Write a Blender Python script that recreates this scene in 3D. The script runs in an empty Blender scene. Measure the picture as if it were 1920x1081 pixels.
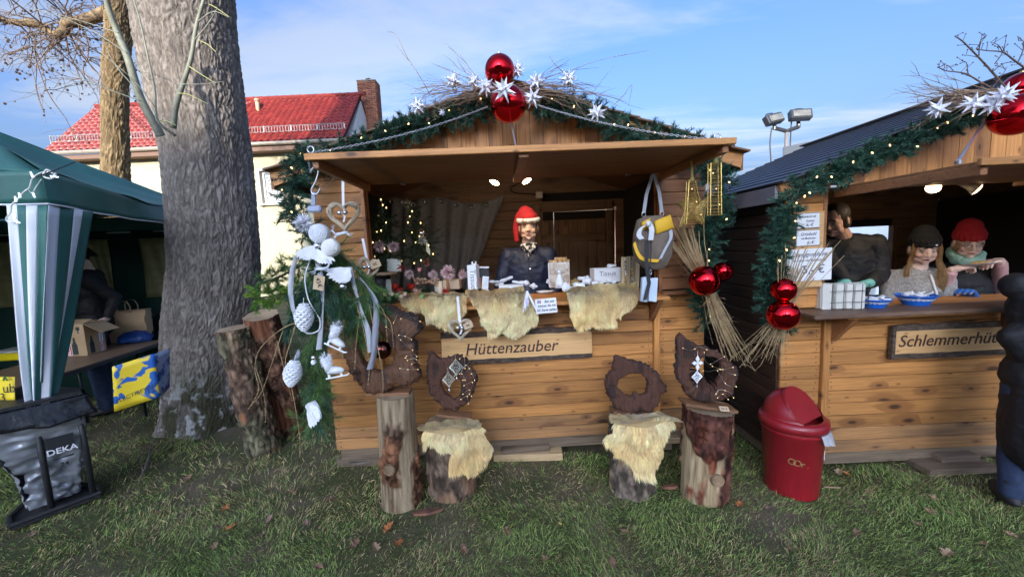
import bpy, bmesh, math, random
import numpy as np
from mathutils import Vector, Matrix, Euler
from math import sin, cos, pi, radians as R_
random.seed(7); np.random.seed(7)
Vc = Vector; ru = random.uniform; lsp = np.linspace; rg_ = random.gauss
S = bpy.context.scene
COL = S.collection
# ------------------------------------------------------------------ camera
CF = 721.0; CH = 1.6; PIT = R_(6.2); ROL = R_(2.6)
_f = Vc((0, cos(PIT), -sin(PIT))); _r0 = Vc((1, 0, 0)); _u0 = _r0.cross(_f)
_R = _r0*cos(ROL) - _u0*sin(ROL); _U = _r0*sin(ROL) + _u0*cos(ROL)
cam = bpy.data.cameras.new('camera'); cam.lens = 36*CF/1920; cam.sensor_width = 36; cam.clip_end = 2000; cam.clip_start = .05
co = bpy.data.objects.new('camera', cam); COL.objects.link(co)
m = Matrix(((_R.x, _U.x, -_f.x, 0), (_R.y, _U.y, -_f.y, 0), (_R.z, _U.z, -_f.z, CH), (0, 0, 0, 1)))
co.matrix_world = m
S.camera = co
# ------------------------------------------------------------------ world, sun, exposure
SUN_EL = R_(14); SUN_AZ = R_(190)
w = bpy.data.worlds.new('World'); S.world = w; w.use_nodes = True
nt = w.node_tree; nt.nodes.clear()
def N(t, typ, **k):
    n = t.nodes.new(typ)
    for a, b in k.items():
        if a == 'inp':
            for i, v in b.items(): n.inputs[i].default_value = v
        else: setattr(n, a, b)
    return n
sky = N(nt, 'ShaderNodeTexSky', sky_type='NISHITA', sun_disc=False, sun_elevation=SUN_EL, sun_rotation=SUN_AZ, air_density=1.0, dust_density=9.0, ozone_density=3.5)
bg = N(nt, 'ShaderNodeBackground', inp={1: .15})
out = N(nt, 'ShaderNodeOutputWorld')
tc = N(nt, 'ShaderNodeTexCoord')
sep = N(nt, 'ShaderNodeSeparateXYZ'); nt.links.new(tc.outputs['Generated'], sep.inputs[0])
# cirrus: project the direction on a high plane
mz = N(nt, 'ShaderNodeMath', operation='MAXIMUM', inp={1: .06}); nt.links.new(sep.outputs[2], mz.inputs[0])
dx = N(nt, 'ShaderNodeMath', operation='DIVIDE'); nt.links.new(sep.outputs[0], dx.inputs[0]); nt.links.new(mz.outputs[0], dx.inputs[1])
dy = N(nt, 'ShaderNodeMath', operation='DIVIDE'); nt.links.new(sep.outputs[1], dy.inputs[0]); nt.links.new(mz.outputs[0], dy.inputs[1])
cb = N(nt, 'ShaderNodeCombineXYZ'); nt.links.new(dx.outputs[0], cb.inputs[0]); nt.links.new(dy.outputs[0], cb.inputs[1])
mp = N(nt, 'ShaderNodeMapping'); mp.inputs['Rotation'].default_value = (0, 0, R_(20)); mp.inputs['Scale'].default_value = (.42, 1.0, 1); mp.inputs['Location'].default_value = (3.1, 1.7, 0)
nt.links.new(cb.outputs[0], mp.inputs[0])
n1 = N(nt, 'ShaderNodeTexNoise', inp={'Scale': .85, 'Detail': 7, 'Roughness': .58, 'Distortion': .6}); nt.links.new(mp.outputs[0], n1.inputs['Vector'])
r1 = N(nt, 'ShaderNodeMapRange', inp={1: .44, 2: .64, 3: 0, 4: .85}); r1.interpolation_type = 'SMOOTHSTEP'; nt.links.new(n1.outputs[0], r1.inputs[0])
hz = N(nt, 'ShaderNodeMapRange', inp={1: 0.0, 2: .42, 3: .30, 4: 0}); nt.links.new(sep.outputs[2], hz.inputs[0])
ad = N(nt, 'ShaderNodeMath', operation='ADD', use_clamp=True); nt.links.new(r1.outputs[0], ad.inputs[0]); nt.links.new(hz.outputs[0], ad.inputs[1])
tint = N(nt, 'ShaderNodeMix', data_type='RGBA', blend_type='MULTIPLY', inp={0: 1.0}); tint.inputs[7].default_value = (.70, .80, 1.03, 1)
nt.links.new(sky.outputs[0], tint.inputs[6])
# cirrus takes its brightness from the sky behind it, without its blue
bw = N(nt, 'ShaderNodeRGBToBW'); nt.links.new(tint.outputs[2], bw.inputs[0])
cl0 = N(nt, 'ShaderNodeMix', data_type='RGBA', blend_type='MULTIPLY', inp={0: 1.0}); cl0.inputs[7].default_value = (1.25, 1.5, 1.95, 1); nt.links.new(bw.outputs[0], cl0.inputs[6])
mx = N(nt, 'ShaderNodeMix', data_type='RGBA'); nt.links.new(cl0.outputs[2], mx.inputs[7])
nt.links.new(ad.outputs[0], mx.inputs[0]); nt.links.new(tint.outputs[2], mx.inputs[6])
nt.links.new(mx.outputs[2], bg.inputs[0]); nt.links.new(bg.outputs[0], out.inputs[0])
sl = bpy.data.lights.new('sun', 'SUN'); sl.energy = 2.0; sl.angle = R_(.5); sl.color = (1, .90, .74)
so = bpy.data.objects.new('sun', sl); COL.objects.link(so)
sd = Vc((sin(SUN_AZ)*cos(SUN_EL), cos(SUN_AZ)*cos(SUN_EL), sin(SUN_EL)))
so.rotation_euler = sd.to_track_quat('Z', 'Y').to_euler()
so.location = sd*50
S.view_settings.view_transform = 'Standard'; S.view_settings.look = 'None'; S.view_settings.gamma = 1; S.view_settings.use_curve_mapping = False
S.view_settings.exposure = 1.85
S.render.resolution_x = 1024; S.render.resolution_y = 576
S.render.engine = 'CYCLES'
# ------------------------------------------------------------------ helpers
def P(x, y, Y):
    "the point at depth Y seen at photograph pixel x, y"
    v = _f + _R*((x-960)/CF) - _U*((y-540.5)/CF)
    return Vc((0, 0, CH)) + v*(Y/v.y)
def G(x, y, z=0.0):
    v = _f + _R*((x-960)/CF) - _U*((y-540.5)/CF)
    return Vc((0, 0, CH)) + v*((z-CH)/v.z)
def V(*a): return Vector(a)
def tag(o, label=None, cat=None, group=None, kind=None):
    if label: o['label'] = label
    if cat: o['category'] = cat
    if group: o['group'] = group
    if kind: o['kind'] = kind
    return o
def empty(name, loc=(0, 0, 0), rz=0, label=None, cat=None, group=None):
    o = bpy.data.objects.new(name, None); COL.objects.link(o); o.empty_display_size = .1
    o.location = loc; o.rotation_euler = (0, 0, rz)
    return tag(o, label, cat, group)
def rotm(rx=0, ry=0, rz=0): return Euler((rx, ry, rz)).to_matrix()
def link(name, me, parent=None, loc=None, rot=None):
    o = bpy.data.objects.new(name, me); COL.objects.link(o)
    if parent is not None: o.parent = parent
    if loc is not None: o.location = loc
    if rot is not None: o.rotation_euler = rot
    return o
def world_off(parent):
    v = Vc((0, 0, 0))
    while parent is not None: v += Vector(parent.location); parent = parent.parent
    return v
class MB:
    def __init__(s): s.v = []; s.f = []; s.m = []; s.mi = 0
    def add(s, vs, fs):
        b = len(s.v); s.v += [tuple(x) for x in vs]; s.f += [tuple(i+b for i in f) for f in fs]; s.m += [s.mi]*len(fs); return s
    def box(s, c, d, rot=None, ch=0):
        hx, hy, hz = d[0]/2, d[1]/2, d[2]/2
        c = Vector(c)
        if ch:
            a = []
            for sx in (-1, 1):
                for sy in (-1, 1):
                    for sz in (-1, 1):
                        a += [(sx*(hx-ch), sy*(hy-ch), sz*hz), (sx*(hx-ch), sy*hy, sz*(hz-ch)), (sx*hx, sy*(hy-ch), sz*(hz-ch))]
            bm = bmesh.new(); [bm.verts.new(p) for p in a]; bmesh.ops.convex_hull(bm, input=bm.verts)
            bm.verts.index_update(); vs = [v.co.copy() for v in bm.verts]; fs = [[v.index for v in f.verts] for f in bm.faces]; bm.free()
        else:
            vs = [Vc((sx*hx, sy*hy, sz*hz)) for sx in (-1, 1) for sy in (-1, 1) for sz in (-1, 1)]
            fs = [(0, 1, 3, 2), (4, 6, 7, 5), (0, 4, 5, 1), (2, 3, 7, 6), (0, 2, 6, 4), (1, 5, 7, 3)]
        if rot is not None: vs = [rot @ v for v in vs]
        return s.add([v + c for v in vs], fs)
    def tube(s, pts, r, n=6, caps=True, squash=None, jit=0):
        pts = [Vector(p) for p in pts]; k = len(pts)
        rs = r if isinstance(r, (list, tuple)) else [r]*k
        vs = []; up = None
        for i, p in enumerate(pts):
            t = (pts[min(i+1, k-1)] - pts[max(i-1, 0)])
            if t.length < 1e-9: t = Vc((0, 0, 1))
            t.normalize()
            if up is None: up = t.orthogonal().normalized()
            else:
                up = up - t*up.dot(t)
                up = up.normalized() if up.length > 1e-6 else t.orthogonal().normalized()
            b = t.cross(up)
            for j in range(n):
                a = 2*pi*j/n; rr = rs[i]*(1 + (ru(-jit, jit) if jit else 0))
                vs.append(p + up*cos(a)*rr + b*sin(a)*rr)
        fs = [(i*n+j, i*n+(j+1) % n, (i+1)*n+(j+1) % n, (i+1)*n+j) for i in range(k-1) for j in range(n)]
        if caps: fs += [tuple(range(n-1, -1, -1)), tuple((k-1)*n+j for j in range(n))]
        return s.add(vs, fs)
    def sphere(s, c, r, n=12, m=8, rot=None):
        r = r if isinstance(r, (tuple, list, Vector)) else (r, r, r); c = Vector(c)
        vs = [Vc((0, 0, r[2]))]
        for i in range(1, m):
            for j in range(n):
                a = pi*i/m; b = 2*pi*j/n; vs.append(Vc((r[0]*sin(a)*cos(b), r[1]*sin(a)*sin(b), r[2]*cos(a))))
        vs.append(Vc((0, 0, -r[2])))
        fs = [(0, 1+j, 1+(j+1) % n) for j in range(n)]
        for i in range(m-2):
            for j in range(n): fs.append((1+i*n+j, 1+(i+1)*n+j, 1+(i+1)*n+(j+1) % n, 1+i*n+(j+1) % n))
        L = len(vs)-1
        fs += [(1+(m-2)*n+j, L, 1+(m-2)*n+(j+1) % n) for j in range(n)]
        if rot is not None: vs = [rot @ v for v in vs]
        return s.add([v+c for v in vs], fs)
    def lathe(s, prof, c=(0, 0, 0), n=24, rot=None, cap=True, sy=1.0):
        c = Vector(c); k = len(prof); vs = []
        for r, z in prof:
            for j in range(n): a = 2*pi*j/n; vs.append(Vc((r*cos(a), r*sin(a)*sy, z)))
        fs = [(i*n+j, i*n+(j+1) % n, (i+1)*n+(j+1) % n, (i+1)*n+j) for i in range(k-1) for j in range(n)]
        if cap: fs += [tuple(range(n-1, -1, -1)), tuple((k-1)*n+j for j in range(n))]
        if rot is not None: vs = [rot @ v for v in vs]
        return s.add([v+c for v in vs], fs)
    def prism(s, poly, t, fr=None, o=(0, 0, 0)):
        "poly in x,z plane, thickness t along +y; fr rotates, o moves"
        n = len(poly); vs = [Vc((x, 0, z)) for x, z in poly] + [Vc((x, t, z)) for x, z in poly]
        fs = [tuple(range(n)), tuple(range(2*n-1, n-1, -1))] + [(i, i+n, (i+1) % n+n, (i+1) % n) for i in range(n)]
        if fr is not None: vs = [fr @ v for v in vs]
        return s.add([v+Vector(o) for v in vs], fs)
    def ribbon(s, pts, w, side=None, t=.0008):
        pts = [Vector(p) for p in pts]; k = len(pts); ws = w if isinstance(w, (list, tuple)) else [w]*k
        vs = []
        for i, p in enumerate(pts):
            d = side[i] if isinstance(side, list) else (side or Vc((1, 0, 0)))
            d = Vector(d).normalized()*ws[i]/2; nn = d.cross(pts[min(i+1, k-1)]-pts[max(i-1, 0)]); nn = nn.normalized()*t if nn.length > 0 else Vc((0, t, 0))
            vs += [p-d-nn, p+d-nn, p+d+nn, p-d+nn]
        fs = [(i*4+j, i*4+(j+1) % 4, (i+1)*4+(j+1) % 4, (i+1)*4+j) for i in range(k-1) for j in range(4)]
        return s.add(vs, fs)
    def mesh(s, name, mats, smooth=False):
        me = bpy.data.meshes.new(name); me.from_pydata(s.v, [], s.f)
        for mt in (mats if isinstance(mats, (list, tuple)) else [mats]): me.materials.append(mt)
        if any(s.m): me.polygons.foreach_set('material_index', s.m)
        if smooth: me.polygons.foreach_set('use_smooth', [True]*len(s.f))
        me.update(); return me
    def obj(s, name, mats, parent=None, smooth=False, label=None, cat=None, group=None, kind=None, world=False, base=None, fix=True):
        """top-level: geometry in world coordinates, origin moved to its base.
        child: geometry in the parent's coordinates, or world ones when world=1; origin at its own centre"""
        if parent is not None and world:
            off = world_off(parent); s.v = [(x-off.x, y-off.y, z-off.z) for x, y, z in s.v]
        a = np.array(s.v); lo = a.min(0); hi = a.max(0)
        c = np.array(base) if base is not None else ((lo+hi)/2 if parent is not None else np.array(((lo[0]+hi[0])/2, (lo[1]+hi[1])/2, lo[2])))
        s.v = [tuple(p) for p in (a-c)]
        me = s.mesh(name, mats, smooth)
        if fix:
            bm = bmesh.new(); bm.from_mesh(me); bmesh.ops.recalc_face_normals(bm, faces=bm.faces); bm.to_mesh(me); bm.free()
        o = link(name, me, parent, c)
        return tag(o, label, cat, group, kind)
def npmesh(name, V_, F_, mat, parent=None, smooth=False, col=None, loc=None, world=False, **k):
    "fast mesh from numpy arrays (faces Nx3 or Nx4)"
    V_ = np.asarray(V_, dtype=np.float32)
    if parent is not None and world: V_ = V_ - np.array(world_off(parent), dtype=np.float32)
    if loc is None:
        lo = V_.min(0); hi = V_.max(0); loc = (lo+hi)/2
        if parent is None: loc[2] = lo[2]
    V_ = V_ - np.asarray(loc, dtype=np.float32)
    me = bpy.data.meshes.new(name); q = F_.shape[1]; nf = len(F_)
    me.vertices.add(len(V_)); me.vertices.foreach_set('co', V_.ravel())
    me.loops.add(nf*q); me.loops.foreach_set('vertex_index', F_.astype(np.int32).ravel())
    me.polygons.add(nf); me.polygons.foreach_set('loop_start', np.arange(0, nf*q, q, dtype=np.int32))
    if smooth: me.polygons.foreach_set('use_smooth', np.ones(nf, dtype=bool))
    me.update(calc_edges=True)
    me.materials.append(mat)
    if col is not None:
        at = me.color_attributes.new('Col', 'FLOAT_COLOR', 'POINT'); c4 = np.ones((len(V_), 4), dtype=np.float32); c4[:, :3] = col
        at.data.foreach_set('color', c4.ravel())
    o = link(name, me, parent, tuple(float(x) for x in loc)); return tag(o, **k)
def spikes(base, tip, w, sag=0.0, two=False):
    "thin blades from base to tip; returns V,F"
    base = np.asarray(base, float); tip = np.asarray(tip, float); n = len(base)
    d = tip-base; r = np.random.normal(size=(n, 3)); s = np.cross(d, r); s /= (np.linalg.norm(s, axis=1)[:, None]+1e-9)
    s = s*(np.asarray(w).reshape(-1, 1) if np.ndim(w) else w)/2
    if not two:
        Vv = np.stack([base-s, base+s, tip], 1).reshape(-1, 3); F = np.arange(3*n).reshape(-1, 3); return Vv, F
    mid = (base+tip)/2; mid[:, 2] += sag
    Vv = np.stack([base-s, base+s, mid-s*.85, mid+s*.85, tip], 1).reshape(-1, 3)
    i = np.arange(n)[:, None]*5
    F = np.concatenate([i+[0, 1, 3], i+[0, 3, 2], i+[2, 3, 4]], 1).reshape(-1, 3)
    return Vv, F
def vnoise(p, seed=0):
    "value noise 0..1 at Nx3"
    p = np.asarray(p, float); i = np.floor(p).astype(np.int64); f = p-i; f = f*f*(3-2*f)
    def h(a):
        x = (a[:, 0]*374761393 + a[:, 1]*668265263 + a[:, 2]*2147483647 + seed*974634777) & 0xffffffff
        x = ((x ^ (x >> 13))*1274126177) & 0xffffffff; x = x ^ (x >> 16); return (x & 0xffff)/65535.0
    r = 0
    for dx_ in (0, 1):
        for dy_ in (0, 1):
            for dz_ in (0, 1):
                wgt = (f[:, 0] if dx_ else 1-f[:, 0])*(f[:, 1] if dy_ else 1-f[:, 1])*(f[:, 2] if dz_ else 1-f[:, 2])
                r = r + wgt*h(i+np.array([dx_, dy_, dz_]))
    return r
def fbm(p, o=4, seed=0):
    p = np.asarray(p, float); a = 1; s = 0; t = 0
    for k in range(o): s = s + a*vnoise(p*2**k + k*17.3, seed+k); t += a; a *= .5
    return s/t
def inpoly(x, y, poly):
    x = np.asarray(x); y = np.asarray(y); c = np.zeros(x.shape, bool); n = len(poly)
    for i in range(n):
        x1, y1 = poly[i]; x2, y2 = poly[(i+1) % n]
        t = ((y1 > y) != (y2 > y)) & (x < (x2-x1)*(y-y1)/((y2-y1) if y2 != y1 else 1e-9)+x1); c ^= t
    return c
def bez(pts, n=12):
    "Catmull-Rom through pts"
    p = [Vector(q) for q in pts]; p = [p[0]*2-p[1]] + p + [p[-1]*2-p[-2]]; o = []
    for i in range(1, len(p)-2):
        for k in range(n):
            t = k/n; a, b, c, d = p[i-1:i+3]
            o.append(.5*((2*b)+(c-a)*t+(2*a-5*b+4*c-d)*t*t+(3*b-a-3*c+d)*t**3))
    o.append(p[-2]); return o
def text_obj(s, size, mat, parent, mtx, shear=0, ext=.001, name='lettering', world=1, bold=0, cx=True, wscale=1.0):
    c = bpy.data.curves.new(name, 'FONT'); c.body = s; c.size = size; c.shear = shear; c.extrude = ext; c.offset = bold; c.resolution_u = 3
    if cx: c.align_x = 'CENTER'
    c.align_y = 'CENTER'
    t = bpy.data.objects.new(name, c); COL.objects.link(t); dg = bpy.context.evaluated_depsgraph_get()
    me = bpy.data.meshes.new_from_object(t.evaluated_get(dg)); bpy.data.objects.remove(t); me.name = name
    me.transform(Matrix.Diagonal((wscale, 1, 1, 1)))
    me.transform(mtx); me.materials.clear(); me.materials.append(mat)
    if parent is not None and world: me.transform(Matrix.Translation(-world_off(parent)))
    o = link(name, me, parent); return o
def face_mtx(o, xdir, ydir):
    "matrix placing text: x along xdir, y along ydir at o"
    x = Vector(xdir).normalized(); z = x.cross(Vector(ydir)).normalized(); y = z.cross(x)
    return Matrix(((x.x, y.x, z.x, o[0]), (x.y, y.y, z.y, o[1]), (x.z, y.z, z.z, o[2]), (0, 0, 0, 1)))
# ------------------------------------------------------------------ materials
MT = {}
def newmat(name):
    m = bpy.data.materials.new(name); m.use_nodes = True; t = m.node_tree; b = t.nodes['Principled BSDF']; MT[name] = m; return m, t, b
def rgba(c): return (c[0], c[1], c[2], 1)
def mat(name, c1, c2=None, scale=6, stretch=(1, 1, 1), rough=.6, metal=0, bump=0, bscale=None, rv=0, detail=5, dist=0, lo=.35, hi=.65, trans=0, alpha=1, emit=0, coat=0, sss=0, spec=.5, sheen=0, coord='Object', r2=None):
    m, t, b = newmat(name); L = t.links
    b.inputs['Roughness'].default_value = rough; b.inputs['Metallic'].default_value = metal; b.inputs['Specular IOR Level'].default_value = spec
    b.inputs['Coat Weight'].default_value = coat; b.inputs['Transmission Weight'].default_value = trans; b.inputs['Alpha'].default_value = alpha
    if sheen: b.inputs['Sheen Weight'].default_value = sheen
    if sss: b.inputs['Subsurface Weight'].default_value = sss; b.inputs['Subsurface Radius'].default_value = (.01, .004, .002); b.inputs['Subsurface Scale'].default_value = 1
    b.inputs['Base Color'].default_value = rgba(c1)
    if emit: b.inputs['Emission Color'].default_value = rgba(c1); b.inputs['Emission Strength'].default_value = emit
    if c2 is not None or bump or rv:
        tc = N(t, 'ShaderNodeTexCoord'); mp = N(t, 'ShaderNodeMapping'); mp.inputs['Scale'].default_value = stretch
        L.new(tc.outputs[coord], mp.inputs[0])
        oi = N(t, 'ShaderNodeObjectInfo')
        va = N(t, 'ShaderNodeVectorMath', operation='ADD'); ml = N(t, 'ShaderNodeMath', operation='MULTIPLY', inp={1: 37.0}); L.new(oi.outputs['Random'], ml.inputs[0])
        L.new(mp.outputs[0], va.inputs[0]); L.new(ml.outputs[0], va.inputs[1])
        nz = N(t, 'ShaderNodeTexNoise', inp={'Scale': scale, 'Detail': detail, 'Roughness': .6, 'Distortion': dist}); L.new(va.outputs[0], nz.inputs['Vector'])
        cur = None
        if c2 is not None:
            mr = N(t, 'ShaderNodeMapRange', inp={1: lo, 2: hi}); L.new(nz.outputs[0], mr.inputs[0])
            mx = N(t, 'ShaderNodeMix', data_type='RGBA'); mx.inputs[6].default_value = rgba(c1); mx.inputs[7].default_value = rgba(c2)
            L.new(mr.outputs[0], mx.inputs[0]); cur = mx.outputs[2]
            if r2 is not None:
                rr = N(t, 'ShaderNodeMapRange', inp={3: rough, 4: r2}); L.new(mr.outputs[0], rr.inputs[0]); L.new(rr.outputs[0], b.inputs['Roughness'])
        if rv:
            hs = N(t, 'ShaderNodeHueSaturation'); vr = N(t, 'ShaderNodeMapRange', inp={3: 1-rv, 4: 1+rv}); L.new(oi.outputs['Random'], vr.inputs[0]); L.new(vr.outputs[0], hs.inputs['Value'])
            if cur: L.new(cur, hs.inputs['Color'])
            else: hs.inputs['Color'].default_value = rgba(c1)
            cur = hs.outputs[0]
        if cur: L.new(cur, b.inputs['Base Color'])
        if bump:
            if bscale: nb = N(t, 'ShaderNodeTexNoise', inp={'Scale': bscale, 'Detail': 4}); L.new(va.outputs[0], nb.inputs['Vector'])
            else: nb = nz
            bp = N(t, 'ShaderNodeBump', inp={'Strength': min(1, bump), 'Distance': .01*max(1, bump)}); L.new(nb.outputs[0], bp.inputs['Height']); L.new(bp.outputs[0], b.inputs['Normal'])
    return m
def wood(name, light, dark, axis=0, knot=.6, gs=1.0, rough=.45, rv=.18, stain=(.10, .05, .02), stain_amt=.35, bump=.25, knotcol=(.07, .028, .010)):
    m, t, b = newmat(name); L = t.links; b.inputs['Roughness'].default_value = rough
    tc = N(t, 'ShaderNodeTexCoord'); oi = N(t, 'ShaderNodeObjectInfo')
    cx = N(t, 'ShaderNodeCombineXYZ'); 
    for i, k in enumerate((13.7, 7.1, 29.3)):
        q = N(t, 'ShaderNodeMath', operation='MULTIPLY', inp={1: k}); L.new(oi.outputs['Random'], q.inputs[0]); L.new(q.outputs[0], cx.inputs[i])
    va = N(t, 'ShaderNodeVectorMath', operation='ADD'); L.new(tc.outputs['Object'], va.inputs[0]); L.new(cx.outputs[0], va.inputs[1])
    def mapped(al, ac):
        mp = N(t, 'ShaderNodeMapping'); s = [ac, ac, ac]; s[axis] = al; mp.inputs['Scale'].default_value = s; L.new(va.outputs[0], mp.inputs[0]); return mp.outputs[0]
    # knots distort the grain
    sp_ = N(t, 'ShaderNodeSeparateXYZ'); L.new(mapped(3.0*gs, 7.5*gs), sp_.inputs[0]); fl = N(t, 'ShaderNodeCombineXYZ')
    for k_, ax in enumerate({0: (0, 2), 2: (2, 0), 1: (1, 2)}[axis]): L.new(sp_.outputs[ax], fl.inputs[k_])
    kv = N(t, 'ShaderNodeTexVoronoi', voronoi_dimensions='2D', inp={'Scale': 1.0, 'Randomness': 1.0}); L.new(fl.outputs[0], kv.inputs['Vector'])
    sc = N(t, 'ShaderNodeSeparateColor'); L.new(kv.outputs['Color'], sc.inputs[0])
    th = N(t, 'ShaderNodeMapRange', inp={1: 1-knot, 2: 1, 3: .02, 4: .15}); L.new(sc.outputs[0], th.inputs[0])
    sb = N(t, 'ShaderNodeMath', operation='DIVIDE'); L.new(kv.outputs['Distance'], sb.inputs[0]); L.new(th.outputs[0], sb.inputs[1])
    km = N(t, 'ShaderNodeMapRange', inp={1: .5, 2: 1.15, 3: 1, 4: 0}); L.new(sb.outputs[0], km.inputs[0])
    halo = N(t, 'ShaderNodeMapRange', inp={1: .8, 2: 3.2, 3: .55, 4: 0}); L.new(sb.outputs[0], halo.inputs[0])
    g1 = N(t, 'ShaderNodeTexNoise', inp={'Scale': 1.0, 'Detail': 6, 'Roughness': .62, 'Distortion': .9}); L.new(mapped(2.4*gs, 62*gs), g1.inputs['Vector'])
    ga = N(t, 'ShaderNodeMath', operation='ADD'); L.new(g1.outputs[0], ga.inputs[0]); L.new(halo.outputs[0], ga.inputs[1])
    mr = N(t, 'ShaderNodeMapRange', inp={1: .38, 2: .72}); L.new(ga.outputs[0], mr.inputs[0])
    mx = N(t, 'ShaderNodeMix', data_type='RGBA'); mx.inputs[6].default_value = rgba(light); mx.inputs[7].default_value = rgba(dark); L.new(mr.outputs[0], mx.inputs[0])
    g2 = N(t, 'ShaderNodeTexNoise', inp={'Scale': 1.0, 'Detail': 5, 'Roughness': .6}); L.new(mapped(1.1, 5), g2.inputs['Vector'])
    m2 = N(t, 'ShaderNodeMapRange', inp={1: .48, 2: .75, 3: 0, 4: stain_amt}); L.new(g2.outputs[0], m2.inputs[0])
    mx2 = N(t, 'ShaderNodeMix', data_type='RGBA'); mx2.inputs[7].default_value = rgba(stain); L.new(m2.outputs[0], mx2.inputs[0]); L.new(mx.outputs[2], mx2.inputs[6])
    mx3 = N(t, 'ShaderNodeMix', data_type='RGBA'); mx3.inputs[7].default_value = rgba(knotcol); L.new(km.outputs[0], mx3.inputs[0]); L.new(mx2.outputs[2], mx3.inputs[6])
    hs = N(t, 'ShaderNodeHueSaturation'); vr = N(t, 'ShaderNodeMapRange', inp={3: 1-rv, 4: 1+rv}); L.new(oi.outputs['Random'], vr.inputs[0]); L.new(vr.outputs[0], hs.inputs['Value']); L.new(mx3.outputs[2], hs.inputs['Color'])
    L.new(hs.outputs[0], b.inputs['Base Color'])
    bp = N(t, 'ShaderNodeBump', inp={'Strength': bump, 'Distance': .004}); L.new(g1.outputs[0], bp.inputs['Height']); L.new(bp.outputs[0], b.inputs['Normal'])
    rr = N(t, 'ShaderNodeMapRange', inp={3: rough-.1, 4: rough+.2}); L.new(g1.outputs[0], rr.inputs[0]); L.new(rr.outputs[0], b.inputs['Roughness'])
    return m
def colmat(name, rough=.7, sheen=0, trans=0, mul=1.0):
    "colour straight from the mesh attribute (own colours, plus shade painted into skin)"
    m, t, b = newmat(name); a = N(t, 'ShaderNodeVertexColor', layer_name='Col'); t.links.new(a.outputs[0], b.inputs['Base Color']); b.inputs['Roughness'].default_value = rough
    if sheen: b.inputs['Sheen Weight'].default_value = sheen
    b.inputs['Specular IOR Level'].default_value = .3
    return m
PINE = wood('lacquered_pine', (.56, .25, .070), (.31, .125, .036), 0, rough=.5, rv=.26, knot=.5)
PINEV = wood('lacquered_pine_upright', (.57, .25, .068), (.32, .125, .035), 2, rough=.5, knot=.6, rv=.25)
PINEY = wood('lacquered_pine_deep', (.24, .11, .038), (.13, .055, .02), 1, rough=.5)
REDP = wood('reddish_pine', (.34, .145, .058), (.20, .078, .03), 0, rough=.5, knot=.4)
DARKP = wood('dark_brown_board', (.052, .026, .015), (.028, .014, .009), 1, rough=.5, knot=.5, knotcol=(.015, .008, .006))  # hut side walls, a much darker brown than the front boards
PINED = wood('splashed_pine', (.46, .225, .08), (.24, .11, .042), 0, rough=.6, rv=.2, knot=.5, stain=(.09, .065, .045), stain_amt=.85)
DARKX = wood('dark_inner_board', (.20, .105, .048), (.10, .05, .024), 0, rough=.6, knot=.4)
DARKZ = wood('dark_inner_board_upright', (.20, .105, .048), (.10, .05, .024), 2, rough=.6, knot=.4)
GREYW = wood('weathered_timber', (.24, .17, .11), (.12, .08, .05), 0, rough=.75, knot=.3, stain=(.05, .04, .03), stain_amt=.7)
PALEW = wood('pale_sign_board', (.68, .42, .19), (.50, .26, .10), 0, rough=.4, knot=.15, stain_amt=.1)
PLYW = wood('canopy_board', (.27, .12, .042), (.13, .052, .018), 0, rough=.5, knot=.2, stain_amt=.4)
BLACKSEAM = mat('black_seam', (.012, .008, .006), rough=.9)
SKINC = colmat('skin', .5)
# ================================================================== GROUND
def ground_mat():
    m, t, b = newmat('turf_soil'); L = t.links; b.inputs['Roughness'].default_value = .95; b.inputs['Specular IOR Level'].default_value = .15
    tc = N(t, 'ShaderNodeTexCoord')
    a = N(t, 'ShaderNodeTexNoise', inp={'Scale': 1.6, 'Detail': 6, 'Roughness': .65}); L.new(tc.outputs['Object'], a.inputs['Vector'])
    r = N(t, 'ShaderNodeMapRange', inp={1: .36, 2: .56}); L.new(a.outputs[0], r.inputs[0])
    f = N(t, 'ShaderNodeTexNoise', inp={'Scale': 70, 'Detail': 6, 'Roughness': .7}); L.new(tc.outputs['Object'], f.inputs['Vector'])
    c1 = N(t, 'ShaderNodeMix', data_type='RGBA'); c1.inputs[6].default_value = (.085, .062, .042, 1); c1.inputs[7].default_value = (.25, .19, .13, 1); L.new(f.outputs[0], c1.inputs[0])
    c2 = N(t, 'ShaderNodeMix', data_type='RGBA'); c2.inputs[6].default_value = (.035, .045, .016, 1); c2.inputs[7].default_value = (.12, .125, .055, 1); L.new(f.outputs[0], c2.inputs[0])
    x = N(t, 'ShaderNodeMix', data_type='RGBA'); L.new(r.outputs[0], x.inputs[0]); L.new(c1.outputs[2], x.inputs[6]); L.new(c2.outputs[2], x.inputs[7]); L.new(x.outputs[2], b.inputs['Base Color'])
    bp = N(t, 'ShaderNodeBump', inp={'Strength': .9, 'Distance': .02}); L.new(f.outputs[0], bp.inputs['Height']); L.new(bp.outputs[0], b.inputs['Normal'])
    return m
def gz(x, y):
    x = np.asarray(x, float); y = np.asarray(y, float)
    return (fbm(np.stack([x*1.3, y*1.3, x*0], -1).reshape(-1, 3), 3, 3).reshape(x.shape)-.5)*.05*np.clip((9-np.hypot(x, y-2))/5, 0, 1) - .004
gx = np.concatenate([[-400, -120, -40, -16], lsp(-9, 9, 181), [16, 40, 120, 400]]); gy = np.concatenate([[-400, -120, -40, -12], lsp(-3, 11, 141), [20, 50, 120, 500]])
XX, YY = np.meshgrid(gx, gy); ZZ = gz(XX, YY); nx, ny = len(gx), len(gy)
ii = (np.arange(ny-1)[:, None]*nx + np.arange(nx-1)[None, :]).ravel()
npmesh('ground', np.stack([XX, YY, ZZ], -1).reshape(-1, 3), np.stack([ii, ii+1, ii+nx+1, ii+nx], 1), ground_mat(), smooth=True, loc=(0, 0, 0), kind='structure')
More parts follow.
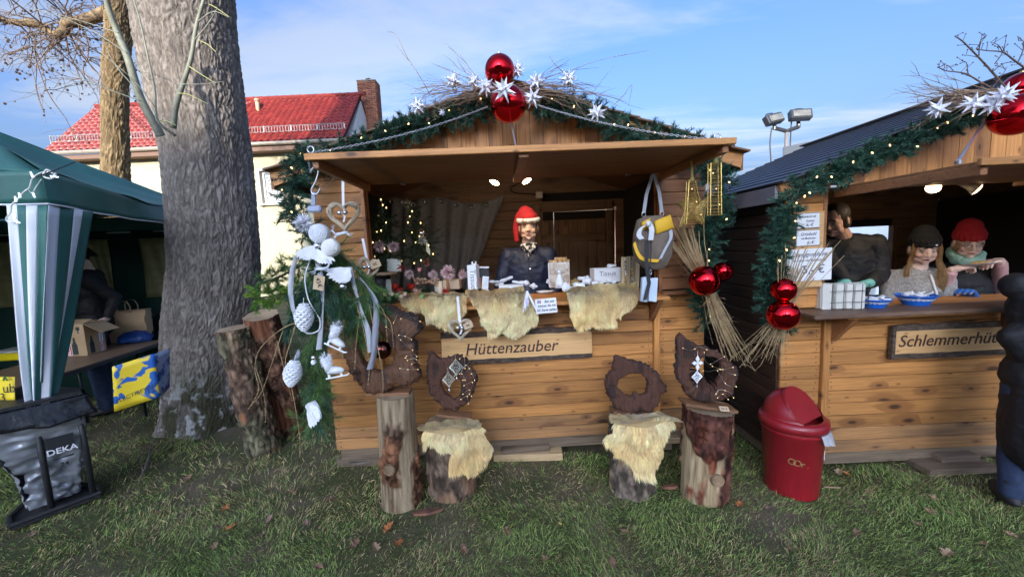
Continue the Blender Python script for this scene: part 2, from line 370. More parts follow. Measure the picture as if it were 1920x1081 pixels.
GRASSM = colmat('grass_blade', .6)
def footprint(x, y):
    "true where a hut stands (no grass under it)"
    return ((x > -1.30) & (x < 1.36) & (y > 2.80) & (y < 5)) | ((x > 1.78) & (y > 2.50) & (y < 5)) | (((x-1.715)**2+(y-2.29)**2) < .022) | (((x+2.75)**2+(y-3.75)**2) < .20)
n = 330000
u = np.random.rand(n); yy = 1.25*np.exp(u*math.log(9.5/1.25)); xx = (np.random.rand(n)*2-1)*(yy*1.42+.2)
gn = fbm(np.stack([xx*1.6, yy*1.6, xx*0+9], -1), 4, 11); fine = fbm(np.stack([xx*7, yy*7, xx*0], -1), 2, 5)
grass_cover = np.clip((gn*.6+fine*.4-.365)*6, .18, 1)  # chance of keeping a blade, low on bare patches
grass_cover = np.where((xx < -1.2) & (yy > 2.5), grass_cover*.55, grass_cover)     # worn ground round the tree
keep = (np.random.rand(n) < grass_cover) & ~footprint(xx, yy)
xx, yy, gn, fine = xx[keep], yy[keep], gn[keep], fine[keep]; n = len(xx)
b0 = np.stack([xx, yy, gz(xx, yy)-.003], -1)
az = fbm(np.stack([xx*2.5, yy*2.5, xx*0+3], -1), 2, 8)*12 + np.random.normal(0, 1.0, n); ln = (.018+.034*np.random.rand(n)**1.6)*(.7+.6*fine)*np.clip(yy/2.2, .85, 2.2)
til = np.random.uniform(.5, 1.42, n)
tip = b0 + np.stack([np.cos(az)*np.sin(til)*ln, np.sin(az)*np.sin(til)*ln, np.cos(til)*ln+.004], -1)
gv, gf = spikes(b0, tip, (.0016+.0014*np.random.rand(n))*np.clip(yy/2, .8, 2.5), .006, True)
pal = np.array([(.085, .145, .035), (.12, .175, .045), (.17, .215, .065), (.06, .105, .030), (.30, .25, .135), (.19, .14, .08)])
pw = np.clip((gn-.42)*2.2, 0, .75)
pr = np.random.rand(n); ci = np.where(pr < .30+pw, np.random.randint(0, 4, n), np.where(pr < .62, 4, 5)); ci = np.where(np.random.rand(n) < .40, np.random.randint(0, 4, n), ci)
cc = pal[ci]*np.random.uniform(1.0, 2.3, (n, 1))*np.array((1.08, 1.0, .95))
npmesh('grass', gv, gf, GRASSM, col=np.repeat(cc, 5, 0), kind='stuff', label='short matted winter grass with dry straw and bare mud patches', cat='grass')
# ---- fallen leaves, each its own thing
LEAFM = [mat('leaf_orange', (.42, .15, .035), (.28, .09, .03), 30, rough=.6), mat('leaf_tan', (.34, .23, .13), (.22, .13, .07), 30, rough=.7), mat('leaf_brown', (.14, .075, .045), (.22, .12, .07), 30, rough=.7), mat('leaf_pinkish_brown', (.26, .16, .125), (.17, .09, .07), 30, rough=.7), mat('leaf_yellow', (.50, .40, .06), (.36, .28, .05), 30, rough=.6)]
def leaf_mesh(k):
    random.seed(100+k); mb = MB(); out = []; ns = 7
    for i in range(ns+1):
        t = i/ns; wv = sin(pi*min(1, t*1.02))**.7*.30*(1+.38*(1 if i % 2 else -1)) if 0 < i < ns else .03
        out.append((t, wv*ru(.8, 1.2)))
    cu = ru(.1, .5)
    vs = []; 
    for t, wv in out:
        z = cu*(t-.5)**2 + ru(0, .04); vs += [(t-.5, -wv, z+wv*ru(.1, .9)), (t-.5, 0, z), (t-.5, wv, z+wv*ru(.1, .9))]
    fs = []
    for i in range(ns):
        for j in range(2): fs.append((i*3+j, i*3+j+1, i*3+j+4, i*3+j+3))
    mb.add(vs, fs); mb.tube([(-.5, 0, cu*.25), (-.75, .03, cu*.25+.02)], .012, 3)
    return mb
LM = {}
leafspots = [(425,958,'o'),(402,1028,'t'),(400,880,'b'),(412,995,'b'),(432,995,'o'),(505,980,'p'),(490,1010,'p'),(575,985,'p'),(730,992,'o'),(748,1023,'o'),(705,1030,'t'),(1091,940,'p'),(1170,1000,'t'),(1440,957,'p'),(1572,890,'t'),(1588,893,'o'),(1630,927,'t'),(1750,937,'t'),(1745,963,'t'),(1782,965,'t'),(1775,1040,'t'),(1720,985,'t'),(1386,950,'o'),(1383,700,'o'),(1022,1052,'t'),(598,1066,'b'),(300,965,'t'),(665,1025,'b'),(60,1005,'t'),(1150,1060,'b'),(545,930,'b'),(620,940,'p'),(1480,1030,'b'),(1895,1005,'t'),(1605,1000,'b'),(870,1035,'b'),(280,840,'b'),(255,760,'b'),(352,900,'b'),(1845,1022,'t'),(1050,985,'y'),(1118,897,'y'),(520,870,'y'),(950,1000,'b')]
marks = [('the black bin bag stand', -3.0, 2.3), ('the leaning logs', -2.1, 3.0), ('the tall grey stump', -.77, 2.25), ('the low jewel ring stump', -.42, 2.3), ('the plain ring stump', .7, 2.3), ('the tall reddish stump', 1.11, 2.15), ('the red bin', 1.6, 2.1), ('the right hut', 2.6, 2.3)]
kn = {'o': ('orange', 0), 't': ('pale tan', 1), 'b': ('dark brown', 2), 'p': ('dull pinkish brown', 3), 'y': ('small yellow', 4)}
used = {}
for i, (px, py, k) in enumerate(leafspots):
    if py < 720: continue
    g = G(px, py); kk = (k, i % 3)
    if kk not in LM: LM[kk] = leaf_mesh(i % 3*7+ord(k)).mesh('fallen_leaf', LEAFM[kn[k][1]])
    o = link('fallen_leaf', LM[kk], None, (g.x, g.y, float(gz(g.x, g.y))+.018), (ru(-.3, .3), ru(-.3, .3), ru(0, 6.3)))
    sc = ru(.045, .075)*(.45 if k == 'y' else 1)*(g.y/2.1)**.5; o.scale = (sc, sc, sc)
    mk = min(marks, key=lambda q: (q[1]-g.x)**2+(q[2]-g.y)**2); side = 'left of' if g.x < mk[1]-.25 else ('right of' if g.x > mk[1]+.25 else 'in front of')
    dd = 'far ' if abs(g.y-mk[2]) > .5 else ''
    used.setdefault((kn[k][0], dd+side+' '+mk[0]), []).append((g.x, g.y, o))
for (c_, w_), l_ in used.items():
    l_.sort(key=lambda q: q[0])
    for i, q in enumerate(l_): tag(q[2], f"{c_} fallen leaf in the grass {w_}" if len(l_) == 1 else f"{('leftmost', 'second from left', 'third from left', 'fourth from left', 'rightmost')[i] if i < len(l_)-1 else 'rightmost'} {c_} fallen leaf {w_}", 'leaf', 'fallen leaves in the grass')
# bark flakes lying by the stumps
def flake(px, py, w, label, c=0):
    g = G(px, py); mb = MB(); pts = []
    random.seed(px)
    for k in range(9): a = 2*pi*k/9; pts.append((cos(a)*w*ru(.7, 1.1), sin(a)*w*.38*ru(.7, 1.1)))
    mb.prism(pts, .014, rotm(rx=R_(80), rz=.15), (g.x, g.y, .03))
    mb.obj('bark_flake', [BARKRED, BARKGREY][c], label=label, cat='bark', group='bark flakes lying in the grass')
BARKRED = mat('reddish_bark', (.24, .095, .055), (.11, .05, .035), 14, (1, 1, .4), rough=.8, bump=1.0, bscale=40)
BARKGREY = mat('grey_bark', (.20, .165, .135), (.085, .062, .048), 12, (1, 1, .35), rough=.9, bump=1.0, bscale=45)
flake(800, 970, .095, 'flat red brown bark flake lying in front of the low left stump')
flake(1258, 922, .06, 'reddish bark flake lying between the two right stumps')
flake(680, 873, .11, 'dark ragged bark chunk beside the foot of the tall grey stump', 1)
flake(765, 945, .05, 'small red bark chip at the foot of the tall grey stump')
mb = MB(); mb.tube([G(260, 905, .03), G(275, 870, .07), G(287, 820, .12)], [.006, .008, .005], 6); mb.tube([G(268, 885, .05), G(262, 850, .10)], [.005, .003], 5)
mb.obj('twig', BARKGREY, label='broken grey twig sticking up from the grass left of the tree', cat='twig')
mb = MB(); mb.tube([G(1545, 912, .02), G(1575, 914, .02)], .006, 6); mb.obj('twig', MT['leaf_tan'], label='short pale stick lying in the grass right of the red bin', cat='twig')
# ================================================================== TREES
def bark_mat(name, c_hi, c_lo, c_moss=None, zc=.5, disp=.012):
    m, t, b = newmat(name); L = t.links; b.inputs['Roughness'].default_value = .92; b.inputs['Specular IOR Level'].default_value = .2
    a = N(t, 'ShaderNodeVertexColor', layer_name='Col'); L.new(a.outputs[0], b.inputs['Base Color'])
    tc = N(t, 'ShaderNodeTexCoord'); mp = N(t, 'ShaderNodeMapping'); mp.inputs['Scale'].default_value = (60, 60, 22); L.new(tc.outputs['Object'], mp.inputs[0])
    nz = N(t, 'ShaderNodeTexNoise', inp={'Scale': 1, 'Detail': 6, 'Roughness': .7}); L.new(mp.outputs[0], nz.inputs['Vector'])
    bp = N(t, 'ShaderNodeBump', inp={'Strength': .9, 'Distance': .012}); L.new(nz.outputs[0], bp.inputs['Height']); L.new(bp.outputs[0], b.inputs['Normal'])
    return m
BARKM = bark_mat('tree_bark', None, None)
def trunk(name, cl, rad, na, nz_, amp, fx, fz, col_hi, col_lo, parent=None, seed=1, lichen=False, flare=None, **k):
    pts = bez(cl, 10); L = len(pts); t = lsp(0, L-1, nz_); i0 = np.clip(t.astype(int), 0, L-2); fr = (t-i0)[:, None]
    pa = np.array([tuple(p) for p in pts]); C = pa[i0]*(1-fr)+pa[i0+1]*fr
    rr = np.interp(lsp(0, 1, nz_), lsp(0, 1, len(rad)), rad)
    th = lsp(0, 2*pi, na, endpoint=False); A, I = np.meshgrid(th, np.arange(nz_)); Cx = C[I]; R0 = rr[I]
    s = np.stack([np.cos(A)*R0*fx, np.sin(A)*R0*fx, Cx[..., 2]*fz], -1).reshape(-1, 3)
    wv = (fbm(s*.5, 2, seed+5)-.5)[:, None]*np.array([2.2, 2.2, 1.0])
    s2 = s+wv
    n1 = fbm(s2, 4, seed); rid = 1-np.abs(2*fbm(s2*1.3+5, 3, seed+9)-1)*2.6; rid = np.clip(rid, -.3, 1)
    h = (n1*.6 + (1-rid)*.42); lump = fbm(np.stack([np.cos(A)*1.4, np.sin(A)*1.4, Cx[..., 2]*1.1], -1).reshape(-1, 3), 3, seed+3)-.5
    r = R0.ravel()*(1+lump*.16) + (h-.4)*amp
    if flare is not None:
        z = Cx[..., 2].ravel(); fl = np.clip((flare-z)/flare, 0, 1)**2; r = r + fl*(.01+.05*np.maximum(0, np.sin(A.ravel()*5+.8)))
    Vv = Cx.reshape(-1, 3).copy(); Vv[:, 0] += np.cos(A).ravel()*r; Vv[:, 1] += np.sin(A).ravel()*r
    hh = np.clip((h-.15)/.75, 0, 1)[:, None]; c = np.array(col_lo)*(1-hh)+np.array(col_hi)*hh
    c = c*(.8+.4*fbm(s*.25, 2, seed+20))[:, None]
    if lichen:
        z = Vv[:, 2]; q = fbm(Vv*16, 4, 77); mm = np.clip((q-.56)*12, 0, 1)*np.clip((.62-z)/.35, 0, 1)
        ms = np.clip((fbm(Vv*5+3, 3, 55)-.50)*8, 0, 1)*np.clip((.75-z)/.4, 0, 1)*.8
        c = c*(1-ms[:, None])+np.array((.045, .05, .018))*ms[:, None]
        c = c*(1-mm[:, None])+np.array((.42, .42, .40))*mm[:, None]
    i = np.arange(nz_-1)[:, None]*na + np.arange(na)[None, :]; j = np.arange(nz_-1)[:, None]*na + (np.arange(na)[None, :]+1) % na
    F = np.stack([i, j, j+na, i+na], -1).reshape(-1, 4)
    return npmesh(name, Vv, F, BARKM, parent=parent, smooth=True, col=c, world=1, **k)
big = empty('tree', (-2.78, 3.5, 0), 0, 'broad grey barked old tree between the green tent and the left hut', 'tree')
DT = 3.75
cl = [P(396, 850, DT)*1, P(396, 760, DT), P(398, 640, DT), P(404, 500, DT), P(388, 300, DT), P(362, 130, DT), P(345, 0, DT), P(335, -140, DT), P(330, -300, DT)]
cl[0].z = -.1
trunk('trunk', cl, [.39, .38, .375, .382, .364, .35, .364, .37, .39, .43, .45], 420, 760, .022, 40, 13, (.275, .24, .21), (.075, .063, .055), big, 1, True, .55)
SHOOT = mat('green_grey_shoot', (.25, .26, .20), (.17, .17, .13), 20, rough=.6)
def shoot(pts, r0, r1, dep, kids=(), mt=None):
    pp = bez([P(x, y, d) for (x, y), d in zip(pts, dep)], 8); mb = MB(); k = len(pp)
    mb.tube(pp, [r0+(r1-r0)*i/(k-1) for i in range(k)], 8)
    for kp, kd in kids: q = bez([P(x, y, kd) for x, y in kp], 5); mb.tube(q, [.004-.0022*i/(len(q)-1) for i in range(len(q))], 5)
    mb.obj('shoot', mt or SHOOT, big, True, world=1)
shoot([(302, 255), (285, 225), (262, 180), (240, 110), (222, 65), (205, 20), (196, -20)], .030, .016, [3.05, 3.0, 2.95, 2.9, 2.9, 2.85, 2.8],
      [([(238, 100), (180, 62), (120, 35), (60, 15)], 2.85), ([(222, 62), (170, 45), (110, 28)], 2.8), ([(265, 190), (205, 168), (140, 140), (100, 112), (82, 98)], 2.8), ([(262, 175), (215, 120), (185, 60)], 2.85)])
shoot([(325, 240), (330, 200), (342, 160), (358, 110), (368, 50), (385, -10)], .020, .010, [3.02, 2.98, 2.96, 2.94, 2.92, 2.9],
      [([(365, 75), (390, 45), (408, 15)], 2.9), ([(342, 158), (375, 158), (420, 153)], 2.92), ([(372, 40), (400, 22), (430, 33)], 2.9)])
YSH = mat('yellow_green_twig', (.42, .42, .16), rough=.6)
shoot([(335, 175), (355, 178), (390, 195)], .004, .002, [2.95]*3, mt=YSH); shoot([(355, 125), (375, 138), (402, 155)], .0035, .002, [2.93]*3, mt=YSH)
shoot([(298, 226), (315, 228), (330, 235)], .004, .002, [2.98]*3, mt=YSH); shoot([(372, 75), (390, 84), (405, 98)], .003, .002, [2.93]*3, mt=YSH); shoot([(380, 5), (400, 12), (430, 32)], .003, .002, [2.93]*3, mt=YSH)
shoot([(330, 255), (295, 225), (290, 170), (278, 110), (260, 30), (245, -15)], .010, .004, [3.05, 2.95, 2.95, 2.95, 2.95, 2.95], [([(290, 200), (250, 150), (185, 95)], 2.9), ([(282, 150), (262, 130), (253, 100)], 2.9)])
random.seed(4)
# limbs above the frame (they only shade)
mb = MB()
for k in range(7):
    a = ru(0, 6.28); p = Vector(cl[-1]); d = Vc((cos(a), sin(a), 1.1)).normalized(); pts = [p-Vc((0, 0, .3))]
    for j in range(7): pts.append(pts[-1]+d*.7+Vc((ru(-.2, .2), ru(-.2, .2), ru(0, .2))))
    mb.tube(bez(pts, 3), [.16*(1-i/24)+.01 for i in range(22)], 7)
mb.obj('limb', MT['grey_bark'], big, True, world=1)
bt = empty('tree', (-8.2, 9, 0), 0, 'sunlit yellow brown tree behind the green tent with a long left limb', 'tree')
D2 = 9.0
clb = [P(218, 640, D2), P(218, 420, D2), P(217, 300, D2), P(216, 160, D2), P(222, 60, D2), P(228, 0, D2), P(236, -90, D2), P(240, -220, D2)]; clb[0].z = -.1
trunk('trunk', clb, [.28, .26, .235, .215, .215, .235, .24, .23], 170, 400, .045, 22, 7, (.30, .215, .115), (.07, .045, .025), bt, 31)
BB = mat('yellow_brown_branch_bark', (.26, .18, .095), (.09, .06, .035), 9, rough=.85, bump=1, bscale=25)  # yellow brown bark, close to the trunk's own tone
mb = MB(); q = bez([P(205, 20, D2), P(178, 32, 8.9), P(150, 40, 8.8), P(128, 42, 8.7), P(120, 58, 8.7), P(104, 66, 8.6), P(88, 56, 8.6), P(66, 45, 8.5), P(30, 42, 8.4), P(-5, 36, 8.3), P(-60, 30, 8.2)], 6)
mb.tube(q, [.115-.065*i/(len(q)-1)+ru(-.010, .010) for i in range(len(q))], 10); mb.obj('limb', BB, bt, True, world=1)
TW = mat('fine_twig', (.15, .10, .07), rough=.8)
def twigtree(mb, p, d, L, r, depth, droop=.0, seeds=None, br=3):
    pts = [p]; k = 5
    for i in range(k):
        d = (d + Vc((rg_(0, .22), rg_(0, .22), rg_(0, .22)-droop))).normalized(); pts.append(pts[-1]+d*L/k)
    mb.tube(pts, [r*(1-.6*i/k) for i in range(k+1)], 4 if depth else 3, caps=False)
    if depth:
        for i in range(br): j = random.randint(1, k); twigtree(mb, pts[j], (d+Vc((rg_(0, .8), rg_(0, .8), rg_(0, .8)))).normalized(), L*ru(.5, .75), r*.55, depth-1, droop, seeds, br)
    elif seeds is not None: 
        for i in range(2): seeds.append(pts[-1-i]+Vc((rg_(0, .02), 0, rg_(0, .02))))
mb = MB(); seeds = []
for k in range(34):
    j = random.randint(0, len(q)-1); twigtree(mb, q[j], Vc((rg_(-.3, .7), rg_(0, .5), rg_(.1, .9))).normalized(), ru(.7, 1.5), .017, 2, .08, seeds, 4)
for k in range(12):
    a = k*2.4; p = Vector(clb[-1])+Vc((0, 0, ru(-.6, .6))); d = Vc((cos(a)*.8, sin(a)*.8, ru(.5, 1.6))).normalized(); pts = [p]
    for j in range(5): pts.append(pts[-1]+(d+Vc((rg_(0, .2), rg_(0, .2), rg_(0, .15)))).normalized()*.8)
    q2 = bez(pts, 3); mb.tube(q2, [.13*(1-.8*i/len(q2)) for i in range(len(q2))], 6)
    for m_ in range(10): twigtree(mb, q2[random.randint(5, len(q2)-1)], (d+Vc((rg_(0, .7), rg_(0, .7), rg_(0, .5)))).normalized(), 1.5, .04, 1, 0, None, 4)
mb.obj('twigs', TW, bt, world=1, kind='stuff')
mb = MB()
for s_ in seeds:
    if random.random() < .42: mb.sphere(s_, ru(.012, .028), 5, 4)
mb.obj('seed_heads', mat('dark_seed', (.06, .04, .035), rough=.9), bt, world=1, kind='stuff')
# ================================================================== HOUSE
HY = 15.0; HX0, HX1 = -17.0, -5.95; EZ = 5.86
ridgeY = HY+1.85; RZ = 8.16
CREAM = mat('cream_render', (.46, .42, .29), (.42, .38, .26), 3, rough=.9, bump=.3, bscale=60)
house = empty('house', ((HX0+HX1)/2, HY, 0), 0, 'cream house with a red tiled roof and brick chimney behind the tree', 'house')
mb = MB(); W0, W1, Wz = P(483, 320, HY), P(528, 380, HY), 0
wx0, wx1 = W0.x, W1.x; wz1 = W0.z; wz0 = W1.z
# wall with a window opening
for a, b_, c_, d_ in [(HX0, wx0, 0, EZ-.35), (wx1, HX1, 0, EZ-.35), (wx0, wx1, 0, wz0), (wx0, wx1, wz1, EZ-.35)]:
    mb.box(((a+b_)/2, HY+.15+.15, (c_+d_)/2), (b_-a, .3, d_-c_))
mb.obj('wall', CREAM, house, world=1)
mb = MB(); mb.prism([(HY+.45, 0), (HY+7.2, 0), (HY+7.2, EZ-.3), (ridgeY+1.85, EZ-.2), (ridgeY, RZ-.25), (HY+.15, EZ-.35), (HY+.45, EZ-.35)], .3, rotm(rz=pi/2), (HX1, 0, 0))
mb.obj('gable_wall', mat('white_gable_render', (.72, .72, .70), (.66, .66, .64), 4, rough=.9), house, world=1)
mb = MB(); mb.box(((HX0+HX1)/2, HY+3.7, 3), (HX1-HX0-.8, 6.0, 5.2)); mb.obj('inner_walls', CREAM, house, world=1)
WHITE = mat('white_paint', (.78, .78, .76), rough=.45)
GREYREND = mat('grey_surround', (.42, .40, .38), rough=.85)
win = MB(); cxw = (wx0+wx1)/2; czw = (wz0+wz1)/2; ww = wx1-wx0; wh = wz1-wz0
for sx in (-1, 1): win.box((cxw+sx*(ww/2+.05), HY+.11, czw), (.1, .08, wh+.2))
win.box((cxw, HY+.11, czw+wh/2+.05), (ww-.004, .08, .1)); wo = win.obj('window', GREYREND, house, world=1)
fr = MB()
for sx in (-1, 1): fr.box((cxw+sx*(ww/2-.04), HY+.25, czw), (.075, .06, wh-.01))
for sz in (-1, 1): fr.box((cxw, HY+.25, czw+sz*(wh/2-.04)), (ww-.16, .06, .075))
fr.obj('frame', WHITE, wo, world=1)
pn = MB(); pn.box((cxw, HY+.27, czw), (ww-.16, .012, wh-.16)); pn.obj('pane', mat('window_lace', (.62, .62, .60), (.12, .12, .13), 26, (1, 1, .6), rough=.25, lo=.42, hi=.56), wo, world=1)
sl_ = MB(); sl_.box((cxw, HY+.08, wz0-.03), (ww+.24, .22, .05)); sl_.obj('sill', WHITE, wo, world=1)
mb = MB(); mb.box(((HX0+HX1)/2, HY-.05, EZ-.26), (HX1-HX0+.2, .5, .16)); mb.obj('fascia', mat('brown_fascia', (.16, .09, .06), rough=.7), house, world=1)
gt = MB(); nseg = 8
gt.tube([(HX0-.1, HY-.36, EZ-.10), (HX1+.15, HY-.36, EZ-.10)], .075, 10); gt.obj('gutter', mat('zinc_gutter', (.38, .33, .27), rough=.5, metal=.3), house, world=1, smooth=True)
slope = math.atan2(RZ-EZ, ridgeY-(HY-.3)); sl_len = math.hypot(RZ-EZ, ridgeY-(HY-.3))
mb = MB(); mb.box(((HX0+HX1)/2, (HY-.3+ridgeY)/2+.05, (EZ+RZ)/2-.07), (HX1-HX0, sl_len, .06), rotm(rx=slope)); 
mb.box(((HX0+HX1)/2, ridgeY+(ridgeY-HY)/2+.1, (EZ+RZ)/2-.07), (HX1-HX0, sl_len, .06), rotm(rx=-slope)); mb.obj('roof', mat('roof_boarding', (.10, .03, .025), rough=.9), house, world=1)
TILE = mat('red_clay_tile', (.27, .036, .022), (.19, .020, .016), 2.0, rough=.42, rv=.14, coat=.15)
tw, tl = .245, .235
tm = MB(); prof = [(-.5, .012), (-.32, .0), (-.12, .004), (.05, .035), (.22, .060), (.40, .042), (.53, .006)]
vs = []; fs = []
for yv, up in ((-.04, .028), (tl+.03, .0)):
    for x, z in prof: vs.append((x*tw, yv, z+up))
for x, z in prof: vs.append((x*tw, -.04, z-.005))
k = len(prof)
for i in range(k-1): fs += [(i, i+1, k+i+1, k+i), (i+1, i, 2*k+i, 2*k+i+1)]
tm.add(vs, fs); tme = tm.mesh('roof_tile', TILE, smooth=False)
ncol = int((HX1-HX0)/tw); nrow = int(sl_len/tl); cnt = 0; rest_v = []; rest_f = []
tv = np.array(tm.v); tf = np.array(tm.f); RM = np.array(rotm(rx=slope)); tlist = []
for r in range(nrow):
    for c in range(ncol):
        s_ = r*tl; y = HY-.3+s_*cos(slope); z = EZ+s_*sin(slope)+.01; x = HX1-(c+.5)*tw; tlist.append((r*.45+c*.5+random.random(), x, y, z))
hid = lambda x: (x > -14.6 and x < -12.6)
tlist.sort()
for k_, (q_, x, y, z) in enumerate(tlist):
    if cnt < 300 and not hid(x):
        o = link('roof_tile', tme, house, Vc((x, y, z))-Vector(house.location), (slope, rg_(0, .008), rg_(0, .008))); cnt += 1
    else: rest_v.append(tv@RM.T+np.array((x, y, z))); rest_f.append(tf+len(tv)*(len(rest_v)-1))
npmesh('roof_tiles_far', np.concatenate(rest_v), np.concatenate(rest_f), TILE, parent=house, world=1, kind='stuff')
mb = MB(); x = HX0
while x < HX1-.1: mb.tube([(x, ridgeY, RZ+.03), (x+.36, ridgeY, RZ+.045)], .085, 8); x += .33
mb.obj('ridge_tiles', TILE, house, world=1)
sg = MB()
for dz in (.10, .30): sg.tube([(HX0, HY-.02, EZ+.30+dz), (HX1, HY-.02, EZ+.30+dz)], .014, 5)
x = HX0
while x < HX1: sg.tube([(x, HY-.02, EZ+.40), (x, HY-.02, EZ+.60)], .010, 4, caps=False); x += .105
x = HX0
while x < HX1: sg.box((x, HY-.01, EZ+.45), (.035, .02, .36)); x += 1.0
sg.obj('snow_guard', mat('galvanised_guard', (.30, .27, .26), rough=.5, metal=.3), house, world=1)
mb = MB(); g_ = P(483, 198, HY+1.2); mb.tube([g_-Vc((0, 0, .35)), g_+Vc((0, 0, .18))], .075, 10); mb.tube([g_+Vc((0, 0, .16)), g_+Vc((0, 0, .25))], .10, 10); mb.obj('vent_pipe', mat('tan_vent', (.48, .33, .22), rough=.7), house, world=1, smooth=True)
# chimney of real bricks
cp = P(686, 152, 17.3); chx, chz = cp.x, cp.z; cw = .78; cd = .6; bl, bh = .235, .082
CORE = mat('mortar', (.26, .21, .17), rough=.95)
mb = MB(); mb.box((chx, 17.6, chz-1.5), (cw-.03, cd-.03, 3.0)); mb.box((chx, 17.6, chz+.03), (cw+.02, cd+.02, .05))
mb.lathe([(.10, 0), (.10, .12), (.13, .13), (.0, .20)], (chx+.02, 17.6, chz+.055), 10); cho = mb.obj('chimney', CORE, house, world=1)
BRK = mat('chimney_brick', (.33, .125, .065), (.19, .075, .05), 5, rough=.85, rv=.35)
bm_ = MB(); bm_.box((0, 0, 0), (bl-.014, .10, bh-.014)); bme = bm_.mesh('brick', BRK); bm2 = MB(); bm2.box((0, 0, 0), (bl/2-.014, .10, bh-.014)); bme2 = bm2.mesh('brick', BRK)
off = world_off(cho)
for r in range(27):
    z = chz-.05-r*bh; x = -cw/2; sh = (r % 2)*bl/2
    e = [-cw/2] + [v for v in [(-cw/2-sh+bl*(i+1)) for i in range(5)] if -cw/2+.06 < v < cw/2-.06] + [cw/2]
    for a, b_ in zip(e[:-1], e[1:]):
        o = link('brick', bme, cho, Vc((chx+(a+b_)/2, 17.6-cd/2+.035, z))-off); o.scale.x = (b_-a-.012)/(bl-.014)
    for j in range(2): link('brick', bme, cho, Vc((chx+cw/2-.035, 17.6-cd/4+(j*cd/2), z))-off, (0, 0, pi/2)).scale.x = 1.2
# ---- buildings behind the photographer (they shade the market and show in the baubles)
def backhouse(x0, x1, y0, ridge, eave, wallc, label):
    h = empty('town_house', ((x0+x1)/2, y0, 0), 0, label, 'house'); mb = MB(); mb.box(((x0+x1)/2, y0-4, eave/2), (x1-x0, 8, eave)); mb.obj('wall', mat('render_'+str(int(x0)), wallc, rough=.9), h, world=1)
    mb = MB(); mb.prism([(y0+.5, eave-.2), (y0-4, ridge), (y0-8.5, eave-.2), (y0-8.5, eave), (y0-4, ridge+.25), (y0+.5, eave)][::-1], x1-x0+.6, rotm(rz=pi/2), (x1+.3, 0, 0)); mb.obj('roof', mat('dull_roof_'+str(int(x0)), (.16, .07, .05), rough=.8), h, world=1)
    mb = MB(); n_ = int((x1-x0)/3)
    for i in range(n_):
        for z in (1.8, 4.8, 7.8, 10.6):
            if z+1 < eave: mb.box((x0+(i+.5)*(x1-x0)/n_, y0+.01, z), (1.1, .08, 1.5))
    mb.obj('windows', mat('dark_pane_'+str(int(x0)), (.05, .06, .08), rough=.1), h, world=1)
backhouse(-40, -21, -50, 16.6, 11, (.42, .38, .30), 'tall house row behind the photographer, western part')
backhouse(-20.5, -4, -50, 17.0, 11, (.45, .40, .34), 'tall house row behind the photographer, middle part')
backhouse(-3.5, 16, -50, 16.4, 11, (.38, .34, .30), 'tall house row behind the photographer, eastern part')
ch = empty('church_tower', (-16, -52, 0), 0, 'church tower with a pointed spire behind the photographer', 'tower')
mb = MB(); mb.box((-16, -52, 13.5), (5, 4, 27)); mb.obj('tower', mat('tower_stone', (.30, .26, .22), (.22, .18, .15), 2, rough=.9), ch, world=1)
mb = MB(); mb.lathe([(3.4, 27), (2.2, 29), (.05, 40)], (-16, -52, 0), 8); mb.obj('spire', mat('slate_spire', (.08, .08, .09), rough=.6), ch, world=1)
# ================================================================== HUTS
_pc = {}
def plank(par, x0, x1, y, z0, z1, mt, th=.02, name='plank', ch=.003, jit=.0012):
    "board in the hut's own frame, outer face at y (facing -y)"
    d = (round(x1-x0, 4), th, round(z1-z0, 4)); key = (d, mt.name, name, ch)
    if key not in _pc: _pc[key] = MB().box((0, 0, 0), d, ch=ch).mesh(name, mt)
    return link(name, _pc[key], par, ((x0+x1)/2, y+th/2+ru(-jit, jit), (z0+z1)/2))
def piece(par, name, c, d, mt, rot=None, ch=.003, **k):
    return MB().box((0, 0, 0), d, ch=ch).obj(name, mt, par, base=(0, 0, 0), **k) if False else _piece(par, name, c, d, mt, rot, ch, **k)
def _piece(par, name, c, d, mt, rot, ch, **k):
    me = MB().box((0, 0, 0), d, ch=ch).mesh(name, mt); o = link(name, me, par, c, rot); return tag(o, **k)
def rows(z0, z1, pitch):
    n = max(1, round((z1-z0)/pitch)); h = (z1-z0)/n; return [(z0+i*h, z0+(i+1)*h) for i in range(n)]
GAP = .0034
LET0 = mat('rusty_nail', (.05, .03, .022), rough=.7)
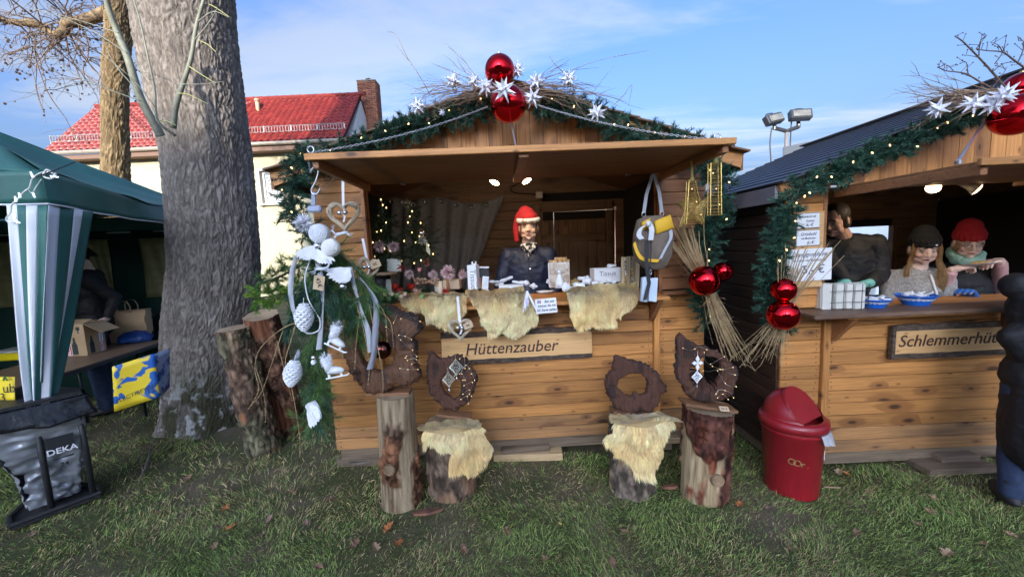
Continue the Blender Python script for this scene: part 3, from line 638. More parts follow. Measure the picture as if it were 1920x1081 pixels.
def hut(o, rz, hw, z0, cz, pitch, ox0, ox1, oz, eave, apex, depth, label, side_mat, side_left=True, ovx=.15, ovf=.24, seed=1, back_open=None, metal_roof=False, canopy=None, group='market huts'):
    random.seed(seed)
    H = empty('market_hut', o, rz, label, 'market hut', group)
    tn = (apex-eave)/(hw+ovx); up = lambda x: apex-abs(x)*tn-.06      # underside of the roof
    a = math.atan(tn)
    # dark core behind the boards so the joints read dark
    c = MB()
    c.box((0, .030, (z0+cz)/2), (2*hw-.02, .012, cz-z0-.02))
    for s in (-1, 1):
        xx0, xx1 = (-hw+.01, ox0) if s < 0 else (ox1, hw-.01)
        c.prism([(xx0, cz), (xx1, cz), (xx1, oz), (xx0, oz)], .012, o=(0, .026, 0))
    xc = min(hw-.03, (apex-.06-oz-.04)/tn)
    c.prism([(-xc, oz+.02), (xc, oz+.02), (xc, up(xc)-.01), (0, up(0)-.01), (-xc, up(xc)-.01)], .012, o=(0, .026, 0))
    c.obj('backing', BLACKSEAM, H)
    # lower front boards, split by the upright trims
    for (za, zb) in rows(z0, cz-.02, pitch):
        for xa, xb in ((-hw, ox0), (ox0+.045, ox1-.045 if ox1 < hw-.05 else hw), (ox1, hw)):
            if xb-xa > .05: plank(H, xa, xb, 0, za+GAP/2, zb-GAP/2, PINED if za < z0+pitch*1.5 else PINE)
    for x in (ox0+.0225, ox1-.0225):
        _piece(H, 'upright_trim', (x, -.004, (z0+cz)/2-.01), (.045, .045, cz-z0-.02), PINEV, None, .004)
    # upper boards beside the opening
    for xa, xb in ((-hw, ox0), (ox1, hw)):
        if xb-xa < .05: continue
        for (za, zb) in rows(cz+.02, min(oz+.02, up(hw)+.02), pitch):
            plank(H, xa, xb, -.004, za+GAP/2, zb-GAP/2, REDP if xa > 0 else PINE)
    for x in (ox0-.012, ox1+.012): _piece(H, 'opening_trim', (x, .035, (cz+oz)/2), (.024, .09, oz-cz), REDP, None, .003)
    for s in (-1, 1): _piece(H, 'corner_post', (s*(hw-.02), .055, (z0+up(hw))/2), (.045, .045, up(hw)-z0-.02), PINEV, None, .004)
    nm = MB()
    for (za, zb) in rows(z0, cz-.02, pitch):
        for x in (-hw+.03, ox0-.03, ox0+.075, ox1-.075, ox1+.03, hw-.03):
            if x < hw:
                for dz in (.28, .72): nm.box((x+ru(-.006, .006), -.0015, za+(zb-za)*dz), (.006, .003, .006))
    nm.obj('nail_heads', LET0, H, kind='stuff')
    # gable boards, upright
    nb = round(2*hw/.096); wb = 2*hw/nb
    for i in range(nb):
        xa = -hw+i*wb; xb = xa+wb; xm = (xa+xb)/2; zl = oz+.02
        pl = [(xa+GAP/2, zl), (xb-GAP/2, zl), (xb-GAP/2, up(xb))] + ([(0, up(0))] if xa < 0 < xb else []) + [(xa+GAP/2, up(xa))]
        if min(up(xa), up(xb)) - zl < .01: continue
        mb = MB(); mb.prism([(x-xm, z-zl) for x, z in pl], .02); me = mb.mesh('plank', PINEV); link('plank', me, H, (xm, -.006+ru(-.0015, .0015), zl))
    # counter
    _piece(H, 'counter_top', ((ox0+ox1)/2, .06, cz-.0125), (ox1-ox0+.0, .52, .025), PINE, None, .004)
    for xa, xb in ((-hw, ox0-.001), (ox1+.001, hw)):
        if xb-xa > .05: _piece(H, 'ledge', ((xa+xb)/2, -.03, cz), (xb-xa, .10, .024), REDP, None, .004)
    for x in (ox0+.06, (ox0+ox1)/2, ox1-.06):
        mb = MB(); mb.prism([(-.19, cz-.027), (0, cz-.027), (0, cz-.2), (-.03, cz-.2)], .03, rotm(rz=-pi/2)); mb.v = [(v[0]*1, v[1], v[2]) for v in mb.v]
        mb = MB(); mb.add([(x-.015, -.19, cz-.027), (x-.015, -.03, cz-.027), (x-.015, -.03, cz-.2), (x+.015, -.19, cz-.027), (x+.015, -.03, cz-.027), (x+.015, -.03, cz-.2)], [(0, 1, 2), (5, 4, 3), (0, 3, 4, 1), (1, 4, 5, 2), (2, 5, 3, 0)])
        mb.obj('bracket', REDP, H)
    # side walls
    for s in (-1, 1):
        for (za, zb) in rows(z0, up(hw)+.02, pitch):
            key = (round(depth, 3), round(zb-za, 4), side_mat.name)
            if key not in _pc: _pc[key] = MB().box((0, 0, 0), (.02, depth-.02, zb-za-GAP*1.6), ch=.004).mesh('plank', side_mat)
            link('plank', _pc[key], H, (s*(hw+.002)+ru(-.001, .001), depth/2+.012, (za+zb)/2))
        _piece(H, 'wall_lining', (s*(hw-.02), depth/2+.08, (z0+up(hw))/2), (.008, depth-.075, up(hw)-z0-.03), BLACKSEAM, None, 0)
    # floor, base beam
    _piece(H, 'floor', (0, depth/2+.02, z0+.012), (2*hw-.06, depth-.1, .02), GREYW, None, 0)
    _piece(H, 'base_beam', (0, .045, z0-.045), (2*hw-.04, .06, .085), GREYW, None, .004)
    for s in (-1, 1): _piece(H, 'base_beam', (s*(hw-.05), depth/2+.1, z0-.045), (.06, depth-.14, .085), GREYW, None, .004)
    # inner back wall
    yb = depth
    xs = [(-hw, hw)] if not back_open else None
    if back_open:
        bx0, bx1, bz0, bz1 = back_open
        for (za, zb) in rows(z0, up(hw)+.02, pitch*1.2):
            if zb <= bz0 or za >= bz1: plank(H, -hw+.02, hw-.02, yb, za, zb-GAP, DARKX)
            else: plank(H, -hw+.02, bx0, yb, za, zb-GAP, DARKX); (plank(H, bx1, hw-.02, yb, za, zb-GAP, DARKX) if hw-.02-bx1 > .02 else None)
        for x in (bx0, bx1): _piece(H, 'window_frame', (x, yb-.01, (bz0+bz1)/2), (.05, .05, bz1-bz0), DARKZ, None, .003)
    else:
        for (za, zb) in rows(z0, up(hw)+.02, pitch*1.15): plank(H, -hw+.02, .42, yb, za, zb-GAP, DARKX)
    mb = MB()
    if back_open:
        for a_, b_, c_, d_ in [(-hw, bx0, z0, up(hw)), (bx1, hw, z0, up(hw)), (bx0, bx1, z0, bz0), (bx0, bx1, bz1, up(hw))]: mb.box(((a_+b_)/2, yb+.04, (c_+d_)/2), (b_-a_, .012, d_-c_))
    else: mb.box((0, yb+.04, (z0+up(hw))/2+.03), (2*hw, .012, up(hw)-z0+.06))
    mb.obj('backing', BLACKSEAM, H)
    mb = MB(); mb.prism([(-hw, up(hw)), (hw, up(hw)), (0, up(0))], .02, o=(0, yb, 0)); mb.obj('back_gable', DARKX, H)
    # roof: panels, rake boards
    L = (hw+ovx)/cos(a)
    for s in (-1, 1):
        cx = s*(hw+ovx)/2; cz_ = apex-(hw+ovx)/2*tn-.045
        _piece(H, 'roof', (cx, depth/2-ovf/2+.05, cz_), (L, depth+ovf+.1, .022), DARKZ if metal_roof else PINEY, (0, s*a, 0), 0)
        mb = MB(); e = hw+ovx
        pts = [(0, apex-.005), (s*e, eave-.005), (s*(e-.025), eave-.105), (0, apex-.105/cos(a))]
        if s > 0: pts = pts[::-1]
        mb.prism(pts, .022, o=(0, -ovf-.024, 0)); mb.obj('rake_board', PINE, H)
        mb = MB(); mb.prism([(s*(e-.01), eave-.02), (s*(e+.01), eave-.02), (s*(e+.01), eave-.12), (s*(e-.01), eave-.12)][::(1 if s < 0 else -1)], depth+ovf+.05, o=(0, -ovf, 0))
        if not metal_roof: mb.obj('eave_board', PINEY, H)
        else: mb.obj('eave_flashing', mat('flashing_%d' % s, (.26, .24, .27), (.20, .18, .20), 5, rough=.5, metal=.2), H)
        nc = 15
        for i in range(nc):
            d0 = L*(i)/nc; yy0 = -ovf-.03; mb = MB()
            mb.box((0, 0, 0), (L/nc+.025, depth+ovf+.15, .014), ch=.003); me = mb.mesh('roof_course', ROOFM if metal_roof else DARKZ)
            dm = d0+L/nc/2-.0; x = s*dm*cos(a); z = apex-dm*sin(a)-.018+.012
            link('roof_course', me, H, (x, (depth-ovf)/2, z), (0, s*(a-R_(4.5)), 0))
    _piece(H, 'ridge_cap', (0, (depth-ovf)/2, apex+.012), (.09, depth+ovf+.16, .016), ROOFM if metal_roof else DARKZ, None, .003)
    # canopy flap, hinged above the opening, held level
    if canopy:
        x0, x1, cl_, zz, tilt = canopy
        n_ = 3
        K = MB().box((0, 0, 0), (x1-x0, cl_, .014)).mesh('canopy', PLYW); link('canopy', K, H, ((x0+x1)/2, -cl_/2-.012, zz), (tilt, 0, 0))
        q = tag(_piece(H, 'canopy_edge', ((x0+x1)/2, -cl_-.012, zz-tilt*cl_/2-.0), (x1-x0+.06, .022, .032), PINE, None, .003))
        for x in (x0+.012, x1-.012): _piece(H, 'canopy_batten', (x, -cl_/2-.014, zz-.03), (.03, cl_-.03, .045), REDP, (tilt, 0, 0), .003)
        _piece(H, 'canopy_batten', ((x0+x1)/2, -cl_/2-.014, zz-.022), (.05, cl_-.04, .028), REDP, (tilt, 0, 0), .003)
        for x in (x0+.25, x1-.25): _piece(H, 'hinge', (x, -.03, zz-.012), (.03, .05, .008), MT['galvanised_guard'], None, 0)
    return H
ROOFM = mat('dark_roof_sheet', (.030, .030, .040), (.045, .045, .055), 8, rough=.5, spec=.5)
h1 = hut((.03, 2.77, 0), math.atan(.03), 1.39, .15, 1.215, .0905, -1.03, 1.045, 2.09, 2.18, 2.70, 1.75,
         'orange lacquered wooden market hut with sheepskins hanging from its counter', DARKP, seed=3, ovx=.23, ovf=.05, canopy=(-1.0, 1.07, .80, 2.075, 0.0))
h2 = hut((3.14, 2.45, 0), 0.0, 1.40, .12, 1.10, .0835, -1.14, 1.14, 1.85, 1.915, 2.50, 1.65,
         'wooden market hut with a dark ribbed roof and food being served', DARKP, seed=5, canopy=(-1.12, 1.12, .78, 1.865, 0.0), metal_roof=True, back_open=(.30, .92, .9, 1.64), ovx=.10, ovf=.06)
# deeper counter shelf of the right hut
_piece(h2, 'counter_shelf', (-.1, -.11, 1.10), (2.52, .22, .026), mat('worn_shelf', (.17, .10, .065), (.10, .055, .035), 6, (1, 12, 1), rough=.5, bump=.3), None, .005)
# back door of the left hut
M1 = Matrix.Translation(h1.location) @ Euler(h1.rotation_euler).to_matrix().to_4x4()
def L1(x, y, z): return M1 @ Vc((x, y, z))
dr = empty('door', (.76, 1.72, .17)); dr.parent = h1
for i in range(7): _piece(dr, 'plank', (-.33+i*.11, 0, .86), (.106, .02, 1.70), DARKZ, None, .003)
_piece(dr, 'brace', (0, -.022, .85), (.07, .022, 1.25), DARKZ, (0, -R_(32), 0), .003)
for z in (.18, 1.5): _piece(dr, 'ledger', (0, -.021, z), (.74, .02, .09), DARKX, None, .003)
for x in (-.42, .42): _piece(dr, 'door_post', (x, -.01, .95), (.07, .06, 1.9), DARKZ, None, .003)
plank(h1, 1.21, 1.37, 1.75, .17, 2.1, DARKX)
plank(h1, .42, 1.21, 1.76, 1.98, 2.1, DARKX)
# timber blocks the huts stand on
def block(px, py, w, h, d, y, mt, label, z=0):
    p = G(px, py); mb = MB(); mb.box((p.x, y, z+h/2), (w, d, h), rotm(rz=ru(-.06, .06)), ch=.004); mb.obj('timber_block', mt, label=label, cat='block', group='timber blocks under the huts')
PB = wood('pale_block', (.48, .34, .18), (.32, .20, .10), 0, rough=.7, knot=.3)
block(992, 876, .52, .055, .16, 2.80, PB, 'pale timber block under the front of the left hut')
block(985, 858, .36, .045, .16, 2.82, GREYW, 'grey timber packer lying on the pale block under the left hut', .055)
block(690, 865, .42, .065, .14, 2.82, GREYW, 'weathered block under the left front corner of the sheepskin hut')
block(1240, 860, .26, .06, .14, 2.86, GREYW, 'small grey block under the hut behind the tall reddish stump')
block(1262, 850, .14, .045, .14, 2.84, PB, 'small pale packer under the hut behind the tall reddish stump', .06)
block(1765, 868, .46, .045, .18, 2.42, GREYW, 'grey timber block under the front of the right hut')
block(1745, 850, .26, .04, .14, 2.47, GREYW, 'short timber packer under the base of the right hut', .045)
# ================================================================== SIGNS
LET = mat('burnt_lettering', (.055, .022, .014), rough=.6)
BARKE = mat('board_bark_edge', (.15, .105, .08), (.055, .035, .025), 20, (1, 1, 2.5), rough=.95, bump=1.2, bscale=70)
def live_sign(H, x0, x1, z0, z1, y, txt, tsize, tx, tz, label, cat, tilt=0, bot=True, end=False, shear=.22, ws=1.0):
    o = empty('sign', tuple(Matrix.Translation(H.location) @ Euler(H.rotation_euler).to_matrix().to_4x4() @ Vc(((x0+x1)/2, y, z0))), H.rotation_euler.z, label, cat)
    w_ = x1-x0; h_ = z1-z0; e = .030
    mb = MB(); mb.box((0, 0, h_/2), (w_, .028, h_-2*e if bot else h_-e), ch=.003); mb.obj('board', PALEW, o)
    for top in ((1, 0) if bot else (1,)):
        mb = MB(); n_ = 40; vs = []; 
        for i in range(n_+1):
            x = -w_/2+w_*i/n_; wz = fbm([[x*9, top*5.0, 1.0]], 3, 4)[0]*.018; wz2 = fbm([[x*16, top*9.0, 7.0]], 3, 6)[0]*.014
            if top: zi, zo = h_-e-.001-wz2*.6, h_-.008+wz
            else: zi, zo = e+.001+wz2*.6, .008-wz
            vs += [(x, -.017, zi), (x, -.010+wz2*.3, zo), (x, .014, zo), (x, .014, zi)]
        fs = [(i*4+j, i*4+(j+1) % 4, (i+1)*4+(j+1) % 4, (i+1)*4+j) for i in range(n_) for j in range(4)] + [(0, 1, 2, 3), (n_*4+3, n_*4+2, n_*4+1, n_*4)]
        mb.add(vs, fs); mb.obj('bark_edge', BARKE, o)
    if end: mb = MB(); mb.box((-w_/2-.012, 0, h_/2), (.022, .032, h_-.004), ch=.004); mb.obj('bark_end', BARKE, o)
    mtx = face_mtx((tx, -.0145, tz), (1, 0, tilt), (0, 0, 1)); t = text_obj(txt, tsize, LET, o, mtx, shear=shear, ext=.0012, world=False, bold=.0008, wscale=ws); t['label'] = 'dark brown slanted lettering reading ' + txt
    for sx in (-1, 1): s_ = MB(); s_.lathe([(.005, 0), (.004, .002)], (sx*(w_/2-.05), -.015, h_*.6), 8, rotm(rx=pi/2)); s_.obj('screw', MT['galvanised_guard'], o)
    return o
live_sign(h1, -.56, .535, .765, 1.00, -.03, 'Hüttenzauber', .120, -.045, .108, 'wooden sign with bark edge lettered Hüttenzauber on the left hut', 'sign', ws=1.0)
live_sign(h2, -.69, 1.0, .765, .985, -.03, 'Schlemmerhütte', .108, -.475, .115, 'wooden sign with bark edges lettered Schlemmerhütte on the right hut', 'sign', end=True)
# ================================================================== GARLANDS
NEEDLE = colmat('needle', .55)
def garland(path, dens, blen, label, group, cols=((.028, .085, .055), (.050, .125, .078), (.020, .060, .040)), nl=.030, seed=2, spread=1.0, rad=.0, npb=46, wn=.0030, cat='garland', name='garland', parent=None, fwd=.45, droop=0):
    rng = np.random.default_rng(seed); pts = bez(path, 10); a = np.array([tuple(p) for p in pts]); L = len(a)
    seg = np.linalg.norm(np.diff(a, axis=0), axis=1); cum = np.concatenate([[0], np.cumsum(seg)]); nb = int(cum[-1]*dens)
    s = rng.random(nb)*cum[-1]; ix = np.clip(np.searchsorted(cum, s)-1, 0, L-2); f = ((s-cum[ix])/(seg[ix]+1e-9))[:, None]
    c = a[ix]*(1-f)+a[ix+1]*f; tg = (a[ix+1]-a[ix])/(seg[ix][:, None]+1e-9)
    r = rng.normal(size=(nb, 3)); r -= (r*tg).sum(1)[:, None]*tg; r /= np.linalg.norm(r, axis=1)[:, None]
    d = r*spread + tg*rng.normal(0, .6, (nb, 1)) ; d[:, 2] -= droop; d /= np.linalg.norm(d, axis=1)[:, None]
    ln = blen*rng.uniform(.6, 1.2, (nb, 1)); c = c + r*rad*rng.random((nb, 1))
    t = rng.random((nb, npb, 1))**.8; base = c[:, None]+d[:, None]*ln[:, None]*t
    rr = rng.normal(size=(nb, npb, 3)); rr -= (rr*d[:, None]).sum(2)[..., None]*d[:, None]; rr /= np.linalg.norm(rr, axis=2)[..., None]
    nd = rr*.8+d[:, None]*(fwd+.5*t); nd /= np.linalg.norm(nd, axis=2)[..., None]
    tip = base+nd*nl*rng.uniform(.7, 1.15, (nb, npb, 1))
    Vv, F = spikes(base.reshape(-1, 3), tip.reshape(-1, 3), wn)
    cols = np.array(cols); cc = cols[rng.integers(0, len(cols), nb)][:, None]*rng.uniform(.7, 1.35, (nb, npb, 1)); cc = np.repeat(cc.reshape(-1, 3), 3, 0)
    if parent is None:
        root = empty(name, tuple(a.mean(0)*[1, 1, 0]+[0, 0, a[:, 2].min()]), 0, label, cat, group)
    else: root = parent
    npmesh('needles', Vv, F, NEEDLE, parent=root, world=1, col=cc, kind='stuff')
    mb = MB(); mb.tube(pts, .006, 5)
    for i in range(nb): mb.tube([c[i], c[i]+d[i]*ln[i]], .0016, 3, caps=False)
    mb.obj('stem', mat('garland_wire', (.05, .06, .035), rough=.8) if 'garland_wire' not in MT else MT['garland_wire'], root, world=1)
    return root, pts
g1c = [P(925, 195, 2.62), P(850, 216, 2.62), P(760, 245, 2.62), P(690, 270, 2.62), P(620, 290, 2.62), P(575, 303, 2.62)]
g1d = [P(585, 285, 2.46), P(560, 322, 2.46), P(548, 360, 2.46), P(556, 405, 2.46), P(575, 445, 2.46)]
g1r = [P(1012, 195, 2.63), P(1085, 207, 2.63), P(1160, 240, 2.63), P(1240, 260, 2.64), P(1330, 288, 2.64)]
g1s = [P(1310, 300, 2.56), P(1352, 340, 2.56), P(1345, 400, 2.58), P(1322, 455, 2.60), P(1325, 510, 2.62), P(1322, 565, 2.64), P(1322, 600, 2.64)]
g2c = [P(1860, 195, 2.31), P(1790, 225, 2.31), P(1720, 255, 2.31), P(1640, 290, 2.31), P(1570, 322, 2.31), P(1510, 345, 2.31)]
g2s = [P(1505, 345, 2.17), P(1478, 385, 2.18), P(1466, 430, 2.2), P(1455, 480, 2.2), P(1450, 520, 2.2), P(1448, 570, 2.22), P(1462, 625, 2.24)]
GG = 'artificial fir garlands on the huts'
gl = []
for i, (pth, dn, bl_, lab) in enumerate([(g1c, 170, .105, 'fir garland on the left roof slope of the sheepskin hut'), (g1d, 150, .12, 'fir garland hanging at the left eave of the sheepskin hut'),
    (g1r, 170, .105, 'fir garland on the right roof slope of the sheepskin hut'), (g1s, 150, .11, 'fir garland hanging down the right side of the sheepskin hut'),
    (g2c, 190, .085, 'fir garland along the front gable of the dark roofed hut'), (g2s, 170, .085, 'fir garland hanging down the left corner of the dark roofed hut')]):
    gl.append(garland(pth, dn*1.7, bl_, lab, GG, seed=10+i, wn=.0042, npb=70, nl=.034))
BULB = mat('warm_bulb', (1, .62, .22), emit=2.2); BULBG = mat('bulb_socket', (.03, .05, .03), rough=.6); COOL = mat('cool_bulb', (.75, .85, 1.0), rough=.2, emit=.6)  # the cool tent bulbs get a faint added glow
bulbme = MB().sphere((0, 0, 0), (.0036, .0036, .0065), 8, 6).mesh('bulb', BULB, True)
def lights(pts, offs, label, n, dy, seed, group='warm fairy lights on the garlands', r=.03):
    random.seed(seed); a = [Vector(p) for p in pts]; root = empty('fairy_lights', a[0], 0, label, 'string lights', group); mb = MB(); c = []
    for i in range(n):
        t = (i+.5+ru(-.3, .3))/n*(len(a)-1); k = min(int(t), len(a)-2); p = a[k].lerp(a[k+1], t-k)+Vc((ru(-r, r), dy+ru(-.01, .01), ru(-r*1.3, r))); c.append(p)
        link('bulb', bulbme, root, p-Vector(root.location), (ru(-1, 1), ru(-1, 1), 0))
    mb.tube(bez([a[0]]+c, 3), .0014, 4); mb.obj('cable', BULBG, root, world=1)
for (r_, p_), n_, dy, lab in zip(gl, (9, 5, 8, 7, 10, 12), (-.075, -.085, -.075, -.08, -.07, -.07), ('sheepskin hut left slope', 'sheepskin hut left eave', 'sheepskin hut right slope', 'sheepskin hut right side', 'dark roofed hut gable', 'dark roofed hut corner')):
    lights(p_, 0, 'warm fairy lights in the fir garland on the '+lab, n_, dy, n_)
# ================================================================== ROOF DECORATION
REDM = mat('red_mirror_ball', (.62, .012, .02), rough=.045, metal=1.0); GOLDC = mat('gold_cap', (.7, .5, .2), rough=.25, metal=1)
def bauble(c, r, label, mt=None, group='shiny red Christmas balls', cap=None, name='bauble', cat='bauble', rz=1.0, seg=40):
    root = empty(name, Vector(c)-Vc((0, 0, r)), 0, label, cat, group)
    MB().sphere(c, (r, r, r*rz), seg, seg*2//3).obj('ball', mt or REDM, root, True, world=1)
    cd = Vector(cap or (0, 0, 1)).normalized(); rot = cd.to_track_quat('Z', 'Y').to_matrix()
    mb = MB(); mb.lathe([(r*.13, -r*.04), (r*.13, r*.10), (r*.05, r*.13)], Vector(c)+cd*r, 12, rot); mb.obj('cap', GOLDC, root, world=1)
    return root
bauble(P(937, 132, 2.50), .092, 'shiny red ball topmost above the ridge of the sheepskin hut')
bauble(P(953, 195, 2.42), .108, 'larger red ball with a white star in front at the ridge of the sheepskin hut', cap=(0, 1, .4))
bauble(P(1915, 165, 2.22), .082, 'red ball upper of the two above the dark roofed hut')
bauble(P(1905, 215, 2.10), .104, 'red ball lower and larger of the two on the dark roofed hut gable', cap=(0, 1, .3))
bauble(P(1321, 526, 2.42), .095, 'big red ball in front of the straw broom at the corner of the sheepskin hut', cap=(.6, .6, .3))
bauble(P(1355, 509, 2.52), .064, 'smaller red ball behind the big one at the corner of the sheepskin hut', cap=(-.6, .5, 0))
bauble(P(1469, 543, 2.12), .065, 'red ball upper of the pair at the corner of the dark roofed hut', cap=(0, 0, -1))
bauble(P(1468, 590, 2.12), .084, 'red ball lower of the pair at the corner of the dark roofed hut')
STAR = mat('white_star_paper', (.80, .80, .86), rough=.5, sss=.1)
def star_mesh(seed):
    random.seed(seed); mb = MB(); dirs = []
    n_ = 18
    for i in range(n_):
        z = 1-2*(i+.5)/n_; a = i*2.39996; dirs.append(Vc((math.sqrt(1-z*z)*cos(a), math.sqrt(1-z*z)*sin(a), z)))
    R0 = Euler((random.random()*6, random.random()*6, 0)).to_matrix()
    for d in dirs:
        d = R0 @ d; u = d.orthogonal().normalized(); v = d.cross(u); b = .26; L = ru(.85, 1.05)
        vs = [d*.18+(u*cos(k*pi/2)+v*sin(k*pi/2))*b*.8 for k in range(4)] + [d*L]; mb.add(vs, [(0, 1, 4), (1, 2, 4), (2, 3, 4), (3, 0, 4), (3, 2, 1, 0)])
    return mb.mesh('star', STAR)
SM = [star_mesh(i) for i in range(4)]
for i, (x, y, d, r, lab) in enumerate([(850, 152, 2.5, .068, 'white paper star leftmost among the ridge twigs'), (888, 152, 2.5, .064, 'white paper star half behind another left of the red balls'), (909, 162, 2.42, .066, 'white paper star touching the left of the red balls'),
    (945, 168, 2.27, .080, 'white paper star in front of the two red ridge balls'), (969, 132, 2.56, .062, 'white paper star beside the topmost red ball'), (1005, 153, 2.46, .068, 'white paper star upper one right of the red balls'),
    (998, 183, 2.40, .068, 'white paper star low beside the larger red ball'), (1066, 148, 2.5, .068, 'white paper star at the right end of the ridge twigs'), (1118, 211, 2.43, .064, 'white paper star on the right garland and chain'),
    (783, 199, 2.46, .062, 'white paper star low on the left garland'), (829, 211, 2.50, .026, 'tiny white star deep in the left garland'),
    (1758, 204, 2.1, .060, 'white paper star at the left end on the dark roofed hut'), (1826, 195, 2.08, .066, 'white paper star second from the left on the dark roofed hut'), (1861, 196, 2.04, .066, 'white paper star third from the left on the dark roofed hut'), (1883, 178, 2.0, .068, 'white paper star in front of the red balls on the dark roofed hut')]):
    o = link('star', SM[i % 4], None, P(x, y, d), (i*.7, i*1.3, i)); o.scale = (r, r, r); tag(o, lab, 'star', 'white paper stars')
TWG = mat('dry_birch_twig', (.36, .25, .16), (.20, .12, .08), 9, rough=.8)
def twigs(c, spec, label, seed, r=.0028, group='twig bundles on the hut roofs', cat='twigs', mt=None, name='twig_bundle', sub=3):
    random.seed(seed); mb = MB(); c = Vector(c)
    for (n_, d0, d1, l0, l1, curve) in spec:
        for i in range(n_):
            t = random.random(); d = Vector(d0).lerp(Vector(d1), t); d = (d+Vc((rg_(0, .06), rg_(0, .12), rg_(0, .07)))).normalized(); L = ru(l0, l1)
            p = c + Vc((rg_(0, .05), rg_(0, .03), rg_(0, .018))); pts = [p]; k = 7
            for j in range(k):
                d = (d+Vc((rg_(0, .10), rg_(0, .06), rg_(0, .09)+curve))).normalized(); pts.append(pts[-1]+d*L/k)
            mb.tube(pts, [r*(1-.75*j/k) for j in range(k+1)], 4, caps=False)
            for q_ in range(sub):
                j = random.randint(2, k-1); dd = (d+Vc((rg_(0, .35), rg_(0, .3), rg_(0, .4)))).normalized(); l2 = L*ru(.12, .35); m_ = pts[j]+dd*l2*.5+Vc((0, 0, rg_(0, .01)))
                mb.tube([pts[j], m_, m_+(dd+Vc((rg_(0, .2), 0, rg_(0, .2)))).normalized()*l2*.5], [r*.55, r*.4, r*.2], 3, caps=False)
    return mb.obj(name, mt or TWG, label=label, cat=cat, group=group)
twigs(P(930, 172, 2.52), [(24, (-1, 0, .12), (-1, 0, .30), .28, .62, -.045), (9, (-1, 0, .0), (-1, 0, .12), .3, .62, -.03), (6, (-.8, 0, .5), (-.6, 0, .6), .2, .4, -.03)], 'dry birch twigs fanning left from the ridge of the sheepskin hut', 3)
twigs(P(975, 170, 2.52), [(25, (1, 0, .09), (1, 0, .24), .30, .66, -.05), (9, (1, 0, .0), (1, 0, .12), .3, .72, -.07), (6, (.8, 0, .5), (.5, 0, .7), .2, .36, -.05)], 'dry birch twigs fanning right from the ridge of the sheepskin hut', 4)
mb = MB()
for pp in ([(805, 175), (785, 140), (765, 110), (748, 75), (738, 62), (725, 60)], [(800, 165), (775, 125), (755, 100), (742, 84)], [(1150, 198), (1170, 178), (1185, 160), (1178, 200)], [(1060, 140), (1040, 120), (1030, 105)]):
    q = bez([P(x, y, 2.5) for x, y in pp], 5); mb.tube(q, [.003*(1-.7*i/len(q)) for i in range(len(q))], 4)
mb.obj('long_twigs', TWG, label='few long bent twigs sticking up above the ridge of the sheepskin hut', cat='twigs')
twigs(P(1868, 180, 2.2), [(38, (-1, 0, .02), (-1, 0, .22), .25, .5, -.02)], 'dry birch twigs fanning left on the dark roofed hut', 8)
BT = mat('budding_branch', (.17, .11, .085), (.10, .07, .055), 8, rough=.8)
mb = MB()
for pp, r_ in [([(1885, 165), (1860, 135), (1835, 108), (1805, 78), (1790, 68)], .006), ([(1868, 170), (1840, 155), (1810, 138), (1775, 133), (1760, 127)], .005), ([(1925, 130), (1900, 112), (1880, 98), (1850, 95), (1830, 92)], .005), ([(1865, 120), (1880, 98), (1886, 75)], .003), ([(1835, 108), (1838, 78), (1850, 66)], .003),
    ([(1830, 92), (1845, 72), (1851, 66)], .0025), ([(1860, 135), (1885, 118), (1915, 118)], .003), ([(1815, 138), (1812, 118), (1803, 115)], .0025), ([(1880, 98), (1872, 85), (1857, 80)], .0025), ([(1860, 165), (1880, 140), (1888, 125)], .0025), ([(1908, 118), (1918, 95), (1919, 78), (1910, 77)], .003), ([(1835, 108), (1815, 104), (1809, 105)], .002), ([(1788, 68+65), (1775, 122), (1760, 127)], .002)]:
    q = bez([P(x, y, 2.2) for x, y in pp], 4); mb.tube(q, [r_*(1-.6*i/len(q)) for i in range(len(q))], 5)
    for p in q[2:]:
        if random.random() < .6: e = p+Vc((rg_(0, .02), rg_(0, .015), ru(.0, .04))); mb.tube([p, e], .0015, 3); mb.sphere(e, .0035, 5, 4)
mb.obj('budding_branch', BT, label='bare budding branches sticking up above the dark roofed hut', cat='branch')
# chains and stay
STEEL = mat('bright_steel', (.62, .62, .64), rough=.28, metal=1)
lk = MB(); q = [Vc((cos(t)*.0045, 0, sin(t)*.009)) for t in lsp(0, 2*pi, 11)]; lk.tube(q, .0016, 5, caps=False); lkme = lk.mesh('link', STEEL, True)
def chain(a, b, sag, label, ring=True):
    a = Vector(a); b = Vector(b); L = (b-a).length; n_ = int(L/.015); root = empty('chain', a, 0, label, 'chain', 'steel chains holding the canopies')
    for i in range(n_+1):
        t = i/n_; p = a.lerp(b, t)-Vc((0, 0, sag*4*t*(1-t))); d = (b-a).normalized(); d.z -= sag*4*(1-2*t)/L; e = d.to_track_quat('Z', 'Y').to_euler(); o = link('link', lkme, root, p-a, e)
        if i % 2: o.rotation_euler = (d.to_track_quat('Z', 'Y') @ Euler((0, 0, pi/2)).to_quaternion()).to_euler()
    if ring: mb = MB(); mb.tube([a+Vc((cos(t)*.016, 0, sin(t)*.016+.014)) for t in lsp(0, 2*pi, 15)], .003, 6, caps=False); mb.obj('ring', STEEL, root, True, world=1)
chain(P(583, 286, 1.97), P(912, 201, 2.40), .03, 'steel chain from the left canopy corner up to the ridge of the sheepskin hut')
chain(P(1345, 262, 2.0), P(1005, 196, 2.42), .03, 'steel chain from the right canopy corner up to the ridge of the sheepskin hut')
chain(P(969, 283, 2.02), P(958, 228, 2.70), .0, 'short steel chain at the middle of the canopy front', False)
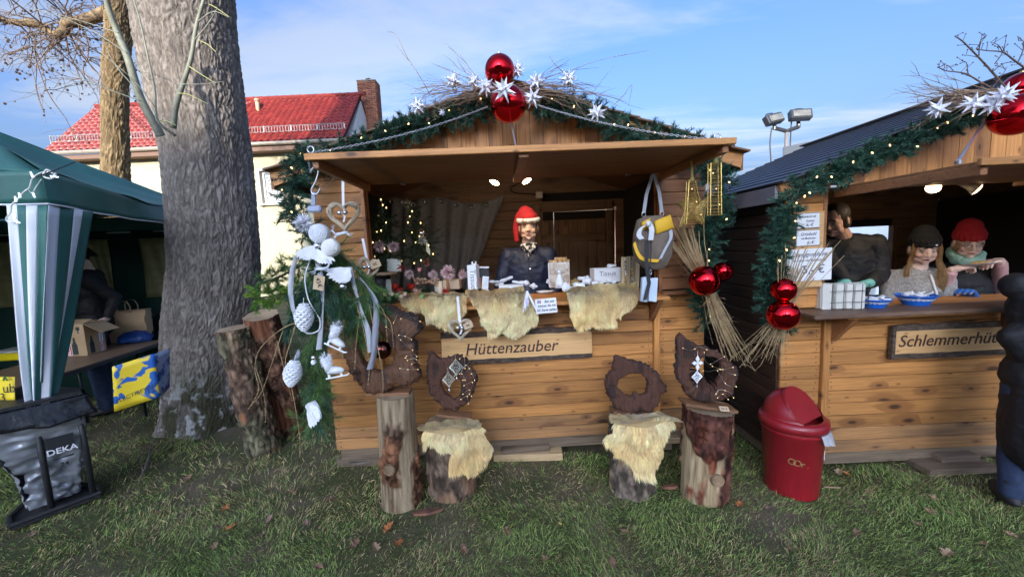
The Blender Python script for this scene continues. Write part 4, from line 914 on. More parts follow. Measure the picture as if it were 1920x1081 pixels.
mb = MB(); mb.tube([P(1797, 301, 1.69), P(1848, 226, 2.2)], .006, 8); mb.tube([P(1797, 301, 1.69)+Vc((0, 0, .0)), P(1797, 308, 1.69)], .012, 8); mb.obj('canopy_stay', STEEL, label='thin steel stay holding up the canopy of the dark roofed hut', cat='stay')
STRAW = mat('straw_stem', (.46, .33, .17), (.30, .20, .10), 20, rough=.8)
def broom(path, n_, spread_a, spread_b, r, label, seed, mt=STRAW, mid=.3, hooks=2):
    random.seed(seed); pts = [Vector(p) for p in path]; mb = MB()
    for i in range(n_):
        u = Vc((rg_(0, 1), rg_(0, .7), rg_(0, .4))); q = []
        for j, p in enumerate(pts):
            t = j/(len(pts)-1); s = spread_a if t < mid else 0; w_ = abs(t-mid); sp = (spread_a*((mid-t)/mid)**1.0 if t < mid else spread_b*((t-mid)/(1-mid))**1.1)+.012
            q.append(p+u*sp+Vc((rg_(0, .004), rg_(0, .004), rg_(0, .004))))
        cut0 = random.randint(0, 1); cut1 = random.randint(0, 2); q = q[cut0:len(q)-cut1]; mb.tube(q, [r*(1-.5*j/len(q)) for j in range(len(q))], 4, caps=False)
        for k in range(hooks):
            j = random.randint(len(q)//2, len(q)-1); e = q[j]+Vc((rg_(0, .03), rg_(0, .02), rg_(-.02, .03))); mb.tube([q[j], q[j].lerp(e, .5)+Vc((0, 0, .006)), e], r*.5, 3, caps=False)
    return mb.obj('twig_broom', mt, label=label, cat='twigs', group='twig sprays behind the red balls')
broom([P(1275, 425, 2.5), P(1288, 458, 2.5), P(1303, 490, 2.5), P(1320, 525, 2.54), P(1335, 560, 2.5), P(1350, 600, 2.48), P(1368, 640, 2.46), P(1385, 672, 2.44)], 75, .055, .045, .0026, 'straw coloured broom twigs behind the red balls of the sheepskin hut', 5, mid=.45)
broom([P(1505, 470, 2.16), P(1492, 505, 2.16), P(1478, 545, 2.17), P(1468, 585, 2.17), P(1455, 615, 2.15), P(1440, 645, 2.14), P(1425, 672, 2.13)], 60, .075, .06, .0016, 'thin dry twigs behind the pair of red balls of the dark roofed hut', 6, mid=.5)
# ================================================================== SHEEPSKINS
FUR = colmat('sheep_wool', .85, sheen=.3); HIDE = mat('fleece_backing', (.40, .29, .14), (.34, .24, .11), 12, rough=.9)
def fleece(poly, mapf, label, n, seed, L=.048, group='cream sheepskins', dirf=None, step=.018):
    "poly in (u,v); mapf(u,v)->point, normal, down"
    rng = np.random.default_rng(seed); pa = np.array(poly); lo, hi = pa.min(0), pa.max(0)
    us = np.arange(lo[0], hi[0]+step, step); vs_ = np.arange(lo[1], hi[1]+step, step); mb = MB(); idx = {}
    # base hide
    for i in range(len(us)-1):
        for j in range(len(vs_)-1):
            if inpoly(us[i]+step/2, vs_[j]+step/2, poly):
                f = []
                for a, b in ((i, j), (i+1, j), (i+1, j+1), (i, j+1)):
                    if (a, b) not in idx: p, nn, dn = mapf(us[a], vs_[b]); idx[(a, b)] = len(mb.v); mb.v.append(tuple(p+nn*.006))
                    f.append(idx[(a, b)])
                mb.f.append(tuple(f)); mb.m.append(0)
    a0 = np.array(mb.v).mean(0); root = empty('sheepskin', (a0[0], a0[1], np.array(mb.v)[:, 2].min()), 0, label, 'sheepskin', group)
    mb.obj('hide', HIDE, root, True, world=1)
    n = int(n*2.3); U = rng.uniform(lo[0], hi[0], n*3); W = rng.uniform(lo[1], hi[1], n*3); k = inpoly(U, W, poly); U, W = U[k][:n], W[k][:n]; n = len(U)
    nu = fbm(np.stack([U*13, W*13, U*0+seed], -1), 3, seed); nv = fbm(np.stack([U*13, W*13, U*0+seed+9], -1), 3, seed+4); nl = fbm(np.stack([U*30, W*22, U*0], -1), 2, seed+8)
    base = np.zeros((n, 3)); tip = np.zeros((n, 3)); mid = np.zeros((n, 3))
    cl_ = np.zeros((n, 3))
    for i in range(n):
        p, nn, dn = mapf(U[i], W[i]); s = nn.cross(dn)
        a = (nu[i]-.5)*3.7 ; ll = L*(.55+.9*nl[i])*rng.uniform(.75, 1.2)
        d = dn*(.55+.5*cos(a)) + s*(sin(a)*.75) + nn*(.85+(nv[i]-.5)*2.1); d.normalize(); q = p+nn*.004
        base[i] = q; mid[i] = q+d*ll*.55+nn*ll*.16; tip[i] = q+d*ll+dn*ll*.12
    w_ = .0030; r = rng.normal(size=(n, 3)); s = np.cross(tip-base, r); s /= np.linalg.norm(s, axis=1)[:, None]; s *= w_/2
    Vv = np.stack([base-s, base+s, mid-s, mid+s, tip], 1).reshape(-1, 3); ii = np.arange(n)[:, None]*5
    F = np.concatenate([ii+[0, 1, 3], ii+[0, 3, 2], ii+[2, 3, 4]], 1).reshape(-1, 3)
    t = np.clip((fbm(np.stack([U*6, W*6, U*0+2], -1), 3, seed+30)-.3)*2, 0, 1)[:, None]
    c0 = np.array((.92, .74, .42))*(1-t)+np.array((.90, .62, .27))*t*1.0; c0 = np.minimum(c0*rng.uniform(.72, 1.15, (n, 1))*(.72+.52*nl[:, None]), .9); c = np.repeat(c0[:, None], 5, 1)
    c[:, 0:2] *= .92; c[:, 4] = np.minimum(c[:, 4]*1.12, .92)
    npmesh('wool', Vv, F, FUR, parent=root, world=1, col=c.reshape(-1, 3), kind='stuff')
    return root
FH = h1.rotation_euler.z
def counter_map(px0, py0, edgeY, z, tilt=.10):
    "u to the right from pixel column px0, v downwards over the front edge; v<0 lies on the counter"
    o = P(px0, py0, edgeY); xd = Vc((cos(FH), sin(FH), 0)); r = .03
    def f(u, v):
        wv = sin(u*16+px0)*.014+sin(u*37+v*20)*.008-.02*v
        if v < 0: return o+xd*u+Vc((0, -v, .012+wv*.3)), Vc((0, 0, 1)), Vc((0, -1, 0))
        if v < .05:
            a = v/.05*pi/2*.9; return o+xd*u+Vc((0, -sin(a)*.032, -.032*(1-cos(a)))), Vc((0, -sin(a), cos(a))), Vc((0, -cos(a), -sin(a)))
        return o+xd*u+Vc((0, -.032+wv+(v-.05)*tilt, -.03-(v-.05))), Vc((0, -1, .05)).normalized(), Vc((0, 0, -1))
    return f, o
EY = 2.56; FZ = 721/2.53
def polypx(pts, px0, py0): return [((x-px0)/FZ, (y-py0)/FZ + (x-px0)*0.032/FZ) for x, y in pts]
def shrink(poly, k=.02):
    c = np.array(poly).mean(0); return [tuple(c+(np.array(p)-c)*(1-k/np.linalg.norm(np.array(p)-c))) for p in poly]
for px0, py0, pts, lab, n in [
    (740, 563, [(742, 558), (765, 552), (860, 545), (882, 560), (878, 585), (870, 605), (866, 618), (840, 620), (820, 612), (795, 606), (790, 592), (775, 580), (755, 572), (742, 566)], 'cream sheepskin at the left end of the counter behind the burl ring', 7500),
    (875, 558, [(866, 543), (900, 540), (970, 540), (990, 548), (1012, 572), (1017, 598), (1012, 612), (998, 616), (995, 628), (975, 640), (965, 643), (950, 634), (930, 633), (907, 640), (905, 612), (898, 598), (888, 580), (874, 562), (866, 552)], 'cream sheepskin hanging in the middle of the counter above the sign', 10500),
    (1060, 552, [(1054, 540), (1090, 538), (1140, 536), (1203, 532), (1204, 552), (1198, 572), (1180, 582), (1170, 594), (1152, 602), (1160, 612), (1158, 618), (1140, 617), (1110, 618), (1090, 622), (1066, 612), (1058, 598), (1064, 578), (1058, 560)], 'cream sheepskin hanging at the right end of the counter', 10500)]:
    f, o_ = counter_map(px0, py0, EY, 0); fleece(shrink(polypx(pts, px0, py0), .022), f, lab, n, px0)
def stump_map(cx, cy, R, z, lean=.12, yaw=0):
    def f(u, v):
        if v < 0:
            return Vc((cx+u, cy-R-v*1.0, z+.012+sin(u*20)*.006)), Vc((0, 0, 1)), Vc((0, -1, 0))
        a = u/R*.80; a = max(-1.9, min(1.9, a)); wv = sin(u*22+1)*.012+sin(u*9-v*12)*.008; rr = R+.012+wv+v*lean+abs(a)*.02
        nn = Vc((sin(a), -cos(a), 0)); drop = min(v, .04); 
        return Vc((cx, cy, z))+Vc((sin(a)*rr+ max(-.04, min(.04, u-R*1.25 if u > R*1.25 else (u+R*1.25 if u < -R*1.25 else 0))), -cos(a)*rr, -v)), nn, Vc((0, 0, -1))
    return f
# ================================================================== STUMPS AND LOGS
CUTM = mat('cut_end_grain', (.42, .30, .18), (.22, .15, .09), 5, (1, 1, 1), rough=.8, bump=.4, bscale=60)
KNOTM = mat('cut_knot', (.30, .20, .11), (.14, .09, .05), 9, rough=.8, bump=.4, bscale=50)
BARKN = bark_mat('log_bark', None, None)
def log(name, a, b, r0, r1, label, cat, hi, lo, bare, bare_amt, seed, group, knots=(), amp=.026, nres=230, cuts=True, barkscale=22, red=None):
    a = Vector(a); b = Vector(b); ax = (b-a).normalized(); L = (b-a).length; root = empty(name, (a.x, a.y, min(a.z, b.z)), 0, label, cat, group)
    u = Vc((1, 0, 0)); u = (u-ax*ax.x).normalized(); v = ax.cross(u); na = 170; nz_ = nres
    th = lsp(0, 2*pi, na, endpoint=False); A, T = np.meshgrid(th, lsp(0, 1, nz_)); R0 = r0+(r1-r0)*T
    s = np.stack([np.cos(A)*R0*barkscale, np.sin(A)*R0*barkscale, T*L*barkscale*.55], -1).reshape(-1, 3)
    patch = np.clip((fbm(s*.28+seed, 4, seed)-bare_amt)*14, 0, 1)      # 1 = bark stays
    n1 = fbm(s, 4, seed+1); rid = np.clip(1-np.abs(2*fbm(s*1.3+5, 3, seed+2)-1)*2.4, 0, 1); h = n1*.6+(1-rid)*.5
    lump = fbm(np.stack([np.cos(A)*1.2, np.sin(A)*1.2, T*L*2], -1).reshape(-1, 3), 2, seed+3)-.5
    r = R0.ravel()*(1+lump*.14)+patch*(.004+(h-.35)*amp)
    kn = np.zeros(r.shape)
    for (ka, kt, kr) in knots:
        d2 = (((A.ravel()-ka)*R0.ravel())**2+((T.ravel()-kt)*L)**2)/kr**2; bb = np.exp(-d2*.9); r = r+bb*kr*.5; kn = np.maximum(kn, np.clip(bb*2-.9, 0, 1))
    r = np.maximum(r, .01)
    o = np.array(a)+np.outer(T.ravel()*L, np.array(ax)); Vv = o+np.outer(np.cos(A).ravel()*r, np.array(u))+np.outer(np.sin(A).ravel()*r, np.array(v))
    hh = np.clip((h-.2)/.6, 0, 1)[:, None]; cb_ = np.array(lo)*(1-hh)+np.array(hi)*hh
    if red is not None: q = np.clip((fbm(s*.35+40, 3, seed+7)-.47)*8, 0, 1)[:, None]; cb_ = cb_*(1-q)+np.array(red)*(.5+.8*hh)*q
    g = fbm(np.stack([np.cos(A)*R0*60, np.sin(A)*R0*60, T*L*5], -1).reshape(-1, 3), 3, seed+9)[:, None]; g = np.clip((g-.30)*2.6, 0, 1.3); cw_ = np.maximum(np.array(bare[0])*(1-g)+np.array(bare[1])*g*.75, .02)
    p = patch[:, None]; c = cw_*(1-p)+cb_*p; q4 = np.clip((fbm(s*1.1+9, 2, seed+50)-.3)*2.2, .25, 1.25)[:, None]; c = c*(p*q4+(1-p))*(1-kn[:, None]*.5)
    i = np.arange(nz_-1)[:, None]*na+np.arange(na)[None, :]; j = np.arange(nz_-1)[:, None]*na+(np.arange(na)[None, :]+1) % na
    npmesh('bark', Vv, np.stack([i, j, j+na, i+na], -1).reshape(-1, 4), BARKN, parent=root, smooth=True, col=c, world=1)
    # cut ends with growth rings
    for e, sgn in ((0, -1), (nz_-1, 1)):
        ring = Vv[e*na:(e+1)*na]; cen = ring.mean(0); mb = MB(); nr = 9; vs = [tuple(cen)]
        for q in range(1, nr+1): vs += [tuple(cen+(p_-cen)*q/nr+np.array(ax)*sgn*(.0015*(q % 2))) for p_ in ring]
        fs = [(0, 1+k, 1+(k+1) % na) for k in range(na)] + [(1+(q-1)*na+k, 1+q*na+k, 1+q*na+(k+1) % na, 1+(q-1)*na+(k+1) % na) for q in range(1, nr) for k in range(na)]
        mb.add(vs, fs); mb.obj('cut_end', CUTM, root, True, world=1)
    for (ka, kt, kr) in knots:
        rr = (r0+(r1-r0)*kt); d = u*cos(ka)+v*sin(ka); c_ = a+ax*(kt*L)+d*(rr+kr*.42); rot = d.to_track_quat('Z', 'Y').to_matrix(); mb = MB(); mb.lathe([(kr*.75, -kr*.5), (kr*.78, -.002), (kr*.70, .004), (kr*.62, .001), (kr*.5, .004), (kr*.4, .002), (kr*.2, .005), (.0005, .004)], c_, 22, rot, sy=.95)
        mb.obj('knot', KNOTM, root, False, world=1)
    return root
SG = 'log stumps in front of the hut'
def upright(px, pyb, pyt, r_px_b, r_px_t, Yc, **k):
    b = P(px[0], pyb, Yc); t_ = P(px[1], pyt, Yc); b.z = max(-.03, min(b.z, .0))-.02; return b, t_, r_px_b/721*Yc, r_px_t/721*Yc
GREYB = ((.42, .32, .20), (.26, .18, .11)); PALEB = ((.58, .44, .26), (.38, .25, .13))
b, t_, ra, rb = upright((752, 742), 925, 737, 38, 35, 2.33); ST1 = (b, t_, rb)
log('log_stump', b, t_, ra, rb, 'tall grey barkless log stump under the big burl ring', 'log stump', (.30, .18, .115), (.13, .075, .05), GREYB, .495, 11, SG, knots=((-1.75, .42, .048),), red=(.25, .11, .055), barkscale=26)
b, t_, ra, rb = upright((850, 842), 915, 790, 47, 43, 2.45); b.z = -.02
log('log_stump', b, t_, ra, rb, 'short dark bark stump under the small ring with hanging jewels', 'log stump', (.30, .205, .145), (.12, .08, .055), ((.34, .20, .12), (.22, .12, .07)), .36, 12, SG, knots=((-1.9, .82, .026),), red=None); ST2 = (b, t_, rb)
b, t_, ra, rb = upright((1184, 1186), 915, 778, 43, 42, 2.38); b.z = -.02
log('log_stump', b, t_, ra, rb, 'short grey bark stump under the plain wooden ring', 'log stump', (.33, .255, .19), (.14, .105, .08), PALEB, .37, 13, SG); ST3 = (b, t_, rb)
b, t_, ra, rb = upright((1318, 1328), 925, 762, 42, 42, 2.27)
log('log_stump', b, t_, ra, rb, 'tall red and cream peeling stump next to the red bin', 'log stump', (.22, .085, .055), (.09, .035, .028), PALEB, .405, 14, SG, knots=((-1.55, .34, .050), (-.3, .38, .026)), red=(.34, .095, .05), barkscale=24); ST4 = (b, t_, rb)
LGc = 'bark logs leaning on the tree'
la = G(492, 845, .0)+Vc((0, .03, -.02)); lb = P(438, 615, 3.0)
log('bark_log', la, lb, .115, .105, 'front leaning log with greenish grey bark against the tree', 'log', (.38, .25, .17), (.16, .09, .06), ((.34, .15, .07), (.24, .10, .05)), .28, 21, LGc, nres=240, red=(.20, .18, .11))
la = G(543, 808, .0)+Vc((0, .05, -.02)); lb = P(490, 590, 3.12)
log('bark_log', la, lb, .125, .115, 'rear leaning log with rusty red peeled bark beside the green swag', 'log', (.36, .19, .12), (.16, .075, .05), ((.30, .12, .06), (.16, .06, .035)), .47, 22, LGc, nres=240)
# fleeces over two stumps
def sf(ST, pxs, px0, py0, lab, n, seed):
    b, t_, r = ST; Yf = t_.y-r; k = 721/Yf; f = stump_map(t_.x, t_.y, r, t_.z)
    c0 = P(px0, py0, Yf)
    poly = [((x-px0)/k, (y-py0)/k) for x, y in pxs]; fleece(shrink(poly, .012), f, lab, n, seed, L=.046, step=.014)
sf(ST2, [(788, 775), (800, 768), (905, 766), (915, 780), (912, 806), (920, 828), (930, 850), (922, 868), (908, 880), (898, 888), (880, 886), (870, 872), (848, 870), (846, 850), (852, 835), (842, 822), (820, 820), (800, 806), (796, 822), (789, 828), (785, 800)], 842, 797, 'cream sheepskin draped over the short stump left of the sign post, hanging to the right', 9500, 41)
sf(ST3, [(1130, 750), (1150, 745), (1240, 755), (1262, 770), (1268, 785), (1262, 798), (1246, 806), (1236, 822), (1238, 840), (1232, 850), (1218, 858), (1206, 868), (1200, 882), (1188, 884), (1172, 874), (1162, 858), (1152, 846), (1135, 842), (1122, 826), (1120, 812), (1133, 800), (1126, 780)], 1186, 786, 'cream sheepskin draped over the short stump under the plain ring', 10000, 42)
# ================================================================== ROOT WOOD RINGS
ROOTM = wood('dark_root_wood', (.088, .034, .019), (.030, .013, .009), 2, rough=.85, knot=.5, gs=2.0, rv=.05, bump=.5, knotcol=(.03, .014, .01))
ROOTW = wood('amber_root_wood', (.13, .055, .024), (.042, .018, .010), 2, rough=.7, knot=.5, gs=1.8, rv=.05, bump=.5, knotcol=(.03, .014, .01))
RBARK = mat('rough_dark_bark', (.060, .036, .028), (.022, .014, .012), 18, rough=.9, bump=1.4, bscale=60)
def ring(cx, cy, outer, inner, Yd, th, label, seed, mt=ROOTM, bark_arc=(2.4, 4.2), amp=.015, group='root wood rings on the stumps'):
    "outer/inner: pixel outlines; resampled by angle about (cx,cy)"
    c = P(cx, cy, Yd); k = 721/Yd; rng = random.Random(seed)
    def samp(poly, n=230):
        pts = [Vc(((x-cx)/k, 0, -(y-cy)/k)) for x, y in poly]; pts = bez(pts+[pts[0]], 6)[:-1]
        an = np.array([math.atan2(p.z, p.x) for p in pts]); rr = np.array([p.length for p in pts]); o = np.argsort(an); an = an[o]; rr = rr[o]
        t = lsp(-pi, pi, n, endpoint=False); return t, np.interp(t, np.concatenate([an-2*pi, an, an+2*pi]), np.tile(rr, 3))
    T, RO = samp(outer); _, RI = samp(inner); n = len(T); prof = []
    m = 28; V_ = []; mats = []
    for i in range(n):
        for j in range(m):
            a = 2*pi*j/m; x = cos(a); y = sin(a); sq = (abs(x)**5+abs(y)**5)**(-1/5); x *= sq; y *= sq
            r = (RO[i]+RI[i])/2 + x*(RO[i]-RI[i])/2; V_.append((cos(T[i])*r, y*th/2, sin(T[i])*r))
    Va = np.array(V_); nn = fbm(Va*22+seed, 4, seed)-.5; n2 = (fbm(Va*70+seed, 4, seed+1)-.5)*.95
    A = np.repeat(T % (2*pi), m); outside = np.tile(np.array([1 if cos(2*pi*j/m) > .55 else 0 for j in range(m)]), n); isb = ((A > bark_arc[0]) & (A < bark_arc[1]))|(bark_arc[1] > 2*pi)&(A < bark_arc[1]-2*pi)
    cenr = np.repeat((RO+RI)/2, m); ctr = np.stack([np.cos(np.repeat(T, m))*cenr, np.zeros(n*m), np.sin(np.repeat(T, m))*cenr], -1)
    dv = Va-ctr; dl = np.linalg.norm(dv, axis=1)[:, None]; Va = Va+dv/dl*(nn*amp*2+n2*amp*(.7+outside*1.8))[:, None]
    mb = MB(); mb.v = [tuple(p+np.array(c)) for p in Va]
    for i in range(n):
        for j in range(m):
            q = (i*m+j, ((i+1) % n)*m+j, ((i+1) % n)*m+(j+1) % m, i*m+(j+1) % m); mb.f.append(q); mb.m.append(1 if (isb[i*m] and outside[i*m+j]) or (outside[i*m+j] and nn[i*m+j] > .06) else 0)
    lo = min(v[2] for v in mb.v); root = empty('wooden_ring', (c.x, c.y, lo), 0, label, 'wooden ring', group)
    mb.obj('ring', [mt, RBARK], root, True, world=1, fix=False)
    return root, c, k
# 2: small one with jewels, on ST2
r2, c2, k2 = ring(852, 712, [(808, 655), (815, 654), (824, 665), (840, 668), (858, 662), (875, 668), (886, 684), (893, 700), (893, 720), (886, 738), (874, 755), (858, 768), (840, 771), (828, 766), (815, 752), (806, 735), (801, 715), (801, 690), (804, 668)],
                  [(846, 700), (852, 705), (860, 706), (866, 712), (865, 728), (858, 742), (848, 748), (838, 740), (828, 730), (826, 718), (830, 705), (838, 698)], 2.40, .055, 'small dark root wood ring with two silver jewel pendants', 3)
r3, c3, k3 = ring(1186, 720, [(1150, 665), (1160, 662), (1175, 668), (1200, 675), (1222, 688), (1232, 700), (1238, 715), (1248, 724), (1250, 732), (1240, 742), (1236, 755), (1228, 768), (1215, 774), (1195, 776), (1172, 774), (1155, 766), (1145, 752), (1138, 738), (1133, 715), (1137, 700), (1145, 690), (1148, 678)],
                  [(1170, 700), (1182, 697), (1200, 698), (1210, 708), (1213, 722), (1211, 738), (1200, 741), (1190, 736), (1182, 742), (1170, 738), (1162, 732), (1156, 720), (1158, 708)], 2.37, .050, 'plain dark root wood ring without ornaments on the draped stump', 4, bark_arc=(0, 1.6))
r4, c4, k4 = ring(1322, 690, [(1268, 618), (1278, 617), (1284, 630), (1300, 640), (1320, 648), (1345, 658), (1365, 675), (1380, 692), (1383, 705), (1380, 722), (1372, 742), (1362, 752), (1345, 756), (1320, 755), (1300, 750), (1285, 738), (1277, 722), (1266, 705), (1265, 690), (1268, 665), (1266, 640)],
                  [(1294, 682), (1305, 683), (1316, 700), (1325, 712), (1340, 716), (1344, 728), (1336, 736), (1320, 732), (1306, 728), (1295, 715), (1290, 700)], 2.24, .052, 'large pointed root wood ring with a white lace ornament on the tall reddish stump', 5, bark_arc=(6.0, 7.0))
r1_, c1_, k1_ = ring(712, 660, [(712, 573), (735, 572), (760, 582), (785, 592), (796, 606), (795, 622), (780, 634), (786, 655), (782, 680), (786, 702), (782, 718), (760, 724), (735, 724), (722, 735), (700, 740), (680, 730), (668, 715), (655, 690), (648, 660), (645, 640), (650, 625), (665, 600), (690, 580)],
                  [(700, 606), (715, 610), (728, 625), (735, 645), (745, 655), (742, 672), (735, 685), (722, 690), (708, 695), (692, 690), (680, 672), (676, 650), (680, 628), (688, 612)], 2.32, .095, 'huge dark burl ring holding a copper brown glass ball on the tall grey stump', 6, ROOTW, bark_arc=(-.1, 1.9), amp=.020)
# feet of the rings
FOOT = wood('foot_board', (.22, .105, .05), (.12, .055, .028), 0, rough=.5, knot=.1)
def foot(root, pa, pb, Yd, dep=.10): 
    a = P(*pa, Yd); b = P(*pb, Yd); d = b-a; mb = MB(); mb.box((a+b)/2, (d.length, dep, .018), rotm(ry=-math.atan2(d.z, d.x)), ch=.002); mb.obj('foot', FOOT, root, world=1)
foot(r2, (822, 772), (884, 780), 2.41); foot(r3, (1146, 768), (1236, 780), 2.37); foot(r4, (1279, 752), (1375, 766), 2.24, .11); foot(r1_, (690, 735), (770, 733), 2.33, .09)
CARD = mat('kraft_card', (.52, .38, .24), rough=.8); INK = mat('ink', (.03, .03, .03), rough=.7)
def pricetag(p, w, h, txt, label, mt=CARD, rot=0.0, tilt=(0, 0, 0), grp='kraft paper price tags', ts=.6):
    R = Euler((tilt[0], rot, tilt[2])).to_matrix(); root = empty('price_tag', p, 0, label, 'price tag', grp); mb = MB(); mb.box(p, (w, .0012, h), R); mb.obj('card', mt, root, world=1)
    m_ = Matrix.Translation(p) @ R.to_4x4() @ Matrix.Translation((0, -.0018, 0)) @ Euler((pi/2, 0, 0)).to_matrix().to_4x4(); text_obj(txt, h*ts, INK, root, m_, ext=.0003, shear=.1, bold=.0002)
    return root
pricetag(P(1228, 778, 2.30), .05, .030, '49 €', 'kraft price tag on the foot of the plain ring', rot=-.15); pricetag(P(1358, 766, 2.17), .055, .032, '55 €', 'kraft price tag on the foot of the pointed ring', rot=.1, tilt=(-.9, 0, 0))
# wire lights round the rings
WIRE = mat('silver_wire', (.75, .72, .66), rough=.3, metal=1); TINY = mat('tiny_warm_bulb', (1, .75, .35), emit=.8)
def wirelights(pts_list, Yd, label, seed):
    random.seed(seed); mb = MB(); bs = []
    for pts in pts_list:
        q = bez([P(x, y, Yd+ru(-.006, .004)) for x, y in pts], 6); mb.tube(q, .0012, 4); bs += [q[0], q[len(q)//2], q[-1]]
    a = bs[0]; root = empty('wire_lights', a, 0, label, 'string lights', 'wire lights wound round the wooden rings'); mb.obj('wire', WIRE, root, world=1)
    for p in bs: s_ = MB(); s_.sphere((0, 0, 0), (.0018, .0018, .0026), 6, 5); link('bulb', s_.mesh('bulb', TINY), root, p-a+Vc((0, -.003, 0)))
wirelights([[(1280, 652), (1295, 657), (1310, 650), (1325, 655)], [(1320, 660), (1322, 675), (1332, 682), (1350, 672), (1358, 668)], [(1318, 694), (1330, 696), (1350, 692), (1370, 700), (1378, 702)], [(1335, 686), (1355, 692), (1374, 688)], [(1345, 694), (1355, 712), (1365, 722), (1380, 724)], [(1342, 738), (1350, 730), (1368, 735), (1375, 745)], [(1345, 745), (1355, 738), (1365, 748)]], 2.205, 'silver wire lights wound round the pointed root ring', 1)
wirelights([[(862, 672), (870, 668), (872, 690)], [(862, 700), (874, 684), (884, 700)], [(868, 712), (880, 690), (890, 712)], [(870, 722), (886, 716), (880, 738)], [(868, 738), (880, 730), (884, 742)], [(864, 748), (876, 742), (878, 756)], [(852, 704), (866, 700), (872, 712)]], 2.365, 'silver wire lights wound round the right side of the jewelled ring', 2)
wirelights([[(738, 605), (746, 590), (752, 597), (770, 594), (788, 602)], [(724, 612), (742, 628), (760, 645), (774, 656)], [(762, 667), (775, 664), (782, 668), (770, 672), (760, 670)], [(764, 675), (775, 672), (784, 676), (772, 682)], [(750, 690), (765, 692), (784, 692)], [(748, 628), (760, 630), (772, 636)]], 2.26, 'silver wire lights on the huge burl ring', 3)
# ornaments in the rings
PLAT = mat('silver_filigree', (.72, .70, .62), rough=.3, metal=.8); WLACE = mat('white_lace_metal', (.82, .83, .86), rough=.5)
def filigree(px, py, Yd, w, h, label, mt, seed, cat='pendant', group='pendants hanging in the wooden rings', drop=True):
    c = P(px, py, Yd); root = empty('pendant', c-Vc((0, 0, h/2)), 0, label, cat, group); mb = MB(); random.seed(seed)
    for s in (-1, 1):
        for t in (-1, 1):
            mb.tube(bez([c+Vc((0, 0, t*h*.5)), c+Vc((s*w*.22, 0, t*h*.22)), c+Vc((s*w*.5, 0, 0))], 5), w*.035, 5)
            for q in range(3):
                cc = c+Vc((s*w*(.14+.09*q), 0, t*h*(.22-.075*q))); R0 = w*.12; mb.tube([cc+Vc((cos(a)*R0*(1-a/9), 0, sin(a)*R0*(1-a/9))) for a in lsp(0, 6, 12)], w*.028, 4)
            mb.tube([c+Vc((s*w*.05, 0, 0)), c+Vc((s*w*.3, 0, t*h*.12))], w*.03, 4)
    mb.tube([c+Vc((0, 0, h*.5)), c-Vc((0, 0, h*.5))], w*.03, 5); mb.tube([c+Vc((0, 0, h*.5)), c+Vc((0, 0, h*.75))], .0012, 4)
    mb.obj('filigree', mt, root, world=1)
    if drop: d = MB(); d.tube([c-Vc((0, 0, h*.5)), c-Vc((0, 0, h*.62))], .0012, 4); d.lathe([(.0005, .5), (.35, .1), (.0005, -.5)], c-Vc((0, 0, h*.72)), 6); 
    if drop:
        d = MB(); z0 = c.z-h*.5; d.lathe([(.0004, .0), (.006, -.012), (.0004, -.026)], (c.x, c.y, z0-.006), 6); d.obj('crystal', mat('crystal', (.9, .9, .95), rough=.02, trans=.8) if 'crystal' not in MT else MT['crystal'], root, world=1)
filigree(855, 688, 2.345, .085, .105, 'silver filigree pendant upper right in the small ring', PLAT, 1); filigree(841, 711, 2.355, .078, .10, 'silver filigree pendant lower left in the small ring', PLAT, 2)
filigree(1307, 706, 2.20, .062, .075, 'white lace snowflake pendant lower one in the pointed ring', WLACE, 4)
mb = MB(); c = P(1308, 680, 2.195)
for a in range(4):
    d = Vc((sin(a*pi/2), 0, cos(a*pi/2)))*(1.0 if a % 2 else 1.35); n_ = d.cross(Vc((0, 1, 0))).normalized(); vs = [c, c+d*.018+n_*.012, c+d*.034, c+d*.018-n_*.012]; mb.add([v+Vc((0, -.002, 0)) for v in vs]+[v+Vc((0, .002, 0)) for v in vs], [(0, 1, 2, 3), (7, 6, 5, 4), (0, 4, 5, 1), (1, 5, 6, 2), (2, 6, 7, 3), (3, 7, 4, 0)])
    mb.sphere(c+d*.02, (.008, .004, .008), 8, 6)
mb.tube([c+Vc((0, 0, .03)), c+Vc((0, 0, .07))], .001, 4); mb.obj('pendant', WLACE, label='white cross shaped lace pendant upper one in the pointed ring', cat='pendant', group='pendants hanging in the wooden rings')
bauble(P(717, 655, 2.33), .058, 'dark copper brown glass ball resting in the huge burl ring', mat('copper_glass', (.16, .055, .045), rough=.06, metal=1.0), group=None)
# ================================================================== RED BIN
REDP_ = mat('red_plastic', (.30, .012, .018), (.24, .010, .016), 3, rough=.36, bump=.15, bscale=160); REDP_.node_tree.nodes['Principled BSDF'].inputs['Coat Weight'].default_value = .15
bc = G(1474, 925); bc = Vc((1.715, 2.29, 0)); binr = empty('swing_lid_bin', bc, 0, 'red plastic bin with a domed swing lid beside the tall reddish stump', 'bin')
Rb, Rt, Hb = .143, .168, .455
mb = MB(); mb.lathe([(Rb, 0), (Rb+.002, .01), (Rb+(Rt-Rb)*.86, Hb*.86), (Rb+(Rt-Rb)*.86+.006, Hb*.87), (Rb+(Rt-Rb)*.90+.006, Hb*.9), (Rt, Hb-.005)], (0, 0, 0), 64); mb.obj('body', REDP_, binr, True, base=(0, 0, 0), fix=True)
mb = MB(); mb.lathe([(Rt-.004, Hb-.03), (Rt+.012, Hb-.03), (Rt+.016, Hb-.005), (Rt+.012, Hb+.02), (Rt-.005, Hb+.03), (Rt-.02, Hb+.03)], (0, 0, 0), 64, cap=False); mb.obj('rim', REDP_, binr, True, base=(0, 0, 0))
